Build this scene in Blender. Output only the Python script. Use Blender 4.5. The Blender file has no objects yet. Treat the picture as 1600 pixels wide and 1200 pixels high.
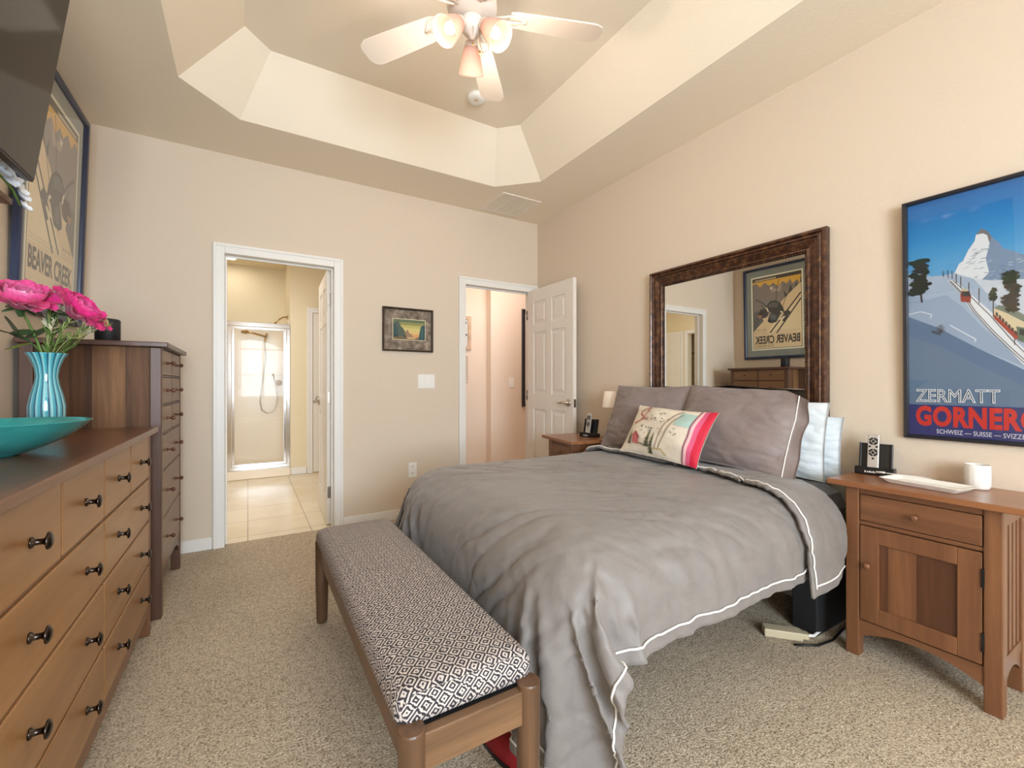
import bpy, bmesh, math, random
import numpy as np
from mathutils import Vector, Matrix, noise
S = bpy.context.scene
COL = S.collection
PI = math.pi

# ------------------------------------------------------------------ camera
cam = bpy.data.objects.new('camera', bpy.data.cameras.new('camera'))
COL.objects.link(cam)
cam.location = (0, 0, 1.12)
cam.rotation_euler = (PI / 2, 0, -math.radians(31.05))
cam.data.sensor_width = 36.0
cam.data.lens = 36.0 * 685.6 / 1600.0
cam.data.clip_start = 0.03
S.camera = cam

# ------------------------------------------------------------------ world, lights, exposure
W = bpy.data.worlds.new('sky'); S.world = W; W.use_nodes = True
bg = W.node_tree.nodes['Background']
bg.inputs['Color'].default_value = (0.80, 0.90, 1.0, 1)
bg.inputs['Strength'].default_value = 3.0

def area(name, loc, rot, sx, sy, watts, col, spread=PI):
    l = bpy.data.lights.new(name, 'AREA'); l.shape = 'RECTANGLE'; l.size = sx; l.size_y = sy
    l.energy = watts; l.color = col; l.spread = spread
    o = bpy.data.objects.new(name, l); COL.objects.link(o); o.location = loc; o.rotation_euler = rot
    return o
def point(name, loc, watts, col, r=0.03):
    l = bpy.data.lights.new(name, 'POINT'); l.energy = watts; l.color = col; l.shadow_soft_size = r
    o = bpy.data.objects.new(name, l); COL.objects.link(o); o.location = loc
    return o
# daylight through the window behind the camera
area('window_daylight', (0.10, -2.72, 1.58), (PI / 2, 0, 0), 1.80, 1.80, 268, (0.78, 0.90, 1.0))
# the other rooms' own ceiling lights
area('bathroom_ceiling_light', (-0.3, 4.75, 2.68), (0, 0, 0), 1.2, 0.8, 21, (1.0, 0.94, 0.86))
area('shower_ceiling_light', (-0.18, 6.5, 2.68), (0, 0, 0), 0.3, 0.3, 2.5, (1.0, 0.95, 0.88))
area('hall_ceiling_light', (2.5, 4.12, 2.68), (0, 0, 0), 0.8, 0.5, 15, (1.0, 0.90, 0.84))

S.view_settings.view_transform = 'Standard'
S.view_settings.look = 'None'
S.view_settings.gamma = 1.0
S.view_settings.use_curve_mapping = False
S.view_settings.exposure = 0.08
S.cycles.use_denoising = True
S.cycles.max_bounces = 10
S.cycles.diffuse_bounces = 6
S.cycles.glossy_bounces = 6
S.cycles.transparent_max_bounces = 16
S.cycles.sample_clamp_indirect = 6.0
S.cycles.caustics_reflective = False
S.cycles.caustics_refractive = False

# ------------------------------------------------------------------ room numbers
D, R, L, YB, ZC, ZT = 3.608, 2.469, -0.849, -2.50, 2.704, 3.004

# ------------------------------------------------------------------ materials
def lin(c):
    return tuple(((x / 255) / 12.92 if x / 255 <= .04045 else ((x / 255 + .055) / 1.055) ** 2.4) for x in c) + (1,)
class NT:
    def __init__(s, name):
        s.m = bpy.data.materials.new(name); s.m.use_nodes = True
        s.t = s.m.node_tree; s.n = s.t.nodes; s.b = s.n['Principled BSDF']
        s.out = s.n['Material Output']
    def node(s, kind, **kw):
        x = s.n.new(kind)
        for k, v in kw.items():
            if k.startswith('i_'):
                x.inputs[k[2:].replace('_', ' ')].default_value = v
            else: setattr(x, k, v)
        return x
    def link(s, a, b): s.t.links.new(a, b)
    def ramp(s, fac, stops):
        r = s.n.new('ShaderNodeValToRGB')
        while len(r.color_ramp.elements) < len(stops): r.color_ramp.elements.new(0.5)
        for e, (p, c) in zip(r.color_ramp.elements, stops): e.position = p; e.color = c
        s.link(fac, r.inputs[0]); return r
    def bump(s, h, strength, dist):
        b = s.n.new('ShaderNodeBump'); b.inputs['Strength'].default_value = strength; b.inputs['Distance'].default_value = dist
        s.link(h, b.inputs['Height']); s.link(b.outputs[0], s.b.inputs['Normal']); return b
    def coord(s, scale=(1, 1, 1), kind='Object', rot=(0, 0, 0)):
        tc = s.n.new('ShaderNodeTexCoord'); mp = s.n.new('ShaderNodeMapping')
        mp.inputs['Scale'].default_value = scale; mp.inputs['Rotation'].default_value = rot
        s.link(tc.outputs[kind], mp.inputs[0]); return mp.outputs[0]
    def math(s, op, a, b=None, c=None):
        x = s.n.new('ShaderNodeMath'); x.operation = op
        for i, v in enumerate((a, b, c)):
            if v is None: continue
            if isinstance(v, (int, float)): x.inputs[i].default_value = v
            else: s.link(v, x.inputs[i])
        return x.outputs[0]
    def mix(s, fac, a, b, mode='MIX'):
        x = s.n.new('ShaderNodeMix'); x.data_type = 'RGBA'; x.blend_type = mode
        for sock, v in ((x.inputs['Factor'], fac), (x.inputs['A'], a), (x.inputs['B'], b)):
            pass
        if isinstance(fac, (int, float)): x.inputs[0].default_value = fac
        else: s.link(fac, x.inputs[0])
        for i, v in ((6, a), (7, b)):
            if isinstance(v, tuple): x.inputs[i].default_value = v
            else: s.link(v, x.inputs[i])
        return x.outputs[2]
def plain(name, c, rough=.5, metal=0., spec=.5, var=0.0, vscale=8., bump=0., bscale=200., coat=0., sheen=0., emit=None, estr=0., trans=0.):
    t = NT(name); b = t.b
    b.inputs['Base Color'].default_value = lin(c); b.inputs['Roughness'].default_value = rough
    b.inputs['Metallic'].default_value = metal; b.inputs['Specular IOR Level'].default_value = spec
    b.inputs['Coat Weight'].default_value = coat; b.inputs['Sheen Weight'].default_value = sheen
    b.inputs['Transmission Weight'].default_value = trans
    if emit: b.inputs['Emission Color'].default_value = lin(emit); b.inputs['Emission Strength'].default_value = estr
    if var:
        n = t.node('ShaderNodeTexNoise', i_Scale=vscale, i_Detail=4.0); t.link(t.coord(), n.inputs['Vector'])
        c1 = lin(tuple(max(0, x * (1 - var)) for x in c)); c2 = lin(tuple(min(255, x * (1 + var)) for x in c))
        t.link(t.ramp(n.outputs['Fac'], [(.3, c1), (.7, c2)]).outputs[0], b.inputs['Base Color'])
    if bump:
        n = t.node('ShaderNodeTexNoise', i_Scale=bscale, i_Detail=3.0); t.link(t.coord(), n.inputs['Vector'])
        t.bump(n.outputs['Fac'], bump, .002)
    return t.m
def wood(name, dark, light, axis='Z', rough=.38, plank=0.0, pax='Y', pvar=.35, grain=1.0, coat=.15, spec=.5):
    t = NT(name)
    sc = {'X': (1.6, 26, 26), 'Y': (26, 1.6, 26), 'Z': (26, 26, 1.6)}[axis]
    sc = tuple(x * grain for x in sc)
    co = t.coord(sc)
    off = None
    if plank:
        raw = t.coord(); sp = t.node('ShaderNodeSeparateXYZ'); t.link(raw, sp.inputs[0])
        cell = t.math('FLOOR', t.math('DIVIDE', sp.outputs[pax], plank))
        wn = t.node('ShaderNodeTexWhiteNoise', noise_dimensions='1D'); t.link(cell, wn.inputs['W'])
        va = t.node('ShaderNodeVectorMath', operation='MULTIPLY_ADD')
        cmb = t.node('ShaderNodeCombineXYZ'); 
        for i in range(3): t.link(wn.outputs['Value'], cmb.inputs[i])
        t.link(cmb.outputs[0], va.inputs[0]); va.inputs[1].default_value = (37, 37, 37); t.link(co, va.inputs[2])
        co = va.outputs[0]; off = wn.outputs['Value']
    n1 = t.node('ShaderNodeTexNoise', i_Scale=.35, i_Detail=7.0, i_Roughness=.62, i_Distortion=1.1); t.link(co, n1.inputs['Vector'])
    n2 = t.node('ShaderNodeTexNoise', i_Scale=2.2, i_Detail=5.0, i_Distortion=.4); t.link(co, n2.inputs['Vector'])
    f = t.math('ADD', t.math('MULTIPLY', n1.outputs['Fac'], .75), t.math('MULTIPLY', n2.outputs['Fac'], .25))
    if off is not None: f = t.math('ADD', f, t.math('MULTIPLY', t.math('SUBTRACT', off, .5), pvar))
    mid = tuple((a + b) / 2 for a, b in zip(dark, light))
    r = t.ramp(f, [(.30, lin(dark)), (.5, lin(mid)), (.72, lin(light))])
    t.link(r.outputs[0], t.b.inputs['Base Color'])
    t.b.inputs['Specular IOR Level'].default_value = spec
    t.b.inputs['Roughness'].default_value = rough; t.b.inputs['Coat Weight'].default_value = coat; t.b.inputs['Coat Roughness'].default_value = .3
    t.bump(n2.outputs['Fac'], .12, .001)
    return t.m
def glass(name, tint=(255, 255, 255), gloss=1.0, rough=0.0):
    t = NT(name); t.n.remove(t.b)
    tr = t.node('ShaderNodeBsdfTransparent'); tr.inputs[0].default_value = lin(tint)
    gl = t.node('ShaderNodeBsdfGlossy'); gl.inputs['Roughness'].default_value = rough
    fr = t.node('ShaderNodeFresnel'); fr.inputs['IOR'].default_value = 1.5
    mx = t.node('ShaderNodeMixShader'); ge = t.node('ShaderNodeNewGeometry')
    fac = t.math('MULTIPLY', t.math('MINIMUM', t.math('MULTIPLY', fr.outputs[0], gloss), 1.0), t.math('SUBTRACT', 1.0, ge.outputs['Backfacing']))
    t.link(fac, mx.inputs[0])
    t.link(tr.outputs[0], mx.inputs[1]); t.link(gl.outputs[0], mx.inputs[2]); t.link(mx.outputs[0], t.out.inputs[0])
    return t.m
def translucent_shade(name, c, emit, estr, mixf=.5, clear=0.0):
    t = NT(name); t.n.remove(t.b)
    df = t.node('ShaderNodeBsdfDiffuse'); df.inputs[0].default_value = lin(c)
    tl = t.node('ShaderNodeBsdfTranslucent'); tl.inputs[0].default_value = lin(c)
    mx = t.node('ShaderNodeMixShader'); mx.inputs[0].default_value = mixf
    t.link(df.outputs[0], mx.inputs[1]); t.link(tl.outputs[0], mx.inputs[2])
    if clear:
        tp = t.node('ShaderNodeBsdfTransparent'); m2 = t.node('ShaderNodeMixShader'); m2.inputs[0].default_value = clear
        t.link(mx.outputs[0], m2.inputs[1]); t.link(tp.outputs[0], m2.inputs[2]); mx = m2
    if estr:
        em = t.node('ShaderNodeEmission'); em.inputs[0].default_value = lin(emit); em.inputs[1].default_value = estr
        ad = t.node('ShaderNodeAddShader'); t.link(mx.outputs[0], ad.inputs[0]); t.link(em.outputs[0], ad.inputs[1])
        t.link(ad.outputs[0], t.out.inputs[0])
    else: t.link(mx.outputs[0], t.out.inputs[0])
    return t.m

M = {}
def wall_mat(name, c, bs=90., st=.25):
    t = NT(name)
    n = t.node('ShaderNodeTexNoise', i_Scale=bs, i_Detail=3.0); t.link(t.coord(), n.inputs['Vector'])
    t.b.inputs['Base Color'].default_value = lin(c); t.b.inputs['Roughness'].default_value = .85
    t.b.inputs['Specular IOR Level'].default_value = .25
    t.bump(n.outputs['Fac'], st, .003); return t.m
M['wall'] = wall_mat('wall_paint', (217, 202, 184))
M['ceil'] = wall_mat('ceiling_paint', (240, 229, 211), 70., .3)
M['bathwall'] = wall_mat('bathroom_paint', (228, 214, 184))
M['hallwall'] = wall_mat('hall_paint', (230, 214, 198))
M['trim'] = plain('white_trim', (232, 230, 226), .4)
M['door'] = plain('door_paint', (228, 222, 214), .42)
def carpet():
    t = NT('carpet')
    co = t.coord()
    v = t.node('ShaderNodeTexVoronoi', i_Scale=260.0); t.link(co, v.inputs['Vector'])
    n = t.node('ShaderNodeTexNoise', i_Scale=130.0, i_Detail=4.0, i_Roughness=.65); t.link(co, n.inputs['Vector'])
    nm = t.node('ShaderNodeTexNoise', i_Scale=38.0, i_Detail=3.0); t.link(co, nm.inputs['Vector'])
    nb = t.node('ShaderNodeTexNoise', i_Scale=3.0, i_Detail=3.0); t.link(co, nb.inputs['Vector'])
    f = t.math('ADD', t.math('ADD', t.math('MULTIPLY', n.outputs['Fac'], .95), t.math('MULTIPLY', v.outputs['Distance'], .22)), t.math('MULTIPLY', t.math('SUBTRACT', nm.outputs['Fac'], .5), .25))
    r = t.ramp(f, [(.38, lin((84, 72, 58))), (.50, lin((166, 149, 128))), (.62, lin((216, 200, 177))), (.80, lin((242, 230, 210)))])
    c = t.mix(.16, r.outputs[0], t.ramp(nb.outputs['Fac'], [(.35, lin((172, 154, 130))), (.65, lin((224, 208, 184)))]).outputs[0])
    t.link(c, t.b.inputs['Base Color']); t.b.inputs['Roughness'].default_value = .95; t.b.inputs['Specular IOR Level'].default_value = .1
    t.bump(f, 1.0, .009); return t.m
M['carpet'] = carpet()
def tile():
    t = NT('floor_tile'); co = t.coord()
    b = t.node('ShaderNodeTexBrick', offset=0.0, i_Scale=1.0)
    b.inputs['Color1'].default_value = lin((236, 224, 202)); b.inputs['Color2'].default_value = lin((228, 214, 184)); b.inputs['Mortar'].default_value = lin((170, 150, 128))
    b.inputs['Mortar Size'].default_value = .004; b.inputs['Brick Width'].default_value = .42; b.inputs['Row Height'].default_value = .42
    t.link(co, b.inputs['Vector'])
    n = t.node('ShaderNodeTexNoise', i_Scale=5.0, i_Detail=5.0); t.link(co, n.inputs['Vector'])
    c = t.mix(.18, b.outputs['Color'], t.ramp(n.outputs['Fac'], [(.35, lin((205, 188, 162))), (.65, lin((246, 238, 222)))]).outputs[0])
    t.link(c, t.b.inputs['Base Color']); t.b.inputs['Roughness'].default_value = .3; return t.m
M['tile'] = tile()
M['chrome'] = plain('chrome', (215, 215, 215), .12, 1.0)
M['nickel'] = plain('brushed_nickel', (190, 182, 170), .25, 1.0)
M['brass'] = plain('pale_brass', (190, 160, 110), .3, 1.0)
M['hinge'] = plain('hinge_metal', (140, 132, 122), .35, 1.0)
M['black'] = plain('black_plastic', (16, 16, 18), .35)
M['dark'] = plain('dark_frame', (22, 24, 34), .35, coat=.3)
M['bluef'] = wood('blue_black_frame', (20, 30, 56), (44, 58, 92), 'Z', .35)
M['white'] = plain('white_plastic', (238, 236, 232), .35)
M['ceramic'] = plain('white_ceramic', (236, 234, 228), .25)
M['mirror'] = plain('mirror_glass', (235, 235, 232), .0, 1.0)
M['glass'] = glass('clear_glass', gloss=.3)
M['pane'] = glass('picture_glass', gloss=1.6)
M['winglass'] = glass('window_glass', gloss=.6)
M['knob'] = plain('pewter_knob', (74, 66, 62), .22, 1.0)
M['wknob'] = wood('turned_wood_knob', (70, 40, 26), (110, 66, 42), 'X', .3)
# dresser
M['dz'] = wood('dresser_front_wood', (136, 96, 58), (184, 138, 90), 'Y', .36, grain=.55)
M['dtop'] = wood('dresser_top_wood', (84, 54, 38), (124, 84, 58), 'Y', .3, plank=.11, pax='X', pvar=.18)
M['dframe'] = wood('dresser_frame_wood', (106, 70, 46), (142, 100, 68), 'Z', .38)
M['dgap'] = plain('drawer_gap', (40, 24, 16), .8)
# tall chest
M['cz'] = wood('chest_front_wood', (104, 74, 50), (142, 106, 74), 'Y', .4)
M['cside'] = wood('chest_side_planks', (70, 46, 32), (150, 110, 72), 'Z', .5, plank=.115, pax='X', pvar=.40, coat=0, spec=.2)
M['cpost'] = wood('chest_post_wood', (70, 44, 33), (104, 72, 54), 'Z', .42)
M['ctop'] = wood('chest_top_wood', (66, 40, 32), (104, 68, 52), 'Y', .34)
# nightstand
M['nz'] = wood('nightstand_wood', (96, 60, 38), (142, 96, 62), 'Z', .38)
M['ny'] = wood('nightstand_rail_wood', (98, 62, 39), (140, 94, 62), 'Y', .38)
M['ntop'] = wood('nightstand_top_wood', (128, 80, 50), (172, 118, 78), 'Y', .28, plank=.10, pax='X', pvar=.12)
M['npanel'] = wood('nightstand_panel_wood', (80, 47, 30), (136, 91, 59), 'Z', .36, plank=.085, pax='Y', pvar=.4)
# bench
M['bz'] = wood('bench_leg_wood', (62, 42, 28), (116, 84, 58), 'Z', .45, grain=1.4)
M['by'] = wood('bench_rail_wood', (72, 50, 33), (122, 90, 62), 'Y', .45, grain=1.2)
M['bx'] = wood('bench_end_wood', (82, 58, 38), (136, 102, 72), 'X', .45, grain=1.2)
def diamond():
    t = NT('diamond_weave'); co = t.coord()
    sp = t.node('ShaderNodeSeparateXYZ'); t.link(co, sp.inputs[0])
    ge = t.node('ShaderNodeNewGeometry'); ns = t.node('ShaderNodeSeparateXYZ'); t.link(ge.outputs['True Normal'], ns.inputs[0])
    zx = t.math('MULTIPLY', sp.outputs['Z'], t.math('GREATER_THAN', t.math('ABSOLUTE', ns.outputs['X']), .72)); zy = t.math('MULTIPLY', sp.outputs['Z'], t.math('GREATER_THAN', t.math('ABSOLUTE', ns.outputs['Y']), .72))
    wob = t.node('ShaderNodeTexNoise', i_Scale=110.0, i_Detail=2.0); t.link(co, wob.inputs['Vector'])
    wb = t.math('MULTIPLY', t.math('SUBTRACT', wob.outputs['Fac'], .5), .20)
    u = t.math('ADD', t.math('DIVIDE', t.math('ADD', sp.outputs['X'], zx), .043), wb)
    v = t.math('ADD', t.math('DIVIDE', t.math('ADD', sp.outputs['Y'], zy), .043), wb)
    a = t.math('ABSOLUTE', t.math('SUBTRACT', t.math('FRACT', u), .5))
    b = t.math('ABSOLUTE', t.math('SUBTRACT', t.math('FRACT', v), .5))
    s = t.math('ADD', a, b)
    st = t.math('FRACT', t.math('MULTIPLY', s, 3.6))
    tri = t.math('ABSOLUTE', t.math('SUBTRACT', st, .5))
    fine = t.node('ShaderNodeTexNoise', i_Scale=420.0, i_Detail=2.0); t.link(co, fine.inputs['Vector'])
    f = t.math('ADD', tri, t.math('MULTIPLY', t.math('SUBTRACT', fine.outputs['Fac'], .5), .22))
    r = t.ramp(f, [(.17, lin((198, 188, 182))), (.30, lin((46, 42, 50)))])
    t.link(r.outputs[0], t.b.inputs['Base Color']); t.b.inputs['Roughness'].default_value = .9
    t.bump(f, .5, .002); return t.m
M['diamond'] = diamond()
def cloth(name, c, var=.06, rough=.62, sheen=.25, bump=.2, ws=14.):
    t = NT(name); co = t.coord()
    n = t.node('ShaderNodeTexNoise', i_Scale=ws, i_Detail=5.0, i_Distortion=.8); t.link(co, n.inputs['Vector'])
    w = t.node('ShaderNodeTexNoise', i_Scale=900.0, i_Detail=1.0); t.link(co, w.inputs['Vector'])
    c1 = lin(tuple(x * (1 - var) for x in c)); c2 = lin(tuple(min(255, x * (1 + var)) for x in c))
    t.link(t.ramp(n.outputs['Fac'], [(.3, c1), (.7, c2)]).outputs[0], t.b.inputs['Base Color'])
    t.b.inputs['Roughness'].default_value = rough; t.b.inputs['Sheen Weight'].default_value = sheen; t.b.inputs['Specular IOR Level'].default_value = .35
    h = t.math('ADD', n.outputs['Fac'], t.math('MULTIPLY', w.outputs['Fac'], .05))
    t.bump(h, bump, .01); return t.m
M['duvet'] = cloth('grey_sateen', (127, 121, 118), .03, .5, .2, .30, 15.)
M['sham'] = cloth('mauve_grey_sateen', (134, 121, 119), .03, .5, .2, .12, 9.)
M['pillow'] = cloth('white_pillow_cotton', (226, 234, 240), .02, .8, .1, .25, 18.)
M['piping'] = plain('white_piping', (240, 238, 234), .7)
M['sheet'] = cloth('charcoal_velvet', (58, 60, 64), .18, .6, .5, .5, 22.)
M['bedbase'] = plain('black_bed_base', (20, 21, 24), .7, bump=.2, bscale=60.)
M['turq'] = plain('turquoise_glaze', (52, 150, 150), .22, var=.07, vscale=14., coat=.4)
def vase_mat():
    t = NT('striped_turquoise_glass'); co = t.coord()
    sp = t.node('ShaderNodeSeparateXYZ'); t.link(co, sp.inputs[0])
    ang = t.math('ARCTAN2', sp.outputs['Y'], sp.outputs['X'])
    k = t.math('FRACT', t.math('ADD', t.math('MULTIPLY', ang, 16 / (2 * PI)), t.math('MULTIPLY', sp.outputs['Z'], 1.2)))
    r = t.ramp(k, [(.0, lin((20, 46, 88))), (.20, lin((26, 62, 104))), (.28, lin((120, 196, 206))), (.55, lin((152, 208, 212))), (.62, lin((70, 166, 182))), (.95, lin((60, 156, 176)))])
    g = t.ramp(t.math('MULTIPLY', sp.outputs['Z'], 3.2), [(.0, lin((150, 190, 205))), (.75, lin((120, 200, 205))), (1, lin((70, 195, 205)))])
    t.link(t.mix(.12, r.outputs[0], g.outputs[0]), t.b.inputs['Base Color'])
    t.b.inputs['Roughness'].default_value = .1; t.b.inputs['Coat Weight'].default_value = .5; return t.m
M['vase'] = vase_mat()
def petal_mat():
    t = NT('peony_petal')
    at = t.node('ShaderNodeAttribute', attribute_name='tone'); 
    r = t.ramp(at.outputs['Fac'], [(.0, lin((170, 16, 84))), (.45, lin((224, 44, 134))), (.8, lin((238, 130, 184))), (1, lin((250, 214, 228)))])
    t.link(r.outputs[0], t.b.inputs['Base Color']); t.b.inputs['Roughness'].default_value = .6; t.b.inputs['Sheen Weight'].default_value = .2
    return t.m
M['petal'] = petal_mat()
M['stem'] = plain('green_stem', (96, 124, 58), .55, var=.15)
M['leaf'] = plain('dark_leaf', (44, 70, 38), .5, var=.25, vscale=30.)
M['sprig'] = plain('pale_green_sprig', (150, 158, 98), .6, var=.2, vscale=40.)
M['seed'] = plain('cream_seed_head', (214, 208, 176), .7)
M['orchid'] = plain('white_petal', (226, 232, 240), .55)
M['screen'] = plain('tv_screen', (22, 18, 13), .10, spec=.35)
M['fanwhite'] = plain('white_fan_enamel', (236, 226, 216), .35)
M['lampshade'] = translucent_shade('frosted_lamp_glass', (206, 172, 158), (255, 206, 186), .08, .25, .16)
M['bulb'] = plain('lit_bulb', (255, 250, 240), .5, emit=(255, 244, 228), estr=1.8)
M['tblshade'] = translucent_shade('pleated_shade', (244, 232, 216), (255, 235, 215), .12, .5)
M['showerwall'] = plain('shower_surround', (238, 226, 206), .25)
M['recess'] = plain('recessed_lamp_lens', (255, 250, 240), .5, emit=(255, 244, 226), estr=5.0)
M['red'] = plain('red_fabric', (140, 22, 30), .7, var=.1)
M['beige'] = plain('beige_plastic', (196, 184, 156), .5)
M['silver'] = plain('silver_plastic', (188, 180, 172), .4, .35)
M['speaker'] = plain('black_speaker_mesh', (20, 24, 30), .55, bump=.3, bscale=700.)
M['garment'] = plain('dark_garment', (36, 40, 44), .9, var=.3)
M['garment2'] = plain('green_grey_garment', (74, 92, 88), .9, var=.3)
M['mat'] = plain('grey_mat_board', (136, 146, 142), .8)
M['pict_mat'] = NT('mottled_mat').m
def mottled():
    t = NT('mottled_brown_mat'); n = t.node('ShaderNodeTexNoise', i_Scale=22.0, i_Detail=6.0); t.link(t.coord((1, 1, 1)), n.inputs['Vector'])
    t.link(t.ramp(n.outputs['Fac'], [(.3, lin((92, 80, 68))), (.55, lin((134, 120, 106))), (.75, lin((178, 164, 146)))]).outputs[0], t.b.inputs['Base Color'])
    t.b.inputs['Roughness'].default_value = .8; return t.m
M['pict_mat'] = mottled()
def bronze():
    t = NT('bronzed_frame'); n = t.node('ShaderNodeTexNoise', i_Scale=28.0, i_Detail=6.0, i_Roughness=.7); t.link(t.coord((1, 1, 1)), n.inputs['Vector'])
    t.link(t.ramp(n.outputs['Fac'], [(.3, lin((34, 18, 12))), (.5, lin((74, 44, 28))), (.72, lin((128, 90, 60)))]).outputs[0], t.b.inputs['Base Color'])
    t.b.inputs['Roughness'].default_value = .34; t.b.inputs['Metallic'].default_value = .35; t.b.inputs['Coat Weight'].default_value = .2
    t.bump(n.outputs['Fac'], .2, .002); return t.m
M['bronze'] = bronze()
_flat = {}
def ink(c, rough=.6):
    k = (tuple(c), rough)
    if k not in _flat: _flat[k] = plain('ink_%02x%02x%02x' % tuple(int(x) for x in c), c, rough)
    return _flat[k]

# ------------------------------------------------------------------ mesh building
class MB:
    def __init__(s): s.v = []; s.f = []; s.mi = []; s.sm = []; s.cur = 0
    def add(s, vs, fs, smooth=False):
        o = len(s.v); s.v.extend(tuple(p) for p in vs)
        for f in fs: s.f.append(tuple(i + o for i in f)); s.mi.append(s.cur); s.sm.append(smooth)
        return s
    def box(s, x0, x1, y0, y1, z0, z1):
        v = [(x, y, z) for x in (x0, x1) for y in (y0, y1) for z in (z0, z1)]
        return s.add(v, [(0, 1, 3, 2), (4, 6, 7, 5), (0, 4, 5, 1), (2, 3, 7, 6), (0, 2, 6, 4), (1, 5, 7, 3)])
    def lathe(s, prof, c=(0, 0, 0), axis='Z', n=24, cap=True, M4=None, smooth=True):
        vs = []; 
        for r, h in prof:
            for k in range(n):
                a = 2 * PI * k / n; p = (r * math.cos(a), r * math.sin(a), h)
                if axis == 'X': p = (p[2], p[0], p[1])
                elif axis == 'Y': p = (p[1], p[2], p[0])
                p = Vector(p)
                if M4 is not None: p = M4 @ p
                vs.append(p + Vector(c))
        fs = [(i * n + k, i * n + (k + 1) % n, (i + 1) * n + (k + 1) % n, (i + 1) * n + k) for i in range(len(prof) - 1) for k in range(n)]
        s.add(vs, fs, smooth)
        if cap:
            o = len(s.v) - len(vs)
            for b, rev in ((0, True), ((len(prof) - 1) * n, False)):
                f = [o + b + k for k in range(n)]
                s.f.append(tuple(reversed(f) if rev else f)); s.mi.append(s.cur); s.sm.append(False)
        return s
    def tube(s, pts, r, n=8, cap=True, flat=1.0):
        pts = [Vector(p) for p in pts]; vs = []; up = Vector((0, 0, 1)); prev = None
        for i, p in enumerate(pts):
            t = (pts[min(i + 1, len(pts) - 1)] - pts[max(i - 1, 0)]).normalized()
            if prev is None:
                a = t.cross(up if abs(t.z) < .95 else Vector((1, 0, 0))).normalized()
            else:
                a = (prev - t * prev.dot(t)).normalized()
            prev = a; b = t.cross(a)
            rr = r[i] if isinstance(r, (list, tuple)) else r
            for k in range(n):
                q = 2 * PI * k / n; vs.append(p + a * rr * math.cos(q) + b * rr * flat * math.sin(q))
        fs = [(i * n + k, i * n + (k + 1) % n, (i + 1) * n + (k + 1) % n, (i + 1) * n + k) for i in range(len(pts) - 1) for k in range(n)]
        if cap: fs += [tuple(reversed(range(n))), tuple((len(pts) - 1) * n + k for k in range(n))]
        return s.add(vs, fs, True)
    def grid(s, P, nu, nv, smooth=True, flip=False):
        fs = []
        for i in range(nu - 1):
            for j in range(nv - 1):
                q = (i * nv + j, (i + 1) * nv + j, (i + 1) * nv + j + 1, i * nv + j + 1)
                fs.append(tuple(reversed(q)) if flip else q)
        return s.add(P, fs, smooth)
    def xform(s, m):
        s.v = [tuple(m @ Vector(p)) for p in s.v]; return s
def link_mesh(name, mb, mats, parent=None, bevel=0.0, world=True, sub=0):
    me = bpy.data.meshes.new(name)
    v = mb.v
    if parent is not None and world:
        o = root_loc(parent); v = [(p[0] - o[0], p[1] - o[1], p[2] - o[2]) for p in v]
    me.from_pydata(v, [], mb.f)
    for m in (mats if isinstance(mats, (list, tuple)) else [mats]): me.materials.append(m)
    me.polygons.foreach_set('material_index', mb.mi); me.polygons.foreach_set('use_smooth', mb.sm)
    me.update()
    ob = bpy.data.objects.new(name, me); COL.objects.link(ob)
    if parent is not None: ob.parent = parent
    if bevel:
        md = ob.modifiers.new('edge', 'BEVEL'); md.width = bevel; md.segments = 2; md.limit_method = 'ANGLE'; md.angle_limit = math.radians(50)
    if sub:
        md = ob.modifiers.new('smooth', 'SUBSURF'); md.levels = sub; md.render_levels = sub
    return ob
def root_loc(o):
    while o.parent is not None: o = o.parent
    return o.location
def part(name, mb, mats, parent, bevel=0.0, world=True, label=None, sub=0):
    o = link_mesh(name, mb, mats, parent, bevel, world, sub)
    if label: o['label'] = label
    return o
def thing(name, label, cat, loc=(0, 0, 0), rz=0.0, group=None):
    o = bpy.data.objects.new(name, None); COL.objects.link(o); o.empty_display_size = .05
    o.location = loc; o.rotation_euler = (0, 0, rz); o['label'] = label; o['category'] = cat
    if group: o['group'] = group
    return o
def solo(name, mb, mats, label, cat, group=None, bevel=0.0, origin=None, kind=None, sub=0):
    if origin is not None:
        mb.v = [(p[0] - origin[0], p[1] - origin[1], p[2] - origin[2]) for p in mb.v]
    o = link_mesh(name, mb, mats, None, bevel, sub=sub)
    if origin is not None: o.location = origin
    o['label'] = label; o['category'] = cat
    if group: o['group'] = group
    if kind: o['kind'] = kind
    return o
def struct(name, mb, mats, parent=None, bevel=0.0):
    o = link_mesh(name, mb, mats, parent, bevel)
    if parent is None: o['kind'] = 'structure'
    return o
def frame_rect(mb, w, h, prof, smooth=False):
    """picture-frame moulding round a w x h rectangle in the local x (right) / y (up) plane; prof = (inset, depth) pairs, depth towards the viewer."""
    loops = []
    for ins, d in prof:
        loops.append([(ins, ins, d), (w - ins, ins, d), (w - ins, h - ins, d), (ins, h - ins, d)])
    vs = [p for l in loops for p in l]; n = len(prof)
    fs = [(i * 4 + k, i * 4 + (k + 1) % 4, (i + 1) * 4 + (k + 1) % 4, (i + 1) * 4 + k) for i in range(n - 1) for k in range(4)]
    return mb.add(vs, fs, smooth)
def plane_matrix(origin, right, up):
    r = Vector(right).normalized(); u = Vector(up); u = (u - r * u.dot(r)).normalized(); n = r.cross(u)
    m = Matrix(((r.x, u.x, n.x, origin[0]), (r.y, u.y, n.y, origin[1]), (r.z, u.z, n.z, origin[2]), (0, 0, 0, 1)))
    return m
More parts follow.
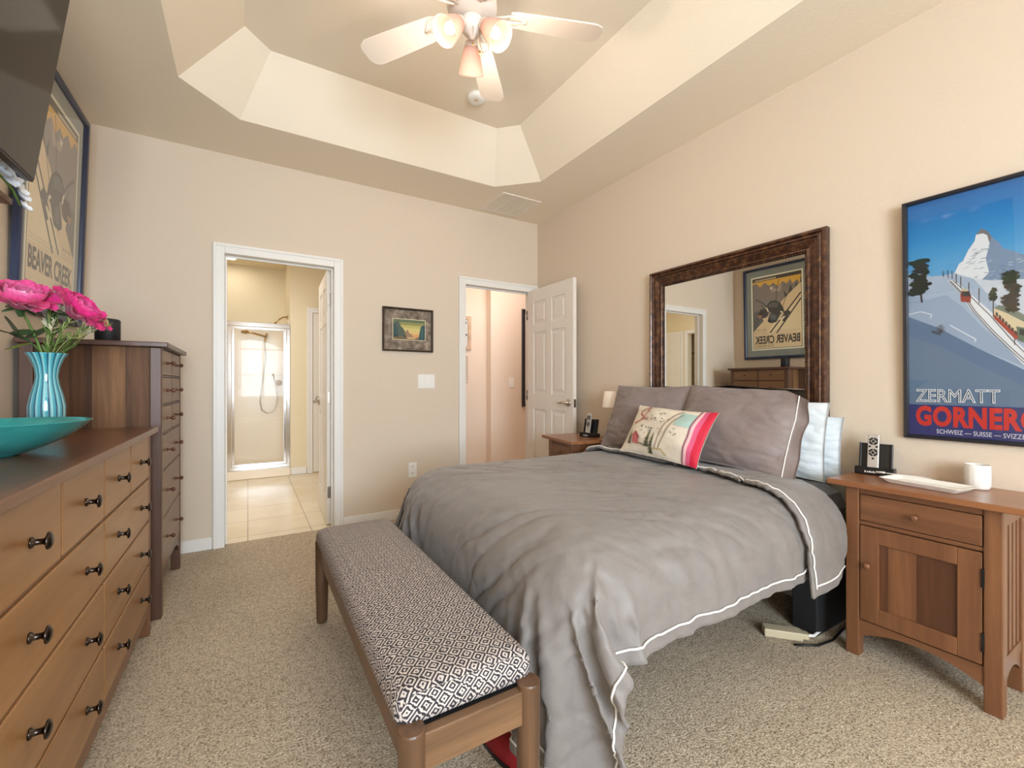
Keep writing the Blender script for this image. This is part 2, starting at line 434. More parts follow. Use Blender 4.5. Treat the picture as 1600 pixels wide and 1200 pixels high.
def text_polys(body, w, h, bold=0.0, outline=0.0, shear=0.0, spacing=1.0):
    cu = bpy.data.curves.new('t', 'FONT'); cu.body = body; cu.size = 1.0; cu.offset = bold; cu.shear = shear; cu.space_character = spacing
    cu.resolution_u = 3
    if outline: cu.fill_mode = 'NONE'; cu.bevel_depth = outline; cu.bevel_resolution = 0
    ob = bpy.data.objects.new('t', cu); COL.objects.link(ob)
    dg = bpy.context.evaluated_depsgraph_get(); dg.update()
    me = bpy.data.meshes.new_from_object(ob.evaluated_get(dg))
    vs = [tuple(v.co) for v in me.vertices]; fs = [tuple(p.vertices) for p in me.polygons]
    bpy.data.objects.remove(ob); bpy.data.curves.remove(cu); bpy.data.meshes.remove(me)
    if not vs: return [], []
    x0 = min(v[0] for v in vs); x1 = max(v[0] for v in vs); y0 = min(v[1] for v in vs); y1 = max(v[1] for v in vs)
    sx = w / (x1 - x0); sy = h / (y1 - y0)
    return [((v[0] - x0) * sx, (v[1] - y0) * sy, v[2] * .05) for v in vs], fs
class Print:
    """flat printed sheet: ink layers as thin polygons, one material slot per colour"""
    def __init__(s): s.mb = MB(); s.mats = []; s.k = 0; s.gain = 1.0; s.seg = 0.0
    def _m(s, c, rough):
        m = c if not isinstance(c, tuple) else ink(tuple(min(250, round(q * s.gain)) for q in c), rough)
        if m not in s.mats: s.mats.append(m)
        s.mb.cur = s.mats.index(m)
    def poly(s, pts, c, rough=.6):
        s._m(c, rough); s.k += 1; z = s.k * .000026
        s.mb.add([(p[0], p[1], z) for p in pts], [tuple(range(len(pts)))]); return s
    def rect(s, x0, y0, x1, y1, c, rough=.6): return s.poly([(x0, y0), (x1, y0), (x1, y1), (x0, y1)], c, rough)
    def line(s, pts, w, c):
        if s.seg:
            q = [pts[0]]
            for (a, b) in zip(pts[:-1], pts[1:]):
                k = max(1, math.ceil(math.hypot(b[0] - a[0], b[1] - a[1]) / s.seg)); q += [(a[0] + (b[0] - a[0]) * i / k, a[1] + (b[1] - a[1]) * i / k) for i in range(1, k + 1)]
            pts = q
        for (a, b) in zip(pts[:-1], pts[1:]):
            dx, dy = b[0] - a[0], b[1] - a[1]; l = math.hypot(dx, dy) or 1; nx, ny = -dy / l * w / 2, dx / l * w / 2
            s.poly([(a[0] - nx, a[1] - ny), (b[0] - nx, b[1] - ny), (b[0] + nx, b[1] + ny), (a[0] + nx, a[1] + ny)], c)
        return s
    def text(s, body, x, y, w, h, c, **kw):
        vs, fs = text_polys(body, w, h, **kw); s._m(c, .6); s.k += 1; z = s.k * .000026
        s.mb.add([(v[0] + x, v[1] + y, v[2] + z) for v in vs], fs); return s
    def blob(s, cx, cy, rx, ry, c, seed=0, n=22, rag=.35):
        rn = random.Random(seed)
        return s.poly([(cx + rx * math.cos(2 * PI * k / n) * (1 - rag * rn.random()), cy + ry * math.sin(2 * PI * k / n) * (1 - rag * rn.random())) for k in range(n)], c)
# ================================================================== ROOM SHELL
TH = .11
def boxes(*bs):
    mb = MB()
    for b in bs: mb.box(*b)
    return mb
struct('floor', boxes((L - TH, R + TH, YB - TH, D + .05, -.06, 0)), M['carpet'])
struct('floor_hall', boxes((1.40, 4.3, D + .05, 5.0, -.06, 0)), M['carpet'])
struct('floor_bathroom', boxes((-2.7, 1.40, D + .05, 7.0, -.06, -.002)), M['tile'])
# far wall with its two doorways
D1a, D1b, D2a, D2b, DH = -.150, .582, 1.664, 2.410, 2.032
struct('wall_far', boxes((L - TH, D1a, D, D + TH, 0, ZC), (D1a, D1b, D, D + TH, DH, ZC), (D1b, D2a, D, D + TH, 0, ZC),
                         (D2a, D2b, D, D + TH, DH, ZC), (D2b, R + TH, D, D + TH, 0, ZC)), M['wall'])
struct('wall_left', boxes((L - TH, L, YB - TH, D, 0, ZC)), M['wall'])
struct('wall_right', boxes((R, R + TH, YB - TH, D, 0, ZC)), M['wall'])
# rear wall with an arched window opening
WX0, WX1, WS, WT, WA = -.74, .94, .72, 2.14, .28
mb = MB(); n = 20
mb.box(L - TH, WX0, YB - TH, YB, 0, ZC); mb.box(WX1, R + TH, YB - TH, YB, 0, ZC); mb.box(WX0, WX1, YB - TH, YB, 0, WS)
def arch(x):
    s = (x - (WX0 + WX1) / 2) / ((WX1 - WX0) / 2); return WT + WA * (1 - s * s)
for k in range(n):
    xa = WX0 + (WX1 - WX0) * k / n; xb = WX0 + (WX1 - WX0) * (k + 1) / n
    za, zb = arch(xa), arch(xb)
    mb.add([(xa, YB, za), (xb, YB, zb), (xb, YB, ZC), (xa, YB, ZC), (xa, YB - TH, za), (xb, YB - TH, zb), (xb, YB - TH, ZC), (xa, YB - TH, ZC)],
           [(0, 3, 2, 1), (4, 5, 6, 7), (0, 1, 5, 4)])
struct('wall_rear', mb, M['wall'])
mb = MB()
yw = YB - .06
for x in (WX0, (2 * WX0 + WX1) / 3, (WX0 + 2 * WX1) / 3, WX1): mb.box(x - .022, x + .022, yw - .02, yw + .02, WS, arch(min(max(x, WX0 + .02), WX1 - .02)))
for z in (WS + .02, WS + .66, WT - .02): mb.box(WX0, WX1, yw - .02, yw + .02, z - .02, z + .02)
pts = [(WX0 + (WX1 - WX0) * k / 24, yw, arch(WX0 + (WX1 - WX0) * k / 24) - .02) for k in range(25)]
mb.tube(pts, .022, 6)
win = struct('window_1', mb, M['trim'])
mb = MB(); mb.add([(WX0, yw, WS)] + [(WX0 + (WX1 - WX0) * k / 24, yw, arch(WX0 + (WX1 - WX0) * k / 24)) for k in range(25)] + [(WX1, yw, WS)], [tuple(range(27))])
part('glass_pane', mb, M['winglass'], win)
part('window_sill', boxes((WX0 - .06, WX1 + .06, YB - .02, YB + .06, WS - .03, WS)), M['trim'], win, .004)
# ceiling with the stepped tray
x0, x1, y0, y1 = -.308, 1.965, .31, 3.092
def octa(x0, x1, y0, y1, c, z): return [(x0 + c, y1, z), (x1 - c, y1, z), (x1, y1 - c, z), (x1, y0 + c, z), (x1 - c, y0, z), (x0 + c, y0, z), (x0, y0 + c, z), (x0, y1 - c, z)]
lo = octa(x0, x1, y0, y1, .268, ZC); hi = octa(-.014, 1.696, .575, 2.828, .125, ZT)
out = [(L - TH, D + TH, ZC), (R + TH, D + TH, ZC), (R + TH, YB - TH, ZC), (L - TH, YB - TH, ZC)]
mb = MB()
vs = lo + hi + out
A = 16
mb.add(vs, [(A, 0, 1, A + 1), (A + 1, 1, 2), (A + 1, 2, 3, A + 2), (A + 2, 3, 4), (A + 2, 4, 5, A + 3), (A + 3, 5, 6), (A + 3, 6, 7, A), (A, 7, 0)]
       + [(k, 8 + k, 8 + (k + 1) % 8, (k + 1) % 8) for k in range(8)] + [tuple(8 + k for k in range(8))])
struct('ceiling', mb, M['ceil'])
# baseboards
BH = .082
def base(name, *bs): return struct(name, boxes(*bs), M['trim'], bevel=.004)
base('baseboard_far', (L, -.208, D - .014, D, 0, BH), (.636, 1.632, D - .014, D, 0, BH))
base('baseboard_left', (L, L + .014, YB, D - .014, 0, BH))
base('baseboard_right', (R - .014, R, YB, D - .014, 0, BH))
# door casings and linings
def casing(name, xa, xb, h, yf, sgn=-1, w=.066):
    mb = MB()
    t0, t1 = (yf + sgn * .019, yf) if sgn < 0 else (yf, yf + .019)
    mb.box(xa - w, xa, t0, t1, 0, h + w); mb.box(xb, xb + w, t0, t1, 0, h + w); mb.box(xa, xb, t0, t1, h, h + w)
    q0, q1 = (t0 - .006, t0) if sgn < 0 else (t1, t1 + .006)
    mb.box(xa - w, xa - w + .02, q0, q1, 0, h + w); mb.box(xb + w - .02, xb + w, q0, q1, 0, h + w); mb.box(xa - w + .02, xb + w - .02, q0, q1, h + w - .02, h + w)
    mb.box(xa - .014, xa, yf, yf + TH, 0, h + .014); mb.box(xb, xb + .014, yf, yf + TH, 0, h + .014); mb.box(xa, xb, yf, yf + TH, h, h + .014)
    mb.box(xa, xa + .012, yf + .045, yf + .06, 0, h); mb.box(xb - .012, xb, yf + .045, yf + .06, 0, h); mb.box(xa + .012, xb - .012, yf + .045, yf + .06, h - .012, h)
    return struct(name, mb, M['trim'], bevel=.003)
casing('trim_1', D1a + .014, D1b - .014, DH - .014, D)
casing('trim_2', D2a + .014, D2b - .014, DH - .014, D)
part('strike_plate', boxes((D2a + .0135, D2a + .0155, D + .018, D + .04, .90, .99)), M['hinge'], bpy.data.objects['trim_2'])
def door_leaf(w, h, t, mirror=1):
    """six-panel leaf, local x 0..w from the hinge, y thickness, z up"""
    mb = MB(); st, ms = .105, .085; pw = (w - 2 * st - ms) / 2
    rails = [(0, .20), (.87, 1.02), (1.60, 1.675), (h - .12, h)]
    g = .008
    mb.box(0, w, -t / 2 + g, t / 2 - g, 0, h)
    for y0_, y1_ in ((-t / 2, -t / 2 + g), (t / 2 - g, t / 2)):
        for xa, xb in ((0, st), (st + pw, st + pw + ms), (w - st, w)): mb.box(xa, xb, y0_, y1_, 0, h)
        for za, zb in rails:
            for xa in (st, st + pw + ms): mb.box(xa, xa + pw, y0_, y1_, za, zb)
    for s in (-1, 1):
        for xa in (st, st + pw + ms):
            for (za, zb) in zip([r[1] for r in rails[:-1]], [r[0] for r in rails[1:]]):
                a, b = .022, .045; yo = s * (t / 2 - g); yi = s * (t / 2 - .0015)
                P = [(xa + a, yo, za + a), (xa + pw - a, yo, za + a), (xa + pw - a, yo, zb - a), (xa + a, yo, zb - a),
                     (xa + b, yi, za + b), (xa + pw - b, yi, za + b), (xa + pw - b, yi, zb - b), (xa + b, yi, zb - b)]
                mb.add(P, [(0, 1, 5, 4), (1, 2, 6, 5), (2, 3, 7, 6), (3, 0, 4, 7), (4, 5, 6, 7)] if s < 0 else [(4, 5, 1, 0), (5, 6, 2, 1), (6, 7, 3, 2), (7, 4, 0, 3), (7, 6, 5, 4)])
    return mb
def lever(mb, x, z, yside, t, dirx):
    s = yside
    mb.lathe([(.0, 0), (.032, 0), (.032, .006), (.024, .012), (.012, .016), (.012, .045), (.0, .045)], (x, s * t / 2, z), 'Y' if s > 0 else 'Y', 20, False, Matrix.Diagonal((1, s, 1, 1)))
    pts = [(x, s * (t / 2 + .042), z), (x + dirx * .03, s * (t / 2 + .048), z + .006), (x + dirx * .07, s * (t / 2 + .046), z - .004), (x + dirx * .105, s * (t / 2 + .04), z + .002), (x + dirx * .115, s * (t / 2 + .036), z + .006)]
    mb.tube(pts, [.011, .010, .008, .007, .005], 8)
def set_door(name, w, h, loc, rz, knobs=True):
    ob = struct(name, door_leaf(w, h, .035), M['door'], bevel=.002)
    ob.location = loc; ob.rotation_euler = (0, 0, rz)
    if knobs:
        for s in (-1, 1):
            mb = MB(); lever(mb, w - .065, .946, s, .035, -1)
            k = part('door_handle', mb, M['nickel'], ob, world=False)
        mb = MB(); mb.box(w - .001, w + .0015, -.012, .012, .91, .98); mb.box(w, w + .008, -.006, .006, .938, .952)
        part('latch_plate', mb, M['hinge'], ob, world=False)
    for z in (.25, 1.0, 1.78):
        mb = MB(); mb.box(-.004, -.0005, -.0175, .012, z - .045, z + .045); mb.lathe([(.006, 0), (.006, .09)], (-.006, -.021, z - .045), 'Z', 10)
        part('hinge', mb, M['hinge'], ob, world=False)
    return ob
# door into the hall: swung into the room, standing parallel to the right-hand wall
set_door('door_1', .705, 2.01, (2.366, D - .002, .012), -PI / 2)
# door into the bathroom: swung into the bathroom
set_door('door_2', .70, 2.01, (.552, D + TH + .008, .012), PI / 2 - .045, True)
# ------------------------------------------------------------------ bathroom
BY, SX0, SX1, SY = 6.05, -.95, .445, 6.86
mb = boxes((SX1, 1.40, BY, BY + .1, 0, ZC), (-1.9, SX0, BY, BY + .1, 0, ZC), (SX0 - .1, SX0, BY + .1, SY, 0, ZC), (SX1, SX1 + .1, BY + .1, SY, 0, ZC), (SX0 - .1, SX1 + .1, SY, SY + .1, 0, ZC))
struct('wall_bathroom_far', mb, M['bathwall'])
struct('wall_bathroom_left', boxes((-2.0, -1.9, D + TH, 4.45, 0, ZC), (-2.0, -1.9, 4.45, 5.15, 2.03, ZC), (-2.0, -1.9, 5.15, BY + .1, 0, ZC)), M['bathwall'])
struct('wall_closet', boxes((-2.75, -2.65, 4.0, 5.6, 0, ZC), (-2.65, -2.0, 3.9, 4.0, 0, ZC), (-2.65, -2.0, 5.6, 5.7, 0, ZC)), M['bathwall'])
struct('wall_between', boxes((1.40, 1.45, D + TH, 5.0, 0, ZC), (1.40, 1.45, 5.0, BY + .1, 0, ZC)), M['hallwall'])
struct('ceiling_bathroom', boxes((-2.75, 1.42, D + TH, SY + .1, ZC, ZC + .05)), M['bathwall'])
struct('baseboard_bathroom', boxes((SX1, .632, BY - .013, BY, 0, BH)), M['trim'], bevel=.004)
struct('shower_surround', boxes((SX0, SX1, SY - .012, SY, .0, 1.93), (SX0, SX0 + .012, BY + .1, SY - .012, 0, 1.93), (SX1 - .012, SX1, BY + .1, SY - .012, 0, 1.93), (SX0 + .012, SX1 - .012, SY - .05, SY - .012, .0, .62), (SX0 + .2, SX0 + .62, SY - .10, SY - .012, .90, .93)), M['showerwall'], bevel=.006)
# the closed door beside the shower
casing('trim_3', .70, 1.36, 2.02, BY, w=.06)
ob = struct('door_3', door_leaf(.64, 2.0, .03), M['door'], bevel=.002); ob.location = (.708, BY - .004, .012)
mb = MB(); mb.lathe([(0, 0), (.03, 0), (.03, .006), (.014, .012), (.014, .03), (.028, .04), (.03, .055), (.018, .066), (0, .068)], (.055, -.015, .92), 'Y', 18, False, Matrix.Diagonal((1, -1, 1, 1)))
part('door_handle', mb, M['nickel'], ob, world=False)
# closet opening and panelled door seen only in the mirror
mb = MB()
for a, b, z0_, z1_ in ((4.39, 4.45, 0, 2.09), (5.15, 5.21, 0, 2.09), (4.45, 5.15, 2.03, 2.09)): mb.box(-1.9, -1.88, a, b, z0_, z1_)
struct('trim_4', mb, M['trim'], bevel=.003)
mb = MB()
for a, b, z0_, z1_ in ((5.24, 5.29, 0, 2.08), (5.96, 6.01, 0, 2.08), (5.29, 5.96, 2.03, 2.08)): mb.box(-1.9, -1.88, a, b, z0_, z1_)
struct('trim_5', mb, M['trim'], bevel=.003)
ob = struct('door_4', door_leaf(.66, 2.02, .03), M['door'], bevel=.002); ob.location = (-1.884, 5.295, .008); ob.rotation_euler = (0, 0, PI / 2)
# ------------------------------------------------------------------ hall beyond the second doorway
HB = 2.556
struct('wall_hall_far', boxes((1.45, HB, 4.87, 4.97, 0, ZC), (HB, 4.3, 4.75, 4.97, 0, ZC)), M['hallwall'])
struct('wall_hall_right', boxes((4.2, 4.3, D + TH, 4.75, 0, ZC)), M['hallwall'])
struct('ceiling_hall', boxes((1.42, 4.3, D + TH, 4.97, ZC, ZC + .05)), M['hallwall'])
struct('wall_hall_near', boxes((R + TH, 4.3, D + TH - .1, D + TH, 0, ZC)), M['hallwall'])
struct('baseboard_hall', boxes((1.45, HB - .012, 4.858, 4.87, 0, BH), (HB - .012, 4.2, 4.738, 4.75, 0, BH), (HB - .012, HB, 4.75, 4.87, 0, BH)), M['trim'], bevel=.003)
# ================================================================== FURNITURE
def knob_mb(c, r=.018, ln=.032, n=16):
    """mushroom pull pointing along +X"""
    mb = MB(); mb.lathe([(0, 0), (r * .62, 0), (r * .62, .003), (r * .36, .006), (r * .33, ln * .55), (r * .5, ln * .72), (r, ln * .80), (r * .95, ln * .9), (r * .6, ln), (0, ln * 1.02)], c, 'X', n, False)
    return mb
def ball_knob(c, r=.0115, ln=.034, n=14, sx=1):
    mb = MB(); mb.lathe([(0, 0), (r * .8, 0), (r * .45, .006), (r * .4, ln * .45), (r * .75, ln * .55), (r, ln * .72), (r * .85, ln * .9), (r * .4, ln), (0, ln)], c, 'X', n, False, Matrix.Diagonal((sx, 1, 1, 1)))
    return mb
# ---- long dresser against the left-hand wall
XF = -.375
dr = thing('dresser', 'long low brown wooden dresser under the television, with black mushroom knobs', 'dresser', (-.60, 1.80, 0))
Y0, Y1 = 1.045, 2.530
part('top', boxes((L + .012, -.352, Y0 - .03, 2.572, .900, .925)), M['dtop'], dr, .004)
mb = boxes((L + .02, XF - .022, Y0 + .02, Y1 - .02, .095, .90))
part('carcass', mb, M['dgap'], dr)
for ya in (Y0, Y1 - .032):
    part('side_post', boxes((L + .02, XF, ya, ya + .032, 0, .90)), M['dframe'], dr, .003)
ys = [Y0 + .035 + k * ((Y1 - Y0 - .07) / 4) for k in range(5)]
rows = [(.712, .888), (.523, .700), (.328, .511), (.148, .316)]
mb = MB()
for z0_, z1_ in ((.8905, .90), (.7035, .7085), (.5145, .5195), (.3195, .3245), (.092, .1445)): mb.box(XF - .02, XF - .004, Y0 + .032, Y1 - .032, z0_, z1_)
for k, y in enumerate(ys[1:4]): mb.box(XF - .02, XF - .003, y - .003, y + .003, .148 if k == 1 else .712, .889)
part('face_rails', mb, M['dframe'], dr, .0015)
def drawer(parent, x, ya, yb, za, zb, mat, knobs, kf, km, t=.02, bev=.003):
    d = part('drawer', boxes((x - t, x, ya, yb, za, zb)), mat, parent, bev)
    for (ky, kz) in knobs: part('knob', kf((x, ky, kz)), km, d)
    return d
for r, (za, zb) in enumerate(rows):
    zc = (za + zb) / 2
    if r == 0:
        for k in range(4): drawer(dr, XF, ys[k] + .006, ys[k + 1] - .006, za, zb, M['dz'], [((ys[k] + ys[k + 1]) / 2, zc)], knob_mb, M['knob'])
    else:
        for k in (0, 2):
            a, b = ys[k], ys[k + 2]
            drawer(dr, XF, a + .006, b - .006, za, zb, M['dz'], [(a + (b - a) * .24, zc), (a + (b - a) * .76, zc)], knob_mb, M['knob'])
# ---- tall chest
XC = -.352; CY0, CY1 = 2.652, 3.352; CT = 1.318
ch = thing('chest_of_drawers', 'tall dark brown chest of drawers in the corner beyond the dresser', 'chest', (-.60, 3.0, 0))
part('top', boxes((L + .012, -.325, CY0 - .022, CY1 + .022, CT - .024, CT)), M['ctop'], ch, .004)
part('side_panel', boxes((L + .02, XC - .045, CY0 + .012, CY0 + .03, .10, CT - .024)), M['cside'], ch, .002, label='side of wide vertical planks in light and dark brown')
part('side_panel', boxes((L + .02, XC - .045, CY1 - .03, CY1 - .012, .10, CT - .024)), M['cside'], ch, .002)
for ya, yb in ((CY0, CY0 + .042), (CY1 - .042, CY1)):
    part('leg', boxes((XC - .045, XC, ya, yb, 0, CT - .024)), M['cpost'], ch, .004)
    part('leg', boxes((L + .02, L + .065, ya, yb, 0, CT - .024)), M['cpost'], ch, .004)
part('carcass', boxes((L + .066, XC - .024, CY0 + .031, CY1 - .031, .17, CT - .025)), M['dgap'], ch)
crow = [(1.165, 1.288), (1.022, 1.152), (.882, 1.010), (.700, .868), (.468, .688), (.224, .456)]
mb = MB()
za = CT - .024
for (a, b) in crow: mb.box(XC - .022, XC - .004, CY0 + .042, CY1 - .042, b + .0030, za); za = a - .0030
mb.box(XC - .022, XC - .004, 2.996, 3.008, .882, 1.288)
nn = 16; yA, yB_ = CY0 + .042, CY1 - .042
for k in range(nn):
    a = yA + (yB_ - yA) * k / nn; b = yA + (yB_ - yA) * (k + 1) / nn
    f = lambda y: .12 + .075 * (1 - (2 * (y - yA) / (yB_ - yA) - 1) ** 4)
    mb.add([(XC - .022, a, f(a)), (XC - .004, a, f(a)), (XC - .004, b, f(b)), (XC - .022, b, f(b)), (XC - .022, a, .2225), (XC - .004, a, .2225), (XC - .004, b, .2225), (XC - .022, b, .2225)],
           [(0, 1, 2, 3), (4, 7, 6, 5), (1, 5, 6, 2), (0, 3, 7, 4)])
part('face_rails', mb, M['cpost'], ch)
for r, (za, zb) in enumerate(crow):
    zc = (za + zb) / 2
    if r < 3:
        for (a, b) in ((CY0 + .044, 2.994), (3.010, CY1 - .044)): drawer(ch, XC - .002, a, b, za, zb, M['cz'], [((a + b) / 2, zc)], ball_knob, M['wknob'])
    else: drawer(ch, XC - .002, CY0 + .044, CY1 - .044, za, zb, M['cz'], [(CY0 + .19, zc), (CY1 - .19, zc)], ball_knob, M['wknob'])
# ---- nightstands
def nightstand(label, loc, rz, w, dp=.335):
    """local: front faces -X, x 0 (front) .. dp, y -w/2 .. w/2"""
    t = thing('nightstand', label, 'nightstand', loc, rz, None)
    H = .72; lw = .047; h2 = w / 2
    P = lambda nme, mb, m, par, bev=.003, **k: part(nme, mb, m, par, bev, world=False, **k)
    P('top', boxes((-.035, dp + .012, -h2 - .055, h2 + .055, H - .023, H)), M['ntop'], t, .004)
    for xa in (0, dp - lw):
        for ya in (-h2, h2 - lw): P('leg', boxes((xa, xa + lw, ya, ya + lw, 0, H - .023)), M['nz'], t, .004)
    P('carcass', boxes((.02, dp - .02, -h2 + .03, h2 - .03, .145, H - .024)), M['npanel'], t, 0)
    ya, yb = -h2 + lw, h2 - lw
    mb = boxes((.006, .024, ya, yb, H - .05, H - .024), (.006, .024, ya, yb, .545, .560))
    P('face_rails', mb, M['ny'], t, .002)
    def apron(along_y, side=0):
        mb = MB(); n = 14
        for k in range(n):
            if along_y: a = ya + (yb - ya) * k / n; b = ya + (yb - ya) * (k + 1) / n; g = lambda q: (q - ya) / (yb - ya)
            else: a = lw + (dp - 2 * lw) * k / n; b = lw + (dp - 2 * lw) * (k + 1) / n; g = lambda q: (q - lw) / (dp - 2 * lw)
            f = lambda q: .085 + .045 * (1 - (2 * g(q) - 1) ** 2)
            for (o0, o1) in ([(.006, .024)] if along_y else [[(-h2 + .006, -h2 + .024), (h2 - .024, h2 - .006)][side]]):
                if along_y: V = [(o0, a, f(a)), (o1, a, f(a)), (o1, b, f(b)), (o0, b, f(b)), (o0, a, .152), (o1, a, .152), (o1, b, .152), (o0, b, .152)]
                else: V = [(a, o0, f(a)), (a, o1, f(a)), (b, o1, f(b)), (b, o0, f(b)), (a, o0, .152), (a, o1, .152), (b, o1, .152), (b, o0, .152)]
                mb.add(V, [(0, 3, 2, 1), (4, 5, 6, 7), (0, 1, 5, 4), (1, 2, 6, 5), (2, 3, 7, 6), (3, 0, 4, 7)])
        return mb
    P('apron', apron(True), M['ny'], t, 0); P('apron', apron(False, 0), M['nz'], t, 0); P('apron', apron(False, 1), M['nz'], t, 0)
    d = P('drawer', boxes((.003, .021, ya + .003, yb - .003, .563, H - .052)), M['ny'], t, .002)
    P('knob', ball_knob((.003, 0, .617), .013, .026, 14, -1), M['nz'], d, 0)
    # framed door
    z0, z1, st = .157, .541, .062; a, b = ya + .003, yb - .003
    mb = boxes((.002, .021, a, a + st, z0, z1), (.002, .021, b - st, b, z0, z1), (.002, .021, a + st, b - st, z0, z0 + st), (.002, .021, a + st, b - st, z1 - st, z1))
    dd = P('door', mb, M['nz'], t, .002)
    P('door_panel', boxes((.010, .017, a + st, b - st, z0 + st, z1 - st)), M['npanel'], dd, 0, label='darker planked door panel')
    P('knob', ball_knob((.002, b - .028, .385), .013, .024, 14, -1), M['nz'], dd, 0)
    for z in (.235, .455): P('hinge', boxes((-.002, .004, a - .006, a + .002, z - .032, z + .032)), M['black'], dd, 0)
    # slatted sides
    for s in (-1, 1):
        mb = MB(); yo = s * (h2 - .012)
        mb.box(lw, dp - lw, yo - .008, yo + .008, H - .085, H - .024); mb.box(lw, dp - lw, yo - .008, yo + .008, .145, .19)
        k = 4; wd = (dp - 2 * lw)
        for i in range(k): xa = lw + wd * (i + .22) / k; mb.box(xa, xa + wd / k * .6, yo - .005, yo + .005, .19, H - .085)
        P('slatted_side', mb, M['nz'], t, .001)
    return t
nightstand('brown wooden nightstand holding the white tray and mug, right of the bed', (2.152, .632, 0), 0, .45, .30)
nightstand('brown wooden nightstand half hidden behind the bed, in front of the open white door', (1.985, 2.612, 0), math.radians(-9), .36, .34)
# ---- bench at the foot of the bed
be = thing('bench', 'low wooden bench with black and white diamond cushion at the foot of the bed', 'bench', (.445, 1.575, 0))
bx0, bx1, by0, by1 = .300, .598, .915, 2.236
for lx in (bx0, bx1):
    for ly in (by0, by1):
        mb = MB(); mb.lathe([(.0, 0), (.021, 0), (.024, .01), (.029, .20), (.0295, .381)], (lx, ly, 0), 'Z', 28, False); mb.lathe([(.0295, .381), (.0275, .3845)], (lx, ly, 0), 'Z', 28, False, smooth=False); mb.lathe([(.0275, .3845), (.0, .3846)], (lx, ly, 0), 'Z', 28, False, smooth=False)
        part('leg', mb, M['bz'], be)
for lx in (bx0, bx1): part('side_rail', boxes((lx - .013, lx + .013, by0 + .02, by1 - .02, .288, .370)), M['by'], be, .003)
for ly in (by0, by1): part('end_rail', boxes((bx0 + .02, bx1 - .02, ly - .013, ly + .013, .288, .370)), M['bx'], be, .003)
part('seat_board', boxes((bx0 + .0135, bx1 - .0135, by0 + .0135, by1 - .0135, .335, .370)), M['black'], be)
def cushion(x0, x1, y0, y1, z0, z1, rad):
    n, m = 26, 60; mb = MB(); P = []
    cx, cy, hx, hy = (x0 + x1) / 2, (y0 + y1) / 2, (x1 - x0) / 2, (y1 - y0) / 2; H = z1 - z0
    # rings: bottom edge, side bulge, top
    def ring(ins, z):
        r = []; k = 10; rr = max(.035 - ins * .4, .012)
        ax, ay = hx - ins, hy - ins
        for (sx, sy, a0) in ((1, 1, 0), (-1, 1, PI / 2), (-1, -1, PI), (1, -1, 3 * PI / 2)):
            for i in range(k): a = a0 + (PI / 2) * i / (k - 1); r.append((cx + sx * (ax - rr) + rr * math.cos(a), cy + sy * (ay - rr) + rr * math.sin(a), z))
        return r
    prof = [(.012, z0), (.003, z0 + H * .12), (0, z0 + H * .3), (.0, z0 + H * .5), (.005, z0 + H * .7), (.014, z0 + H * .83), (.028, z0 + H * .92), (.05, z0 + H * .965), (.085, z0 + H * .99), (.13, z0 + H)]
    rs = [ring(i, z) for i, z in prof]; nk = len(rs[0]); V = [p for r in rs for p in r]
    fs = [(i * nk + k, i * nk + (k + 1) % nk, (i + 1) * nk + (k + 1) % nk, (i + 1) * nk + k) for i in range(len(rs) - 1) for k in range(nk)]
    mb.add(V, fs, True); o = (len(rs) - 1) * nk
    mb.f.append(tuple(o + k for k in range(nk))); mb.mi.append(0); mb.sm.append(True)
    mb.f.append(tuple(reversed(range(nk)))); mb.mi.append(0); mb.sm.append(False)
    return mb
part('cushion', cushion(.272, .626, .926, 2.252, .3705, .450, .05), M['diamond'], be, label='cushion woven in black and white concentric diamonds')
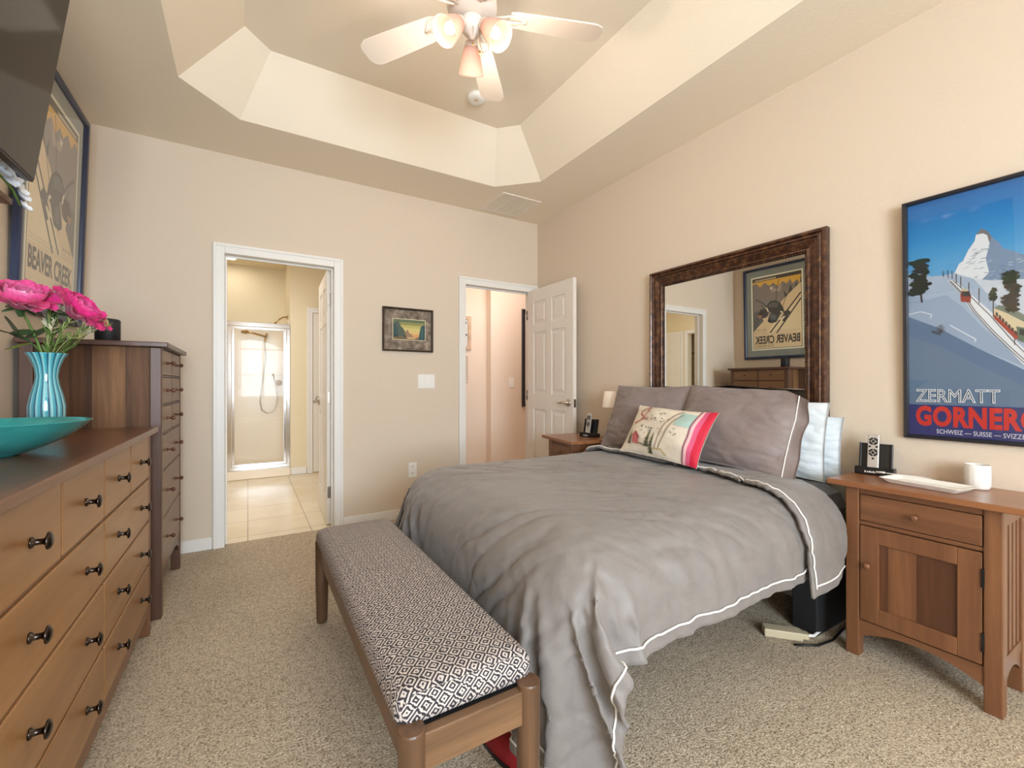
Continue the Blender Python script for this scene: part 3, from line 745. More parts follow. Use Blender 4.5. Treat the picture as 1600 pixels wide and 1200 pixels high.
# draped shape of the duvet: 68 x 68 points in half millimetres (x, then y, then z), each as the step from its neighbour
DUVET = [
1468,-39,-21,-32,-49,-53,-13,51,58,14,-37,-58,-27,-1,24,59,22,-7,-5,1,6,0,2,1,1,0,0,-2,2,-2,1,0,-1,-1,0,-1,-1,-1,-2,-1,-3,-3,-4,-9,-13,-20,-19,4,51,24,-53,-48,43,41,4,
-28,-45,3,2,-4,27,48,41,43,19,18,21,28,42,-41,-32,-33,-51,-54,-36,36,59,22,-16,-60,-41,-3,24,58,23,-14,-6,3,8,7,1,1,0,0,1,0,-1,0,-1,0,0,0,-2,0,-1,0,-1,0,-3,-3,-4,-6,-12,
-20,-22,0,48,28,-46,-56,28,45,7,-18,-49,-11,27,5,36,39,49,45,34,25,16,32,34,-30,-47,-36,-52,-53,-50,10,58,32,-3,-56,-51,-6,27,43,28,-3,-13,6,11,5,2,-1,0,1,-1,0,1,-1,0,
-1,0,0,-1,0,-1,0,-1,0,-1,-2,-3,-5,-10,-19,-26,-4,44,33,-42,-58,15,41,4,-1,-50,-4,15,20,42,46,50,45,39,21,36,33,-23,9,-27,-47,-51,-52,-54,-19,49,47,3,-48,-59,-11,27,50,
25,-9,-13,9,12,4,0,0,-1,0,0,1,1,-2,-1,1,0,-1,0,0,-1,0,0,-1,1,-1,-4,-2,-9,-17,-28,-10,41,36,-39,-56,1,40,15,-5,-46,-10,11,45,43,52,48,45,30,41,38,10,-33,25,5,-38,-49,-53,
-53,-39,27,55,10,-38,-55,-24,27,54,24,-16,-9,13,10,3,-1,0,-1,0,1,0,1,-1,-1,0,0,-1,0,1,-3,2,0,0,0,-1,0,-3,-6,-16,-28,-16,36,39,-36,-53,0,30,17,-11,-33,-18,34,49,45,49,47,
35,42,44,15,-30,-25,27,27,-18,-43,-52,-54,-48,0,54,21,-22,-52,-41,32,52,20,-20,-3,14,9,1,-1,0,0,-1,0,1,1,-2,0,1,-1,0,1,-1,-2,1,1,-1,0,0,0,-1,-3,-13,-27,-23,31,43,-34,
-41,-26,39,0,7,-37,-2,49,48,40,50,39,37,50,27,-13,-44,-18,17,27,25,-37,-48,-54,-51,-27,41,41,-13,-53,-42,28,51,15,-23,3,16,7,-1,-2,0,1,-1,0,2,1,-3,0,1,-1,0,1,-1,-2,2,0,
1,-1,0,-1,0,0,-9,-25,-29,21,47,-33,-24,-41,24,31,-13,-38,26,52,42,43,43,34,46,41,7,-36,-48,3,-4,26,33,-6,-43,-53,-52,-42,14,49,6,-50,-45,23,49,11,-22,7,15,4,-1,-3,2,1,
-2,0,2,1,-3,2,-1,-1,1,1,-2,-1,2,0,0,-1,1,-1,-1,2,-4,-21,-32,9,48,-9,-36,-42,28,28,-33,-17,43,51,30,47,39,36,49,26,-22,-46,-47,41,-43,0,37,19,-26,-49,-54,-47,-12,42,26,
-43,-47,18,45,8,-21,12,12,2,-1,-4,2,2,-1,-1,2,1,-3,1,1,-2,2,0,-2,0,1,0,0,0,0,-1,-2,3,1,-15,-34,-2,47,-5,-30,-40,31,17,-37,4,54,41,28,47,32,46,42,-1,-41,-47,-45,37,-42,
-44,18,32,1,-39,-52,-52,-29,22,39,-26,-50,11,42,6,-19,15,9,0,-1,-4,2,3,-2,-1,3,0,-2,0,1,-2,2,0,-2,0,2,-1,0,0,1,-1,-2,1,3,-7,-31,-14,42,7,-31,-38,35,4,-34,27,53,32,29,45,
33,50,22,-29,-47,-46,-44,27,-30,-43,-42,26,28,-19,-48,-53,-38,-2,41,-5,-52,5,36,7,-18,18,3,1,0,-5,2,3,-1,-2,3,0,-2,1,0,-2,3,-1,-1,0,2,-1,0,-1,1,0,-2,-2,5,-1,-25,-24,34,
17,-28,-36,38,-13,-17,41,47,24,35,37,42,43,-8,-46,-47,-44,-38,-19,13,-29,-43,-32,31,13,-37,-54,-40,-22,26,18,-48,-4,33,5,-14,17,-2,3,0,-6,4,2,-1,-2,3,0,-2,1,1,-2,2,-1,
-1,1,1,-1,0,-1,1,0,-1,-3,5,-1,-12,-31,21,26,-22,-34,37,-20,-1,49,32,25,40,33,49,19,-36,-48,-47,-37,-41,-26,24,14,-36,-42,-22,34,-8,-51,-36,-37,1,30,-31,-19,37,-2,-8,12,
-4,4,0,-5,3,2,-1,-1,1,1,-1,1,0,-2,2,0,-1,1,0,-1,1,-1,0,1,-1,-4,5,-4,1,-31,12,26,-14,-31,31,-20,15,47,20,35,32,43,42,-17,-49,-47,-35,-40,-47,-22,18,28,12,-36,-49,-9,28,
-31,-47,-24,-25,27,-15,-25,30,-2,-4,3,3,-1,2,-4,3,0,0,-1,1,1,-1,0,0,-1,1,0,0,0,1,-1,0,0,0,0,0,-3,2,-2,3,-22,1,24,-16,-17,32,-18,27,32,22,33,36,48,13,-42,-49,-44,-29,-46,
-41,-14,11,18,29,11,-40,-44,-5,15,-47,-19,-33,3,5,-27,27,-8,2,0,4,0,1,-4,4,0,0,-1,1,0,0,0,0,-1,1,0,0,0,-1,1,0,1,-1,0,0,-1,-3,4,2,-20,-4,20,-2,-17,27,-13,29,23,26,32,47,
14,-6,-40,-44,-34,-46,-34,-16,26,-23,9,16,27,9,-42,-42,10,-22,-22,-24,-21,16,-24,20,-11,6,3,-5,4,0,2,0,0,-2,1,0,0,1,-1,0,1,0,0,-1,0,1,0,0,0,0,0,0,-1,-4,6,0,-14,10,-10,
11,-10,20,-5,27,20,24,39,28,5,-14,-47,-35,-48,-26,-9,9,48,-37,-23,1,11,30,2,-40,-39,10,-24,-21,-9,-14,0,-3,6,3,1,0,-1,4,0,0,0,0,0,0,1,-1,0,0,1,0,0,0,0,0,1,-1,0,0,1,-1,
-1,2,-6,3,-9,12,-5,1,-6,10,4,21,19,34,28,4,22,-48,-36,-45,-20,-1,12,14,39,-37,-33,-20,-3,19,11,6,-41,-22,-11,-12,-8,-8,-5,6,-4,3,-1,4,-2,3,-1,0,1,-1,0,0,1,-1,1,0,0,1,0,
-1,1,0,0,0,0,0,0,0,0,-1,1,-5,0,2,0,-2,0,7,5,14,22,19,14,37,-30,-44,-38,-10,5,13,15,15,38,-29,-32,-31,-23,1,32,-20,-1,-26,-8,-14,-11,-1,-4,0,2,0,3,-1,1,1,0,1,-1,0,1,0,-1,
2,-1,1,0,0,0,0,-1,3,-1,-1,-1,1,2,-3,2,0,-2,0,0,0,-2,0,-3,6,3,16,14,13,36,-7,-57,-23,2,10,10,10,16,13,-23,-1,-7,-20,-21,-24,2,21,-6,-13,-14,-11,-6,0,-3,1,3,-1,1,2,0,1,-1,
0,0,1,-1,0,2,-1,0,1,0,-1,1,-1,1,0,-1,1,1,0,-1,-1,2,-1,2,-4,0,1,-1,-2,-1,4,4,12,6,28,1,-47,-13,11,9,11,9,11,9,8,-11,-3,2,-6,-6,-7,-17,4,14,-2,-6,-9,-9,-1,-3,2,1,2,1,-1,1,
1,0,0,0,0,2,-1,1,-1,0,0,1,1,0,-1,0,1,-1,1,-1,1,-1,1,-1,1,-2,1,-1,0,-1,-1,-2,3,4,9,18,-2,-30,0,9,0,11,7,9,9,14,9,48,-5,-1,-2,-7,-8,-8,-2,-7,16,-8,-2,-8,-2,-1,1,2,1,1,0,0,
1,1,0,1,1,-2,0,1,0,1,0,-1,-1,3,-1,-1,1,0,0,0,1,-2,1,0,0,-2,1,-2,2,-2,-2,1,3,1,11,4,-17,3,1,4,1,7,7,5,10,11,10,54,-1,-7,-9,-6,-3,-3,-6,-3,-3,7,-5,-7,0,-2,2,2,1,1,1,0,0,1,
-1,0,2,0,0,0,0,0,1,-1,1,1,-1,0,2,-2,1,-1,0,0,1,-1,0,0,0,0,-3,-2,0,0,2,3,2,2,0,1,0,1,7,4,7,8,8,5,3,42,0,0,-2,-8,-4,-3,-5,-3,1,-1,1,-4,-2,-1,3,-1,1,1,1,0,0,0,1,1,0,0,1,-2,
2,-1,1,0,0,1,0,-1,0,1,-1,1,0,-1,0,1,0,-1,0,-2,2,-2,0,0,2,1,2,0,0,0,2,0,5,5,6,9,3,4,3,50,0,-2,-2,-4,-1,-5,-2,-3,2,-1,-1,-3,-1,0,2,0,0,1,0,1,1,-1,1,1,-1,2,1,-1,0,1,0,-1,1,
-2,2,1,-1,-1,1,0,0,0,0,0,0,0,-2,1,-1,-2,1,1,1,1,-1,3,1,-1,3,1,1,4,3,2,1,2,2,49,-6,2,-2,1,-1,-1,1,-1,-1,-1,-1,1,-2,-1,-1,1,0,1,1,0,3,-1,-1,1,1,-1,0,1,0,-2,2,1,-1,2,-1,0,
0,0,-1,2,-2,0,1,-2,2,0,-1,0,1,-2,0,1,-1,2,1,1,1,0,2,1,-1,0,-1,4,4,1,3,50,0,-2,2,1,0,-1,-1,1,-1,-1,-1,0,0,-1,0,1,0,0,2,0,1,-1,1,0,0,0,0,2,-1,0,0,1,0,-1,1,1,0,-1,-1,2,-1,
0,0,-1,0,0,0,0,0,-1,0,1,0,1,1,1,2,-1,1,0,0,0,1,0,0,0,2,57,0,0,1,1,-1,0,-1,0,-1,1,-2,0,-1,-1,1,2,0,0,1,-1,2,-2,2,1,0,-1,0,2,-2,0,2,0,-1,1,0,0,0,1,0,0,0,-1,0,-1,0,0,0,-1,
0,1,0,1,0,-1,1,1,0,0,3,1,-2,1,0,1,0,1,0,58,-1,1,1,-1,0,0,0,0,-1,0,-1,1,-1,0,-1,2,-1,1,0,0,0,2,0,0,0,0,1,-1,1,0,1,-1,1,0,1,-2,1,1,0,-1,1,-1,0,-1,2,-2,0,-1,2,-2,1,1,-1,0,
2,-1,2,1,0,1,1,-1,0,1,1,1,-2,57,1,0,0,1,-1,0,0,0,0,-2,0,-1,1,-1,1,0,1,0,0,1,0,1,0,1,-1,0,1,0,0,0,0,0,1,0,0,1,0,0,-1,0,0,0,1,-1,-1,1,0,-1,0,-1,2,0,-1,2,-1,1,1,1,1,0,0,0,
1,0,0,1,0,57,2,1,-1,1,-1,-1,1,0,0,0,-1,0,-2,1,1,-1,0,0,2,-1,2,0,-1,1,0,1,-1,0,2,-1,-1,1,1,-1,2,-2,1,1,-1,1,-1,-1,2,-1,-2,3,-1,0,-3,2,2,-3,1,2,0,1,1,-1,2,-1,0,2,-1,1,1,
-1,1,59,2,-1,0,0,0,0,0,-1,0,0,-1,0,1,-2,2,-1,1,-1,1,1,1,-1,0,1,-1,1,1,0,0,0,1,0,1,-2,0,2,-1,1,-1,0,-1,1,-1,1,-2,1,0,0,-1,1,1,-1,1,1,0,1,0,1,0,0,0,1,1,0,-1,1,-1,57,1,1,0,
0,0,-1,1,0,-1,1,-1,-1,-1,1,0,0,2,0,-1,1,-1,2,0,0,0,1,0,0,1,-1,0,1,0,0,0,0,0,1,-1,1,-1,0,1,-1,0,-1,1,0,0,0,0,0,0,1,-1,2,1,0,-1,2,-1,1,1,0,0,0,0,60,1,-1,0,-1,2,-1,0,0,-1,
0,0,0,-1,1,0,0,0,0,0,0,0,1,1,0,0,1,0,1,-1,-1,1,1,0,0,0,0,-1,1,1,-1,-1,0,1,0,0,0,-1,0,1,0,0,0,1,-1,2,-1,1,-2,4,0,-2,3,0,-2,1,1,1,57,-1,1,2,-2,0,1,-1,1,0,0,-1,1,-2,1,0,-1,
1,0,-1,3,0,0,0,0,0,1,-1,1,1,0,0,-1,-1,2,0,-1,1,0,0,0,0,0,1,-1,-1,1,0,1,0,-1,1,0,0,1,-1,0,0,0,3,-1,0,1,0,2,-1,0,-1,58,0,0,0,1,0,-1,1,-1,0,0,-1,0,0,0,1,-1,2,-1,2,-2,1,0,2,
-1,1,1,-1,0,0,1,0,-1,2,-1,0,-1,2,-1,1,-1,0,0,1,-1,0,0,0,0,0,0,1,-1,0,1,0,1,-1,2,0,-1,2,-1,0,0,1,1,0,58,-1,1,0,1,0,0,-1,0,1,-1,0,-1,1,-1,2,-3,2,1,0,0,1,-2,1,-1,2,-1,3,-2,
2,1,-2,1,0,0,0,1,1,-2,0,1,0,-1,0,0,1,-2,2,0,0,-2,1,0,0,1,1,0,0,0,1,0,-1,2,-1,-1,3,0,-2,56,4,-3,1,1,0,-1,1,-1,0,0,-1,1,0,-1,1,0,1,0,0,0,1,0,0,1,0,0,1,-1,0,0,1,0,-1,1,2,
-2,0,0,1,-1,0,0,1,0,0,1,-2,0,0,1,-1,-1,1,0,2,-1,1,0,0,1,0,1,0,0,0,0,0,59,1,0,-1,1,1,0,-1,-1,2,-1,0,-1,1,0,0,0,0,1,0,0,1,0,0,0,1,0,0,0,0,0,0,2,-1,1,-1,1,-1,1,-1,0,0,2,-2,
0,0,0,0,1,0,-1,0,0,0,1,2,-2,1,0,1,0,0,1,0,-1,1,0,0,58,0,2,-1,0,0,0,-2,2,1,-3,2,-1,1,0,-1,1,0,1,1,0,-1,1,1,-3,3,1,-1,1,0,-2,1,0,2,-1,0,0,1,-1,1,-1,1,0,-1,0,1,1,-3,1,1,-1,
2,-3,2,0,-1,2,0,0,1,1,0,0,0,-1,0,0,2,58,1,-1,0,1,1,-1,1,-2,0,2,-1,0,0,1,-1,0,0,1,1,0,-1,0,1,0,1,0,0,0,1,0,-1,1,1,-1,0,-1,1,1,0,0,0,0,-1,1,-1,0,3,-3,1,0,0,-1,1,0,0,0,0,1,
0,2,-3,1,1,-1,2,-1,1,59,0,-1,2,-1,-1,2,-1,1,-1,0,0,0,0,0,1,-1,1,0,0,1,0,0,-1,1,0,1,1,0,0,0,0,0,-1,2,-1,0,1,-1,0,1,0,0,0,0,0,-2,1,0,1,0,1,-1,0,1,0,-1,0,0,2,0,0,0,0,-1,1,
2,-2,58,0,0,-1,1,1,-1,1,0,-2,1,0,-1,1,0,-1,2,1,-1,0,1,-2,3,-1,0,2,-1,0,0,1,-1,1,0,0,0,1,0,0,0,0,-2,0,2,-1,1,-1,1,-1,1,0,0,-1,0,1,-1,0,2,-1,1,-1,1,1,0,1,-1,0,1,0,57,0,0,
1,-1,0,2,-1,-1,1,1,-1,0,-1,2,0,1,-1,-2,2,1,1,0,-1,1,0,1,-1,-1,3,0,-1,0,0,0,-1,1,1,0,0,0,0,-1,2,-2,1,1,-2,0,1,-1,0,1,0,0,0,0,-1,2,0,0,1,0,1,0,-1,1,0,59,-2,2,-1,1,0,0,1,
-1,0,-1,1,0,0,0,1,0,0,1,-2,2,-1,1,1,1,-2,1,1,0,0,-1,1,-1,-1,3,0,-1,1,0,0,0,-2,2,0,-1,0,1,-1,0,1,0,-1,1,0,0,0,1,-1,1,0,1,1,-1,0,0,0,0,2,58,-1,0,1,-1,1,0,-1,1,0,1,-1,0,1,
-1,1,0,-1,1,2,-1,-2,3,0,0,-1,0,0,2,0,0,0,-1,1,-1,1,1,-1,1,0,-2,1,0,0,0,0,0,0,1,0,1,-1,0,0,0,0,1,0,-1,1,0,1,0,0,1,0,0,0,57,0,0,1,0,0,-1,0,1,-1,1,1,0,-1,1,0,1,0,-1,0,1,0,
1,0,1,0,-1,2,-3,2,1,-1,1,0,-1,2,-2,1,-1,0,1,-1,0,1,1,0,-1,1,-2,1,0,0,-1,1,1,-1,0,0,-2,3,-1,1,0,2,-1,0,1,-1,57,2,-1,-1,2,-1,0,1,-1,1,-1,0,1,2,-2,1,0,0,0,1,0,1,-2,1,0,1,
-1,0,2,1,0,-1,1,0,-1,0,1,1,-2,1,0,0,0,-1,1,-1,0,1,0,0,-1,0,1,0,0,-1,1,0,0,1,-1,2,0,0,0,0,1,0,59,0,1,0,-1,0,1,0,1,-1,1,-1,1,-1,0,0,0,1,1,0,0,0,1,-1,1,-1,0,1,2,-1,0,-1,2,
-1,1,-1,0,2,-1,-1,2,-1,-1,1,0,1,-1,1,0,-1,-1,1,1,-1,0,-2,2,0,0,2,-1,0,0,1,0,0,0,1,56,3,-2,1,0,0,2,-2,1,0,0,0,0,2,-2,1,2,-3,1,1,0,-1,2,0,-1,2,0,-1,1,1,-1,0,0,0,2,-1,0,-1,
-1,1,2,-1,1,-3,2,1,-1,-2,2,0,-1,1,-1,1,0,2,-3,1,-1,3,-1,0,0,0,1,0,1,0,58,2,0,0,1,-1,1,-1,0,1,0,0,-1,2,0,0,0,-1,1,1,0,1,-1,2,-2,1,0,0,1,-1,2,-1,1,0,-2,1,0,-1,2,0,-1,0,0,
1,0,0,0,1,-1,0,1,0,-1,0,0,1,-1,0,1,0,0,0,0,0,1,0,-1,1,60,-1,0,2,-1,0,-1,2,0,0,0,0,-1,2,0,1,-2,2,-1,0,2,0,0,0,-1,3,-2,0,1,0,0,1,0,0,0,-1,1,-2,2,1,-1,-1,1,-1,1,-1,1,-1,2,
0,-2,1,-1,2,-1,0,0,0,1,0,0,0,1,-2,2,0,-1,2,57,0,1,-1,1,0,2,-1,-1,0,-1,2,0,1,-1,1,0,0,2,0,-1,-1,1,2,1,-3,1,1,0,0,-1,3,-2,1,1,-1,0,1,-1,0,0,0,0,1,-1,0,1,-1,-1,1,0,1,-1,-1,
2,-1,2,-2,-1,1,0,0,1,1,0,-2,2,0,59,0,0,0,0,0,-1,2,0,0,-1,1,1,-1,0,1,0,0,1,-1,0,2,-1,2,-2,1,0,1,0,0,-1,0,1,0,-1,1,1,-1,0,0,1,0,1,-1,-1,1,0,0,0,-1,1,0,0,0,0,-1,1,0,1,-1,1,
0,0,0,0,1,0,0,59,-1,0,-1,2,0,-1,1,1,0,-1,-1,1,1,0,1,-1,0,0,0,1,0,0,0,0,1,0,2,-3,2,-2,2,0,1,0,-1,1,0,-1,2,-1,0,-2,2,0,0,1,-1,0,0,0,0,0,1,0,-2,1,0,2,-1,1,0,-2,0,2,0,1,0,
56,1,-1,0,3,-2,0,-1,0,2,0,1,-1,1,1,-2,0,2,0,0,0,0,0,0,0,1,1,1,0,-2,0,0,2,-1,2,-1,-1,-1,2,-1,1,0,0,0,0,1,-1,1,-1,1,-1,0,1,-2,0,0,0,1,0,0,0,1,1,-1,0,0,0,2,58,1,0,1,-2,1,0,
0,0,1,-1,2,-2,2,-1,0,1,1,0,0,0,0,1,0,-1,1,1,-1,0,1,0,0,0,-1,2,-1,2,-1,-1,1,0,1,-1,0,0,-1,1,0,0,1,-2,0,1,0,-1,1,0,0,0,0,1,-1,0,1,-1,2,0,0,58,1,-1,2,-2,2,-1,0,0,1,0,0,0,1,
0,-1,2,-1,2,-3,2,1,-1,1,1,-2,1,1,1,-1,0,0,0,0,0,1,1,-3,1,1,0,1,-1,1,-1,1,-1,-1,1,1,-1,0,1,-1,-1,1,0,1,-1,0,1,0,0,0,0,0,1,0,59,0,0,0,-1,1,0,0,1,-1,0,2,-1,-1,2,-1,2,-1,1,
1,-1,0,1,1,0,-1,1,-1,0,1,-1,0,1,0,0,0,1,0,-1,0,1,0,-1,1,-2,2,0,1,0,-2,0,0,1,-1,1,1,-2,1,0,1,-1,1,0,0,0,0,-1,2,57,0,0,0,1,-1,2,-1,0,1,-1,1,1,0,1,-1,0,0,1,1,-1,-1,3,-1,0,
-1,1,0,1,1,-2,0,0,0,1,1,-2,2,-1,1,0,0,0,0,0,0,0,0,-1,1,-1,1,1,-2,1,-1,1,0,1,-2,1,1,0,1,-1,1,-1,1,57,1,-1,2,1,0,-2,1,1,-1,0,1,0,0,1,0,0,1,1,-2,2,-1,1,0,0,0,0,1,-1,1,-1,1,
0,-1,0,1,0,1,-1,1,-1,0,1,-1,2,-2,1,-1,2,-2,1,0,-1,1,1,-1,0,0,1,-1,1,0,1,-1,0,1,0,-1,60,-1,0,-1,2,-1,3,-3,1,-1,1,0,2,0,-1,0,2,0,0,0,0,0,-1,1,2,-1,0,-2,4,-2,1,0,-1,1,0,0,
-1,2,0,0,-2,1,1,0,-1,2,-1,-1,1,1,-1,1,0,-1,-1,1,-1,2,-1,-1,0,1,2,-1,-1,2,0,-1,58,-1,1,-1,1,0,0,-1,1,1,-1,0,1,1,0,0,0,1,0,0,0,1,-1,0,1,0,0,0,0,0,0,0,1,0,0,0,1,-1,0,0,0,0,
1,-1,1,0,0,1,-2,1,1,-1,-1,2,-2,0,0,2,-1,0,0,-1,2,-1,2,-2,2,-1,57,0,0,1,-1,2,-1,0,0,0,1,1,-2,2,0,0,1,-1,2,-2,1,1,0,0,0,1,-1,1,0,-1,2,-1,0,0,1,-1,0,0,0,0,0,1,-1,1,0,0,1,
-2,0,1,0,1,-1,1,-1,-1,2,-2,1,0,0,0,-1,2,1,-1,0,0,58,0,1,-1,-1,2,0,-1,1,0,1,-1,2,0,0,-1,1,0,-1,3,-1,0,0,2,0,-2,1,0,0,1,-2,3,-1,-1,2,-1,1,-1,0,0,2,-2,0,1,0,0,0,1,-1,1,-1,
1,-3,4,-2,-1,0,0,2,-3,1,2,-1,0,1,0,1,0,57,1,1,0,0,0,0,1,-1,0,-1,2,1,-1,1,0,2,-1,1,-1,-1,1,0,0,1,-1,1,0,0,0,0,1,1,-1,0,0,0,0,0,0,0,0,-1,1,1,0,0,-1,0,1,0,0,2,-3,0,1,0,0,0,
-1,1,0,0,1,-1,2,-1,1,59,-1,1,1,0,0,0,0,0,1,-1,0,1,0,1,1,0,0,0,0,0,1,-1,0,1,-1,1,0,1,-1,0,-1,1,1,-1,0,0,1,0,0,0,0,0,1,0,-1,-1,1,2,-1,0,-1,2,-1,-1,0,0,0,0,0,0,0,1,1,0,0,1,
0,58,0,0,-1,2,-2,1,0,2,0,-2,2,0,-1,2,0,0,1,2,-3,1,-1,0,1,0,1,1,-1,-1,1,1,-1,1,-1,0,1,0,-1,1,0,2,-3,1,-1,0,2,-1,1,0,-2,1,1,1,-1,0,-1,0,0,1,-1,1,1,-1,0,2,-1,0,0,1672,44,
56,49,22,15,49,26,15,51,35,-26,40,60,44,15,54,59,59,60,58,60,59,60,59,59,60,59,60,59,60,59,59,60,59,60,59,60,59,59,60,59,59,59,58,56,56,57,32,50,27,33,28,38,60,49,39,52,
56,58,52,15,-22,24,56,57,55,53,38,23,49,47,14,5,37,41,11,48,47,-18,32,60,46,18,53,58,59,59,59,59,59,59,60,59,60,59,59,60,59,60,59,60,59,59,60,59,60,59,60,59,59,59,58,57,
54,58,34,48,35,27,44,32,59,54,35,52,54,56,40,-18,4,32,46,52,57,35,15,40,27,42,10,4,18,51,14,41,54,1,17,60,39,35,53,52,57,59,58,60,59,59,60,59,60,59,59,60,59,60,59,59,60,
59,60,59,60,59,59,60,59,59,59,56,53,58,36,47,41,25,50,34,60,57,33,50,55,53,-5,1,25,32,39,54,34,34,-22,52,47,28,14,6,5,47,25,31,56,23,6,58,41,33,54,55,56,59,58,59,60,59,
60,59,59,60,59,60,59,59,60,59,60,59,59,60,59,60,59,60,59,59,59,57,52,58,38,45,43,26,55,40,56,58,38,48,57,18,1,18,26,33,46,36,32,55,-14,45,49,39,20,2,6,35,40,21,54,45,1,
52,47,28,54,56,57,58,59,59,60,59,59,60,59,60,59,59,60,59,60,59,59,60,59,60,59,60,59,59,60,59,59,57,53,56,41,42,46,29,56,49,50,57,47,47,44,-11,30,22,27,43,34,31,54,39,
-18,43,45,47,32,9,1,21,52,18,54,41,24,36,47,31,54,57,58,57,59,59,60,59,59,60,59,60,59,59,60,59,59,60,59,60,59,59,60,59,60,59,59,60,59,58,53,55,43,40,48,41,51,42,58,57,
44,51,11,9,39,21,39,39,26,46,52,15,-22,49,44,44,40,22,1,11,47,33,40,53,21,36,48,32,56,56,58,58,59,59,59,60,59,60,59,59,60,59,59,60,59,60,59,59,60,59,60,59,59,60,59,60,
59,59,53,53,51,31,52,53,40,54,51,53,44,45,-1,32,32,33,43,29,35,53,34,0,-21,45,47,39,50,33,9,4,35,53,29,54,27,33,48,36,56,56,58,57,60,59,59,60,59,60,59,59,60,59,59,60,59,
59,60,59,60,59,59,60,59,60,59,59,60,59,55,51,55,32,60,46,41,52,52,45,54,23,13,47,28,38,41,26,47,46,13,-8,19,10,42,39,46,45,23,1,24,54,39,47,34,31,48,39,57,55,58,58,60,
59,59,60,59,59,60,59,59,60,59,60,59,59,60,59,59,60,59,59,60,59,60,59,59,60,57,50,56,34,61,47,43,50,53,45,50,14,32,46,30,44,30,35,52,27,0,-14,25,1,8,38,40,50,37,10,12,46,
51,42,48,23,48,43,57,55,58,58,60,59,59,60,59,59,60,59,59,60,59,59,60,59,59,60,59,59,60,59,60,59,59,60,59,59,59,51,56,39,59,48,44,49,53,47,45,15,43,44,33,44,24,48,41,10,
-7,-18,-13,34,-4,17,36,42,48,22,8,38,55,44,53,24,46,48,56,55,57,59,60,59,59,60,59,59,59,60,59,60,59,59,60,59,59,60,59,59,60,59,59,60,59,60,59,59,59,53,54,46,55,51,46,46,
51,55,35,24,50,41,39,34,31,50,21,2,-13,-25,-26,48,31,-5,18,39,47,37,10,33,50,50,54,29,45,50,57,55,57,59,60,59,59,59,60,59,59,60,59,59,60,59,59,60,59,59,60,59,59,60,59,
60,59,59,59,59,60,56,51,54,51,53,48,45,53,56,25,40,50,38,43,24,48,33,9,-4,-26,-23,-21,43,49,26,-5,25,35,50,16,37,40,56,49,46,39,49,58,55,58,59,60,59,59,59,60,59,59,59,
60,59,59,60,59,59,60,59,59,60,59,60,59,59,60,59,59,59,59,59,51,55,50,58,48,42,59,52,26,53,41,46,32,33,46,11,11,-27,-25,-8,-24,47,41,48,21,-7,35,39,35,27,50,47,51,52,41,
51,59,55,58,59,60,59,59,59,59,60,59,59,60,59,59,60,59,59,60,59,59,60,59,59,60,59,59,60,59,59,59,60,51,56,51,56,55,45,59,44,40,51,44,41,30,42,18,8,4,-36,-10,23,-27,52,46,
41,42,16,-2,38,44,25,52,45,54,52,46,53,58,57,58,59,59,60,59,59,59,60,59,59,59,60,59,60,59,59,59,60,59,59,60,59,59,60,59,59,60,58,59,60,52,57,53,59,55,50,58,41,52,48,46,
30,34,41,29,-15,-31,-12,31,39,-17,38,53,47,42,39,10,7,39,34,50,49,52,51,54,55,57,59,58,59,59,59,59,60,59,59,60,59,59,60,59,59,60,59,59,59,60,59,59,60,59,60,59,59,59,59,
59,59,56,56,57,58,55,54,59,46,51,50,38,33,37,44,-9,-33,-3,37,35,29,11,21,29,51,50,37,38,1,27,42,40,51,56,54,55,57,59,57,58,59,59,59,59,59,60,59,59,60,59,59,60,59,59,60,
59,59,60,59,59,60,59,59,60,59,59,59,59,57,59,57,59,57,58,57,58,52,51,43,41,37,41,7,-27,4,37,35,23,9,-19,25,25,40,52,49,32,34,14,39,38,50,57,56,57,58,58,59,58,59,60,59,
59,59,59,60,59,59,60,59,60,59,59,60,59,59,60,59,59,60,59,59,60,59,59,59,60,58,58,59,59,58,59,58,59,54,50,48,43,29,29,-24,16,38,32,9,4,4,29,4,14,26,42,50,43,27,29,35,49,
45,55,58,59,59,59,58,59,60,59,59,59,60,59,59,60,59,59,60,59,60,59,59,60,59,60,59,59,60,59,59,60,59,59,60,59,59,59,59,59,59,60,59,59,54,52,53,17,45,-3,32,29,25,21,9,3,9,
49,9,6,7,10,33,45,43,31,30,48,51,54,59,59,59,59,59,59,60,59,59,60,59,60,59,59,59,60,59,60,59,60,59,60,59,59,60,59,60,59,59,60,59,60,59,60,59,59,59,60,59,61,58,58,56,55,
31,45,22,35,28,18,16,14,21,17,13,56,8,10,-3,15,10,14,24,45,33,46,51,55,59,60,59,59,60,59,60,59,60,59,60,59,59,60,59,60,59,59,60,59,60,59,60,59,60,59,60,59,59,60,59,60,
59,59,60,60,59,60,59,62,57,59,56,48,43,35,40,23,8,14,13,14,14,18,10,19,14,11,8,2,1,-4,23,38,52,33,55,55,59,59,60,59,60,59,60,60,59,60,59,60,59,59,60,59,60,59,60,59,60,
59,60,59,60,59,60,59,60,59,60,59,60,59,60,59,60,60,59,61,58,58,53,53,46,39,10,18,29,-5,8,10,14,11,11,-14,14,4,-5,3,11,23,39,32,24,50,48,57,59,61,59,59,60,60,59,60,60,59,
60,59,60,59,60,59,60,59,60,59,60,59,59,60,60,59,60,59,60,59,60,59,60,59,60,60,59,60,59,62,58,58,58,50,44,25,31,31,7,14,4,-2,3,1,2,-38,17,18,10,4,21,18,25,36,44,37,54,54,
59,60,59,60,60,59,60,59,60,60,59,60,59,60,59,60,59,60,59,60,59,60,59,60,60,59,60,59,60,59,60,59,60,60,59,60,59,60,60,61,58,59,53,49,41,42,33,26,15,12,7,-1,6,9,10,-29,14,
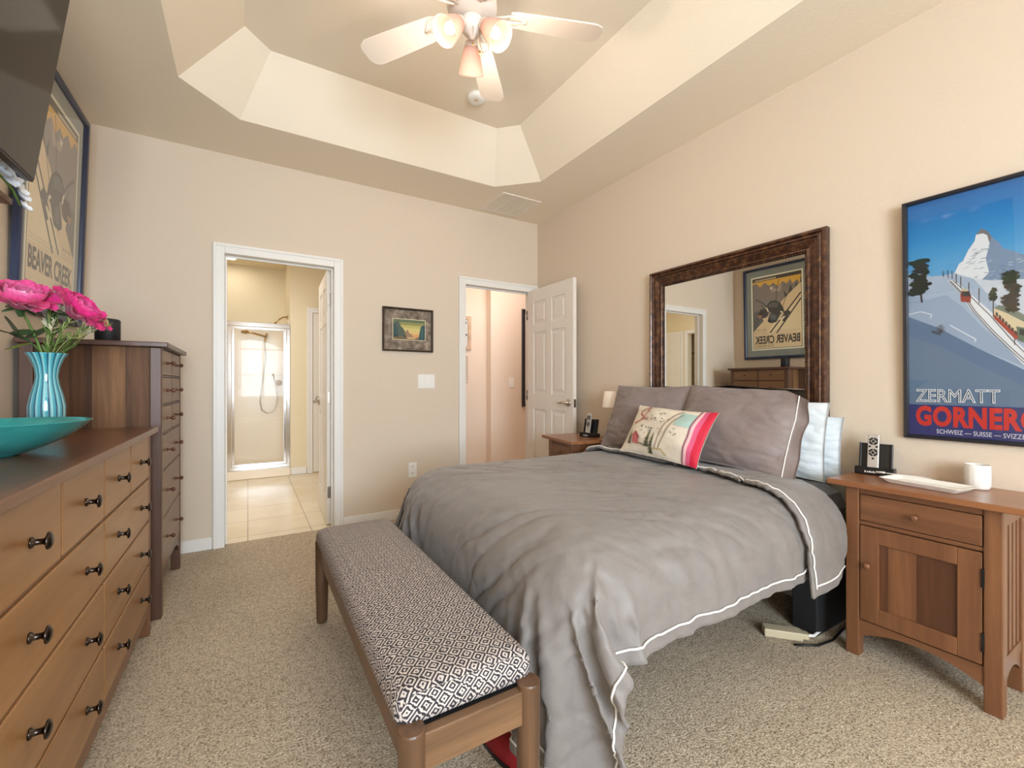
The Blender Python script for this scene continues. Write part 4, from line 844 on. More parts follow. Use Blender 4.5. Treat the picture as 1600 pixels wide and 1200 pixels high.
14,14,15,19,26,33,39,41,44,52,56,59,60,59,60,59,60,60,59,60,59,60,59,60,60,59,60,59,60,59,60,59,60,59,60,59,60,59,60,60,59,60,59,60,59,60,60,59,60,59,62,58,58,54,52,43,
43,30,27,27,17,13,10,11,10,10,28,16,13,13,9,11,24,26,32,43,44,54,54,59,60,59,60,59,60,59,60,60,59,60,59,60,59,60,59,60,59,60,60,59,60,59,60,59,60,59,60,59,60,60,59,60,
59,60,59,60,60,59,61,58,59,53,52,44,42,31,31,11,7,9,13,14,12,12,27,10,10,2,8,5,21,28,35,42,44,54,54,59,58,60,60,59,60,59,60,59,60,60,59,60,59,60,59,60,59,60,59,60,60,59,
60,59,60,59,60,59,60,59,60,60,59,60,59,60,59,60,59,59,58,54,52,44,42,31,27,18,8,3,0,7,8,10,10,9,2,1,0,15,23,26,33,43,44,53,54,59,59,59,60,59,60,59,60,59,60,59,60,59,60,
60,59,60,59,60,59,60,59,60,59,60,60,59,60,59,60,59,60,59,60,59,60,59,60,59,60,59,58,53,53,44,42,31,27,17,9,5,-1,0,6,6,5,4,2,0,11,6,20,28,33,43,44,53,54,59,59,59,60,59,
60,59,60,59,60,59,60,59,60,59,60,59,60,60,59,60,59,60,59,60,59,60,59,60,59,60,59,60,59,60,59,60,59,60,60,58,59,53,52,44,42,31,28,15,10,4,0,2,3,3,3,3,1,1,5,11,21,26,34,
42,44,54,53,59,59,60,59,59,60,59,60,59,60,59,60,59,60,59,60,59,60,59,60,60,59,60,59,60,59,60,59,60,59,60,59,60,59,60,59,60,59,60,59,59,58,54,52,44,42,31,28,15,9,6,2,1,1,
1,2,1,0,2,8,8,21,26,34,42,44,54,54,58,59,60,59,59,60,59,60,59,60,59,60,59,60,59,60,59,60,59,60,59,60,59,60,59,60,59,60,59,60,59,60,59,60,59,60,59,60,59,60,59,58,53,53,
44,42,31,27,16,11,3,2,1,0,1,1,1,2,0,7,8,21,26,34,42,44,54,53,59,59,60,59,59,60,59,60,59,60,59,60,59,60,59,60,59,60,59,60,59,60,59,60,59,60,59,60,59,60,59,60,59,60,59,60,
59,59,60,60,58,59,53,52,45,42,31,28,15,10,5,0,0,1,0,1,2,0,1,6,9,19,28,33,42,44,54,54,58,59,60,59,59,60,59,60,59,60,59,60,59,60,59,59,60,59,60,60,59,60,59,60,59,60,59,60,
59,59,60,59,60,59,60,59,60,59,60,59,59,58,54,52,44,43,31,27,17,9,5,0,0,0,0,0,1,1,1,6,9,20,26,34,42,44,54,54,58,59,59,60,59,60,59,60,59,60,59,59,60,59,60,59,60,59,60,59,
60,59,60,59,60,59,60,59,60,59,60,59,60,59,60,59,59,60,59,60,59,58,54,52,44,42,32,27,16,9,5,0,0,0,1,0,3,0,-1,7,9,20,26,34,42,44,54,53,59,59,59,60,59,60,59,60,59,59,60,59,
60,59,60,59,60,59,60,59,60,59,60,59,60,59,60,59,60,59,60,59,59,60,59,60,59,60,59,60,58,59,53,53,44,42,32,27,16,10,5,2,0,-1,-2,0,1,1,1,6,9,20,26,34,42,44,54,53,59,59,59,
60,59,60,59,60,59,59,60,59,60,59,60,59,60,59,60,59,60,59,60,59,60,59,59,60,59,60,59,60,59,60,59,60,59,59,60,60,58,59,53,52,45,42,31,28,16,9,5,0,0,1,1,0,2,1,0,6,9,20,26,
34,42,44,53,54,59,59,59,60,59,60,59,59,60,59,60,59,60,59,60,59,60,59,59,60,59,60,59,60,59,60,59,60,59,60,59,60,59,60,59,59,60,59,60,59,59,58,54,52,45,42,31,28,16,10,4,1,
2,1,-1,2,-2,3,0,6,8,21,26,33,43,44,53,54,59,59,59,60,59,59,60,59,60,59,60,59,60,59,59,60,59,60,59,60,59,60,59,60,59,60,59,60,59,60,59,59,60,59,60,59,60,59,60,59,59,59,
53,53,44,42,31,27,17,9,6,1,0,0,2,0,0,0,0,7,8,21,26,33,43,44,53,54,59,59,59,59,60,59,60,59,60,59,59,60,59,60,59,60,59,60,59,60,59,60,59,60,59,60,59,59,60,59,60,59,60,59,
60,59,60,59,59,60,59,58,54,52,45,42,31,28,16,9,6,-1,1,0,0,0,0,0,1,6,9,19,27,33,43,44,53,54,59,58,60,59,60,59,60,59,59,60,59,60,59,60,59,60,59,60,59,60,59,59,60,59,60,59,
60,59,60,59,60,59,60,59,59,60,59,60,59,60,58,59,53,53,44,42,32,27,17,9,5,0,0,0,2,1,-1,1,0,6,8,21,26,33,43,44,53,54,59,58,60,59,60,59,60,59,59,60,59,60,59,60,59,59,60,59,
60,59,60,59,60,59,60,59,60,59,60,59,60,59,59,60,59,60,59,60,59,60,58,59,53,53,44,42,32,27,17,9,6,1,0,-1,0,-1,0,1,0,6,9,20,26,33,43,43,54,54,58,59,60,59,60,59,59,60,59,
60,59,60,59,59,60,59,60,59,60,59,60,59,60,59,60,59,60,59,59,60,59,60,59,60,59,60,59,59,60,59,59,59,53,53,44,42,32,27,17,9,6,0,0,2,-2,-1,1,0,1,6,9,20,26,33,42,44,54,54,
58,59,60,59,59,60,59,60,59,60,59,59,60,59,60,59,60,59,60,59,60,59,60,59,59,60,59,60,59,60,59,60,59,60,59,59,60,59,60,59,59,58,54,52,45,42,32,27,17,9,6,0,0,0,0,1,0,1,-1,
7,8,21,26,33,42,44,54,53,59,59,59,60,59,60,59,60,59,59,60,59,60,59,60,59,60,59,60,59,59,60,59,60,59,60,59,60,59,60,59,60,59,59,60,59,60,59,60,59,59,58,54,52,45,42,32,27,
17,9,6,0,0,0,0,-2,2,0,1,6,8,20,27,33,42,44,54,53,59,59,59,60,59,60,59,59,60,59,60,59,60,59,60,59,60,59,59,60,59,60,59,60,59,60,59,60,59,60,59,59,60,59,60,59,60,59,60,59,
59,58,54,52,45,42,32,27,17,9,6,0,-1,0,1,1,1,1,-1,7,9,19,27,33,42,44,54,53,59,59,59,60,59,60,59,59,60,59,60,59,60,59,59,60,59,60,59,60,59,60,59,60,59,60,59,59,60,59,60,
59,60,59,60,59,60,59,59,60,59,58,54,52,45,42,32,27,17,9,5,1,0,0,0,1,1,0,0,6,8,20,27,33,42,44,54,53,59,59,59,60,59,59,60,59,60,59,60,59,59,60,59,60,59,60,59,60,59,60,59,
60,59,59,60,59,60,59,60,59,60,59,59,60,59,60,59,60,58,59,54,52,45,41,33,27,17,9,6,-1,1,0,-1,0,-1,1,1,6,9,19,27,33,42,44,53,54,59,59,59,59,60,59,60,59,60,59,59,60,59,60,
59,60,59,60,59,60,59,59,60,59,60,59,60,59,60,59,60,59,60,59,59,60,59,60,59,60,58,59,53,53,45,41,33,27,17,9,5,1,0,0,0,-1,2,-1,1,6,9,19,27,33,42,44,53,54,59,58,60,59,60,
59,60,59,59,60,59,60,59,60,59,60,59,60,59,59,60,59,60,59,60,59,60,59,60,59,60,59,59,60,59,60,59,60,59,60,58,59,53,53,45,41,32,28,17,9,6,0,0,0,0,2,-2,2,0,6,8,20,27,33,42,
44,53,54,58,59,60,59,60,59,59,60,59,60,59,60,59,60,59,59,60,59,60,59,60,59,60,59,60,59,60,59,59,60,59,60,59,60,59,60,59,59,60,59,59,59,53,53,44,42,33,27,16,10,6,0,0,0,0,
0,-1,1,0,6,8,20,27,33,41,45,53,53,59,59,60,59,59,60,59,60,59,60,59,60,59,59,60,59,60,59,60,59,60,59,60,59,60,59,59,60,59,60,59,60,59,60,59,59,60,59,60,59,59,58,54,53,44,
43,31,28,16,10,5,1,0,0,0,-1,1,0,-1,7,8,20,26,33,43,44,53,53,59,59,59,60,59,60,59,60,59,59,60,59,60,59,60,59,60,59,60,59,60,59,60,59,59,60,59,60,59,60,59,60,59,59,60,59,
60,59,60,59,59,59,53,53,44,43,32,27,17,9,5,1,1,0,-1,0,1,-1,1,6,8,20,27,32,43,43,54,53,59,59,59,60,59,60,59,59,60,59,60,59,60,59,60,59,60,59,60,59,59,60,59,60,59,60,59,
60,59,60,59,59,60,59,60,59,60,59,60,59,59,58,54,52,45,42,33,27,17,9,6,0,0,1,-1,0,0,0,1,6,8,19,28,32,42,44,54,53,59,59,59,60,59,59,60,59,60,59,60,59,60,59,60,59,59,60,59,
60,59,60,59,60,59,60,59,60,59,59,60,59,60,59,60,59,60,59,59,60,59,58,54,52,45,42,32,28,17,9,5,1,0,0,0,-1,1,0,1,6,8,20,26,33,42,44,54,53,59,59,59,60,59,59,60,59,60,59,60,
59,59,60,59,60,59,60,59,60,59,60,59,60,59,60,59,59,60,59,60,59,60,59,60,59,59,60,59,60,59,58,54,52,45,42,32,28,17,9,5,1,0,0,0,1,0,1,0,6,8,20,26,33,42,44,54,53,59,59,59,
59,60,59,60,59,60,59,59,60,59,60,59,60,59,60,59,60,59,60,59,60,59,59,60,59,60,59,60,59,60,59,59,60,59,60,59,60,58,59,54,52,45,42,32,27,17,11,4,1,0,-1,2,1,-1,0,0,7,8,19,
27,33,42,44,53,54,59,58,60,59,60,59,60,59,59,60,59,60,59,60,59,60,59,60,59,59,60,60,59,59,60,59,60,59,60,59,60,59,59,60,59,60,59,60,59,60,58,59,54,52,45,42,32,27,17,10,
6,0,0,0,0,0,-1,1,0,6,8,19,27,33,42,44,53,54,58,59,60,59,59,60,59,60,59,60,59,60,59,60,59,60,59,59,60,59,60,59,60,59,60,59,60,59,60,59,59,60,59,60,59,60,59,60,59,60,58,
59,53,53,45,42,32,27,17,10,6,0,0,0,0,-2,1,0,0,7,8,19,27,33,42,44,53,54,58,59,59,60,59,60,59,60,59,60,59,60,59,59,60,59,60,59,60,59,60,59,60,59,60,59,60,59,60,59,59,60,
59,60,59,60,59,60,59,59,59,59,53,53,45,42,32,27,18,9,6,0,0,-1,2,0,1,0,1,5,9,19,27,33,42,44,53,53,59,59,59,60,59,60,59,60,59,60,59,59,60,59,60,59,60,59,60,59,60,59,60,59,
60,59,60,59,59,60,59,60,59,60,59,60,59,59,60,59,59,59,53,53,45,42,32,27,18,9,6,0,0,0,0,1,-1,1,0,7,8,19,27,33,42,43,54,53,59,59,59,60,59,60,59,59,60,59,60,59,60,59,60,59,
60,59,60,59,60,59,60,59,59,60,59,60,59,60,59,60,59,60,59,60,59,59,60,59,59,58,54,52,45,42,33,27,17,10,6,0,0,0,0,-1,0,1,1,6,8,19,27,33,42,43,54,53,59,59,59,60,59,59,60,
59,60,59,60,59,60,59,60,59,60,59,60,59,59,60,59,60,59,60,59,60,59,60,59,60,59,60,59,59,60,59,60,59,59,58,54,52,45,42,33,27,17,10,6,0,2,-2,0,0,0,0,1,6,9,19,27,33,42,43,
54,53,59,59,59,59,60,59,60,59,60,59,60,59,60,59,59,60,59,60,59,60,59,60,59,60,59,60,59,60,59,60,59,60,59,60,59,59,60,59,60,59,59,58,54,52,45,42,32,28,17,11,5,1,-1,0,0,0,
1,-1,1,6,9,19,26,34,41,44,53,54,59,58,60,59,60,59,60,59,59,60,59,60,59,60,59,60,59,60,59,60,59,60,59,60,59,60,59,60,59,60,59,60,59,59,60,59,60,59,60,59,59,58,54,52,45,
42,32,27,18,10,6,0,0,0,0,1,0,0,1,5,9,19,27,32,42,44,53,54,58,59,60,59,60,59,59,60,59,60,59,60,59,60,59,60,59,60,59,60,59,60,59,60,59,60,59,60,59,60,59,60,59,59,60,59,60,
59,60,59,59,59,52,53,45,42,32,28,17,9,6,1,-1,1,0,1,0,0,-1,6,9,19,27,32,42,44,53,54,58,59,59,60,59,60,59,60,59,60,59,60,59,60,59,60,59,60,59,60,59,60,59,60,59,60,59,60,
59,60,59,60,59,59,60,59,60,59,60,59,59,59,53,53,43,41,34,27,18,9,6,0,1,0,0,-1,1,0,0,5,9,19,27,32,42,44,54,52,58,60,59,60,59,60,59,60,59,60,59,60,59,59,60,60,59,59,60,59,
60,60,59,60,59,59,60,59,60,59,60,59,60,59,60,60,59,60,59,60,59,59,55,48,44,42,34,27,18,9,6,0,1,0,1,0,0,0,1,5,9,19,27,32,42,44,54,52,58,59,60,59,60,59,60,60,59,59,60,59,
60,59,60,59,60,59,60,59,60,59,60,59,60,59,60,59,60,59,60,59,60,59,60,59,60,60,59,60,60,59,56,45,44,43,33,27,19,9,6,0,0,0,0,32,-1,0,9,24,26,23,16,12,15,14,15,5,2,1,1,-1,
-3,-2,1,-1,-1,0,-1,2,0,0,-3,3,-2,2,0,-1,1,1,1,-1,1,-1,1,0,0,1,-1,4,1,3,1,0,0,5,-1,2,-1,-11,-15,-8,-8,-16,-10,-14,-29,-37,-24,-4,3,-1,-1,3,36,8,11,25,28,25,15,14,15,14,
15,6,3,2,2,-4,-4,-1,1,-1,1,-2,0,1,1,0,0,0,0,0,-1,1,1,-1,0,1,0,0,2,-2,1,0,2,1,2,3,1,0,1,2,2,-3,2,-12,-14,-8,-13,-11,-12,-20,-38,-29,-21,-20,-12,5,-26,38,24,28,17,26,27,
25,19,15,12,16,14,10,2,0,-1,-1,-2,0,-1,0,-2,2,-1,0,1,-1,1,1,0,0,0,-1,1,0,1,-1,1,0,0,0,0,1,2,0,3,2,3,-1,1,0,4,-5,1,-13,-11,-9,-11,-15,-15,-31,-31,-22,-22,-22,-12,-21,-34,
45,26,24,23,28,27,26,21,16,13,16,14,10,4,0,-4,0,0,0,0,0,-1,-2,2,0,0,0,-1,2,-1,0,1,1,-1,2,-1,0,1,0,-1,2,0,-2,2,1,2,4,1,0,1,1,2,-4,-2,-14,-9,-10,-11,-15,-23,-32,-23,-25,
-21,-21,-21,-26,-20,45,30,28,24,27,26,26,24,16,16,12,12,15,6,-1,-3,-2,0,-1,1,-1,1,-1,2,-2,0,1,-1,1,1,0,0,1,0,0,0,-1,2,-1,1,0,0,0,0,1,2,3,4,0,-1,2,1,-6,-5,-8,-11,-10,-10,
-17,-33,-24,-23,-24,-22,-22,-22,-23,-30,48,32,30,26,25,26,26,26,18,14,12,14,12,9,-1,-2,0,-2,1,0,0,0,0,0,-1,1,-1,1,2,-1,-1,0,1,1,0,0,0,0,1,-1,1,-1,1,0,0,2,4,3,0,1,1,-2,
-6,-4,-10,-10,-9,-12,-25,-29,-22,-22,-23,-23,-21,-25,-23,-36,51,28,30,31,24,27,25,27,21,16,13,10,13,12,0,-3,-1,1,-1,0,-1,0,-1,1,0,0,2,-1,1,-1,0,-1,3,0,-1,1,-1,0,0,2,-1,
0,1,-1,2,1,3,2,2,1,-1,-4,0,-10,-12,-6,-9,-17,-28,-24,-21,-22,-23,-22,-23,-23,-32,-35,50,30,28,29,29,25,26,28,23,16,15,11,11,14,-1,-3,0,-1,2,-2,0,0,-1,2,-1,0,2,0,-1,0,1,
-1,1,-1,1,0,0,1,0,0,0,1,-1,0,2,0,3,4,0,1,-5,-1,0,-10,-11,-7,-8,-23,-28,-20,-23,-23,-21,-22,-23,-28,-35,-36,39,39,31,28,31,26,26,25,27,17,14,13,13,12,1,-3,1,-1,1,-2,1,-1,
0,1,-1,1,0,0,1,-1,0,0,1,0,0,1,0,-1,1,0,0,0,0,0,1,2,1,4,1,1,-6,0,0,-11,-10,-7,-13,-25,-25,-21,-21,-23,-23,-22,-26,-32,-36,-36,36,42,40,31,31,27,26,27,24,23,13,14,11,13,3,
-3,0,1,-3,1,0,1,-1,0,1,1,-1,1,-1,0,0,1,1,0,0,-2,1,1,-1,0,0,1,0,1,1,-1,0,7,2,-1,-5,-2,0,-12,-7,-9,-16,-27,-23,-20,-21,-23,-23,-23,-30,-35,-36,-36,48,34,41,37,33,29,27,26,
26,24,15,14,10,15,3,-1,-1,0,-1,0,1,-1,2,-2,2,-1,0,1,-1,0,1,0,0,0,-1,2,0,0,0,-1,1,1,-1,2,-2,2,2,1,4,-1,-6,0,0,-14,-6,-9,-21,-25,-20,-22,-24,-22,-22,-27,-32,-37,-36,-39,
49,30,35,42,36,31,30,26,26,24,21,12,11,14,5,-2,0,1,-1,-1,0,0,1,0,0,-1,0,1,0,0,2,-1,0,0,0,0,1,-1,0,1,0,0,0,0,1,1,1,2,4,-3,-2,-3,-1,-13,-7,-11,-24,-22,-21,-22,-23,-22,-24,
-31,-35,-35,-39,-36,46,33,31,35,43,35,33,26,27,22,22,16,12,12,7,-1,0,0,-1,-1,2,0,-1,0,0,-1,1,0,2,-1,0,2,-2,1,1,-1,1,-1,1,1,-1,0,0,1,1,0,0,1,4,1,-6,-3,1,-15,-5,-16,-24,
-21,-21,-22,-22,-24,-27,-35,-34,-39,-37,-34,49,32,33,31,37,41,33,34,25,24,20,21,11,13,8,-1,1,-1,-1,0,1,-2,1,0,0,2,-1,0,0,1,1,-1,-1,0,0,1,1,-1,0,0,0,0,2,0,-1,2,-1,1,5,-1,
-2,-5,-2,-15,-5,-17,-25,-20,-22,-22,-22,-28,-35,-33,-34,-38,-34,-35,50,29,31,34,33,36,43,32,29,26,19,22,16,10,10,-2,2,-2,1,0,0,1,-2,1,1,-1,-1,1,1,-2,2,0,0,1,-1,1,-1,2,
-1,0,1,-1,1,2,-1,1,-2,1,5,-1,-3,-6,-1,-14,-8,-19,-21,-23,-20,-22,-31,-34,-27,-35,-38,-33,-36,-42,45,35,29,32,31,35,38,39,32,29,20,22,18,12,10,-2,4,-2,-2,1,0,2,-4,2,0,0,
-1,2,0,2,-2,1,1,-1,-1,0,1,0,0,0,1,1,-2,1,1,0,0,1,3,-5,5,-11,-1,-14,-9,-19,-22,-21,-23,-26,-37,-25,-33,-37,-32,-38,-47,-50,32,42,41,30,30,33,35,41,35,29,25,22,13,16,7,5,
1,-2,-1,1,-1,0,1,0,2,-2,2,0,0,-3,2,-1,2,0,0,0,0,-1,1,1,-1,2,-1,0,2,-1,2,1,0,-6,0,-2,-3,-12,-10,-20,-22,-19,-26,-36,-27,-29,-38,-33,-42,-47,-53,-57,42,41,43,37,30,26,38,
37,35,30,33,20,14,14,11,-1,5,1,-1,-2,1,1,-1,1,1,0,0,-1,1,-1,2,0,-1,1,1,-1,1,0,0,-1,1,0,2,-1,0,-2,1,3,-2,-3,-1,0,-6,-11,-11,-17,-23,-21,-29,-35,-26,-35,-36,-43,-50,-56,
-58,-57,20,51,48,44,36,30,24,41,36,36,25,28,16,11,8,2,2,2,-2,2,-1,1,0,1,1,-1,1,-1,0,1,1,-1,0,-1,1,1,-1,2,-1,-1,-1,1,2,-3,2,0,1,0,-2,-1,-1,-1,-5,-7,-12,-20,-21,-21,-40,
-23,-29,-37,-51,-53,-54,-58,-57,-58,-15,60,58,55,54,43,31,28,35,35,30,26,17,10,8,1,4,1,-1,1,0,2,-1,0,-1,2,-1,0,1,-1,1,1,-1,0,0,0,1,-1,0,1,0,0,0,-1,1,-1,2,-2,-1,0,-1,-1,
-4,-8,-12,-17,-16,-41,-20,-28,-37,-52,-57,-56,-57,-54,-57,-57,-9,59,59,56,55,59,55,44,23,37,25,26,23,10,8,3,-2,2,0,1,1,0,-1,0,0,1,0,0,0,0,0,0,0,1,0,0,-1,1,-1,1,0,1,-2,1,
0,1,-1,0,-2,1,0,-1,-4,-9,-11,-16,-34,-19,-21,-43,-55,-58,-58,-57,-57,-57,-55,-57,-1,58,58,59,59,58,59,55,45,16,43,20,20,8,9,2,1,1,0,0,0,1,0,0,0,1,-1,0,1,0,1,-1,-1,0,1,0,
-1,1,0,0,0,1,-1,0,0,0,0,0,-1,1,-1,-1,-3,-9,-11,-24,-17,-18,-46,-58,-57,-52,-58,-59,-58,-57,-55,-57,7,58,58,58,59,58,55,44,49,55,25,31,18,11,9,1,-1,0,1,0,1,-1,1,-1,0,2,
-1,0,0,0,0,1,-1,1,0,0,0,0,0,0,0,0,-1,1,-1,0,0,1,0,-1,1,-1,-1,-11,-11,-14,-27,-40,-50,-51,-51,-58,-58,-58,-59,-58,-58,-59,12,57,57,56,58,54,57,52,47,40,45,21,24,9,10,2,0,
0,0,0,0,0,0,0,0,0,0,1,-1,1,-1,0,1,0,0,0,-1,1,0,-1,1,0,0,0,0,0,-1,1,-1,0,0,0,0,-12,-9,-23,-31,-41,-43,-49,-52,-58,-57,-59,-58,-58,-59,-59,8,58,58,57,58,56,54,49,45,43,40,
29,23,10,9,1,0,0,0,0,0,0,0,0,0,0,1,0,0,-1,1,0,0,0,0,0,0,0,0,0,0,0,0,0,0,0,0,-1,1,-1,0,1,0,-11,-13,-26,-29,-41,-42,-52,-53,-53,-57,-58,-58,-59,-58,-59,-5,57,58,58,58,56,
54,54,48,41,40,27,26,10,9,1,0,0,0,0,0,0,0,0,0,0,0,0,0,0,0,0,0,0,0,0,0,0,0,0,0,0,0,0,0,0,0,0,0,0,0,0,-1,-10,-12,-28,-28,-41,-42,-51,-51,-58,-59,-59,-57,-58,-58,-58,-6,59,
58,59,59,59,55,53,47,42,40,26,26,10,9,1,0,0,0,0,0,0,0,0,0,0,0,0,0,0,0,0,0,0,0,0,0,0,0,0,0,0,0,0,0,0,0,0,0,0,0,0,-2,-9,-13,-26,-29,-40,-42,-51,-53,-57,-58,-60,-59,-59,
-59,-59,-1,58,60,59,59,58,55,53,49,42,39,27,25,10,8,2,0,0,0,0,0,0,0,0,0,0,0,0,0,0,0,0,0,0,0,0,0,0,0,0,0,0,0,0,0,0,0,0,0,0,0,0,-2,-9,-13,-26,-29,-40,-42,-51,-53,-56,-59,
-59,-60,-59,-59,-59,-1,59,59,60,58,59,56,52,49,42,39,27,25,10,8,2,0,0,0,0,0,0,0,0,0,0,0,0,0,0,0,0,0,0,0,0,0,0,0,0,0,0,0,0,0,0,0,0,0,0,0,0,-2,-9,-12,-27,-28,-40,-42,-51,
-53,-57,-59,-59,-59,-60,-59,-59,-1,59,60,59,59,59,55,53,49,42,40,26,26,9,9,1,0,0,0,0,0,0,0,0,0,0,0,0,0,0,0,0,0,0,0,0,0,0,0,0,0,0,0,0,0,0,0,0,0,0,0,0,-2,-9,-12,-26,-29,
-40,-42,-51,-53,-57,-59,-59,-59,-59,-60,-59,0,59,59,60,59,59,55,53,49,42,40,26,26,9,9,1,0,0,0,0,0,0,0,0,0,0,0,0,0,0,0,0,0,0,0,0,0,0,0,0,0,0,0,0,0,0,0,0,0,0,0,0,-2,-9,
-12,-26,-28,-41,-42,-51,-52,-58,-58,-59,-60,-59,-60,-59,-1,60,59,60,59,59,55,53,49,42,40,26,26,9,9,1,0,0,0,0,0,0,0,0,0,0,0,0,0,0,0,0,0,0,0,0,0,0,0,0,0,0,0,0,0,0,0,0,0,0,
0,0,-2,-9,-12,-26,-28,-40,-42,-51,-53,-57,-59,-59,-59,-60,-59,-60,0,60,59,59,60,58,56,53,49,42,40,26,25,10,9,1,0,0,0,0,0,0,0,0,0,0,0,0,0,0,0,0,0,0,0,0,0,0,0,0,0,0,0,0,0,
0,0,0,0,0,0,0,-2,-9,-12,-26,-28,-40,-42,-51,-53,-57,-59,-59,-59,-60,-59,-59,0,60,59,59,59,59,56,53,49,42,40,26,25,10,9,1,0,0,0,0,0,0,0,0,0,0,0,0,0,0,0,0,0,0,0,0,0,0,0,0,
0,0,0,0,0,0,0,0,0,0,0,0,-2,-9,-12,-26,-28,-40,-42,-51,-53,-57,-58,-60,-59,-59,-60,-59,0,59,60,59,59,59,56,53,49,42,40,26,25,10,8,2,0,0,0,0,0,0,0,0,0,0,0,0,0,0,0,0,0,0,0,
0,0,0,0,0,0,0,0,0,0,0,0,0,0,0,0,0,-2,-9,-12,-26,-28,-40,-42,-50,-53,-57,-59,-59,-60,-59,-60,-59,0,59,60,59,59,59,56,53,49,42,40,26,26,9,8,2,0,0,0,0,0,0,0,0,0,0,0,0,0,0,
0,0,0,0,0,0,0,0,0,0,0,0,0,0,0,0,0,0,0,0,0,0,-2,-9,-12,-26,-28,-39,-43,-50,-53,-57,-59,-59,-60,-59,-59,-60,0,59,60,59,59,59,56,53,49,42,39,27,26,9,8,2,0,0,0,0,0,0,0,0,0,
0,0,0,0,0,0,0,0,0,0,0,0,0,0,0,0,0,0,0,0,0,0,0,0,0,0,0,-2,-9,-12,-26,-28,-39,-43,-50,-53,-57,-59,-59,-59,-60,-59,-60,0,59,60,59,59,59,56,53,49,42,39,27,26,9,9,1,0,0,0,0,
0,0,0,0,0,0,0,0,0,0,0,0,0,0,0,0,0,0,0,0,0,0,0,0,0,0,0,0,0,0,0,0,-1,-9,-12,-27,-27,-40,-42,-51,-53,-57,-58,-60,-59,-59,-60,-59,0,59,59,60,59,59,56,53,49,42,39,27,26,9,9,
1,0,0,0,0,0,0,0,0,0,0,0,0,0,0,0,0,0,0,0,0,0,0,0,0,0,0,0,0,0,0,0,0,0,0,0,0,-1,-10,-11,-26,-28,-40,-42,-51,-52,-57,-59,-59,-60,-59,-60,-59,0,59,59,60,59,59,56,53,49,42,39,
27,26,9,9,1,0,0,0,0,0,0,0,0,0,0,0,0,0,0,0,0,0,0,0,0,0,0,0,0,0,0,0,0,0,0,0,0,0,0,0,0,-1,-10,-12,-25,-29,-39,-42,-50,-53,-57,-59,-59,-60,-59,-60,-59,-1,60,59,60,59,59,55,
54,49,42,39,27,26,9,8,2,0,0,0,0,0,0,0,0,0,0,0,0,0,0,0,0,0,0,0,0,0,0,0,0,0,0,0,0,0,0,0,0,0,0,0,0,-1,-10,-12,-25,-29,-39,-42,-50,-53,-57,-59,-59,-60,-59,-59,-60,0,60,59,
60,59,59,55,54,49,42,39,27,26,9,8,2,0,0,0,0,0,0,0,0,0,0,0,0,0,0,0,0,0,0,0,0,0,0,0,0,0,0,0,0,0,0,0,0,0,0,0,0,-1,-10,-12,-25,-28,-40,-42,-50,-53,-57,-59,-59,-59,-60,-59,
-60,0,60,59,60,59,59,55,54,48,42,40,27,25,10,8,2,0,0,0,0,0,0,0,0,0,0,0,0,0,0,0,0,0,0,0,0,0,0,0,0,0,0,0,0,0,0,0,0,0,0,0,0,-1,-10,-12,-25,-28,-40,-42,-50,-53,-57,-59,-59,
-59,-60,-59,-60,0,60,59,59,60,58,56,53,49,43,39,27,26,9,9,1,0,0,0,0,0,0,0,0,0,0,0,0,0,0,0,0,0,0,0,0,0,0,0,0,0,0,0,0,0,0,0,0,0,0,0,0,-1,-10,-12,-25,-28,-40,-42,-50,-53,
-57,-59,-59,-59,-60,-59,-59,0,59,60,59,59,59,56,53,49,42,40,27,26,9,9,1,0,0,0,0,0,0,0,0,0,0,0,0,0,0,0,0,0,0,0,0,0,0,0,0,0,0,0,0,0,0,0,0,0,0,0,0,-1,-9,-12,-26,-28,-39,
-42,-51,-53,-57,-58,-60,-59,-59,-60,-59,0,59,60,59,59,59,56,53,49,42,40,26,27,9,9,1,0,0,0,0,0,0,0,0,0,0,0,0,0,0,0,0,0,0,0,0,0,0,0,0,0,0,0,0,0,0,0,0,0,0,0,0,-1,-10,-11,
-26,-28,-39,-43,-50,-53,-56,-59,-59,-60,-59,-60,-59,0,59,60,59,59,59,56,53,49,42,40,26,27,9,9,1,0,0,0,0,0,0,0,0,0,0,0,0,0,0,0,0,0,0,0,0,0,0,0,0,0,0,0,0,0,0,0,0,0,0,0,0,
-1,-10,-11,-26,-28,-39,-43,-50,-53,-56,-59,-59,-60,-59,-60,-59,0,59,59,60,59,59,56,53,49,42,40,26,26,10,9,1,0,0,0,0,0,0,0,0,0,0,0,0,0,0,0,0,0,0,0,0,0,0,0,0,0,0,0,0,0,0,
0,0,0,0,0,0,-1,-10,-11,-26,-28,-39,-43,-50,-53,-56,-59,-59,-60,-59,-60,-59,-1,60,59,60,59,59,56,53,49,42,40,26,26,10,9,1,0,0,0,0,0,0,0,0,0,0,0,0,0,0,0,0,0,0,0,0,0,0,0,0,
0,0,0,0,0,0,0,0,0,0,0,0,-1,-10,-11,-26,-28,-39,-42,-51,-52,-57,-59,-59,-60,-59,-59,-60,0,60,59,60,59,59,56,53,49,42,40,26,27,9,8,2,0,0,0,0,0,0,0,0,0,0,0,0,0,0,0,0,0,0,0,
0,0,0,0,0,0,0,0,0,0,0,0,0,0,0,0,0,-1,-10,-11,-26,-28,-39,-42,-50,-53,-57,-59,-59,-60,-59,-59,-60,0,60,59,59,60,59,55,54,49,42,39,28,26,9,8,2,0,0,0,0,0,0,0,0,0,0,0,0,0,0,
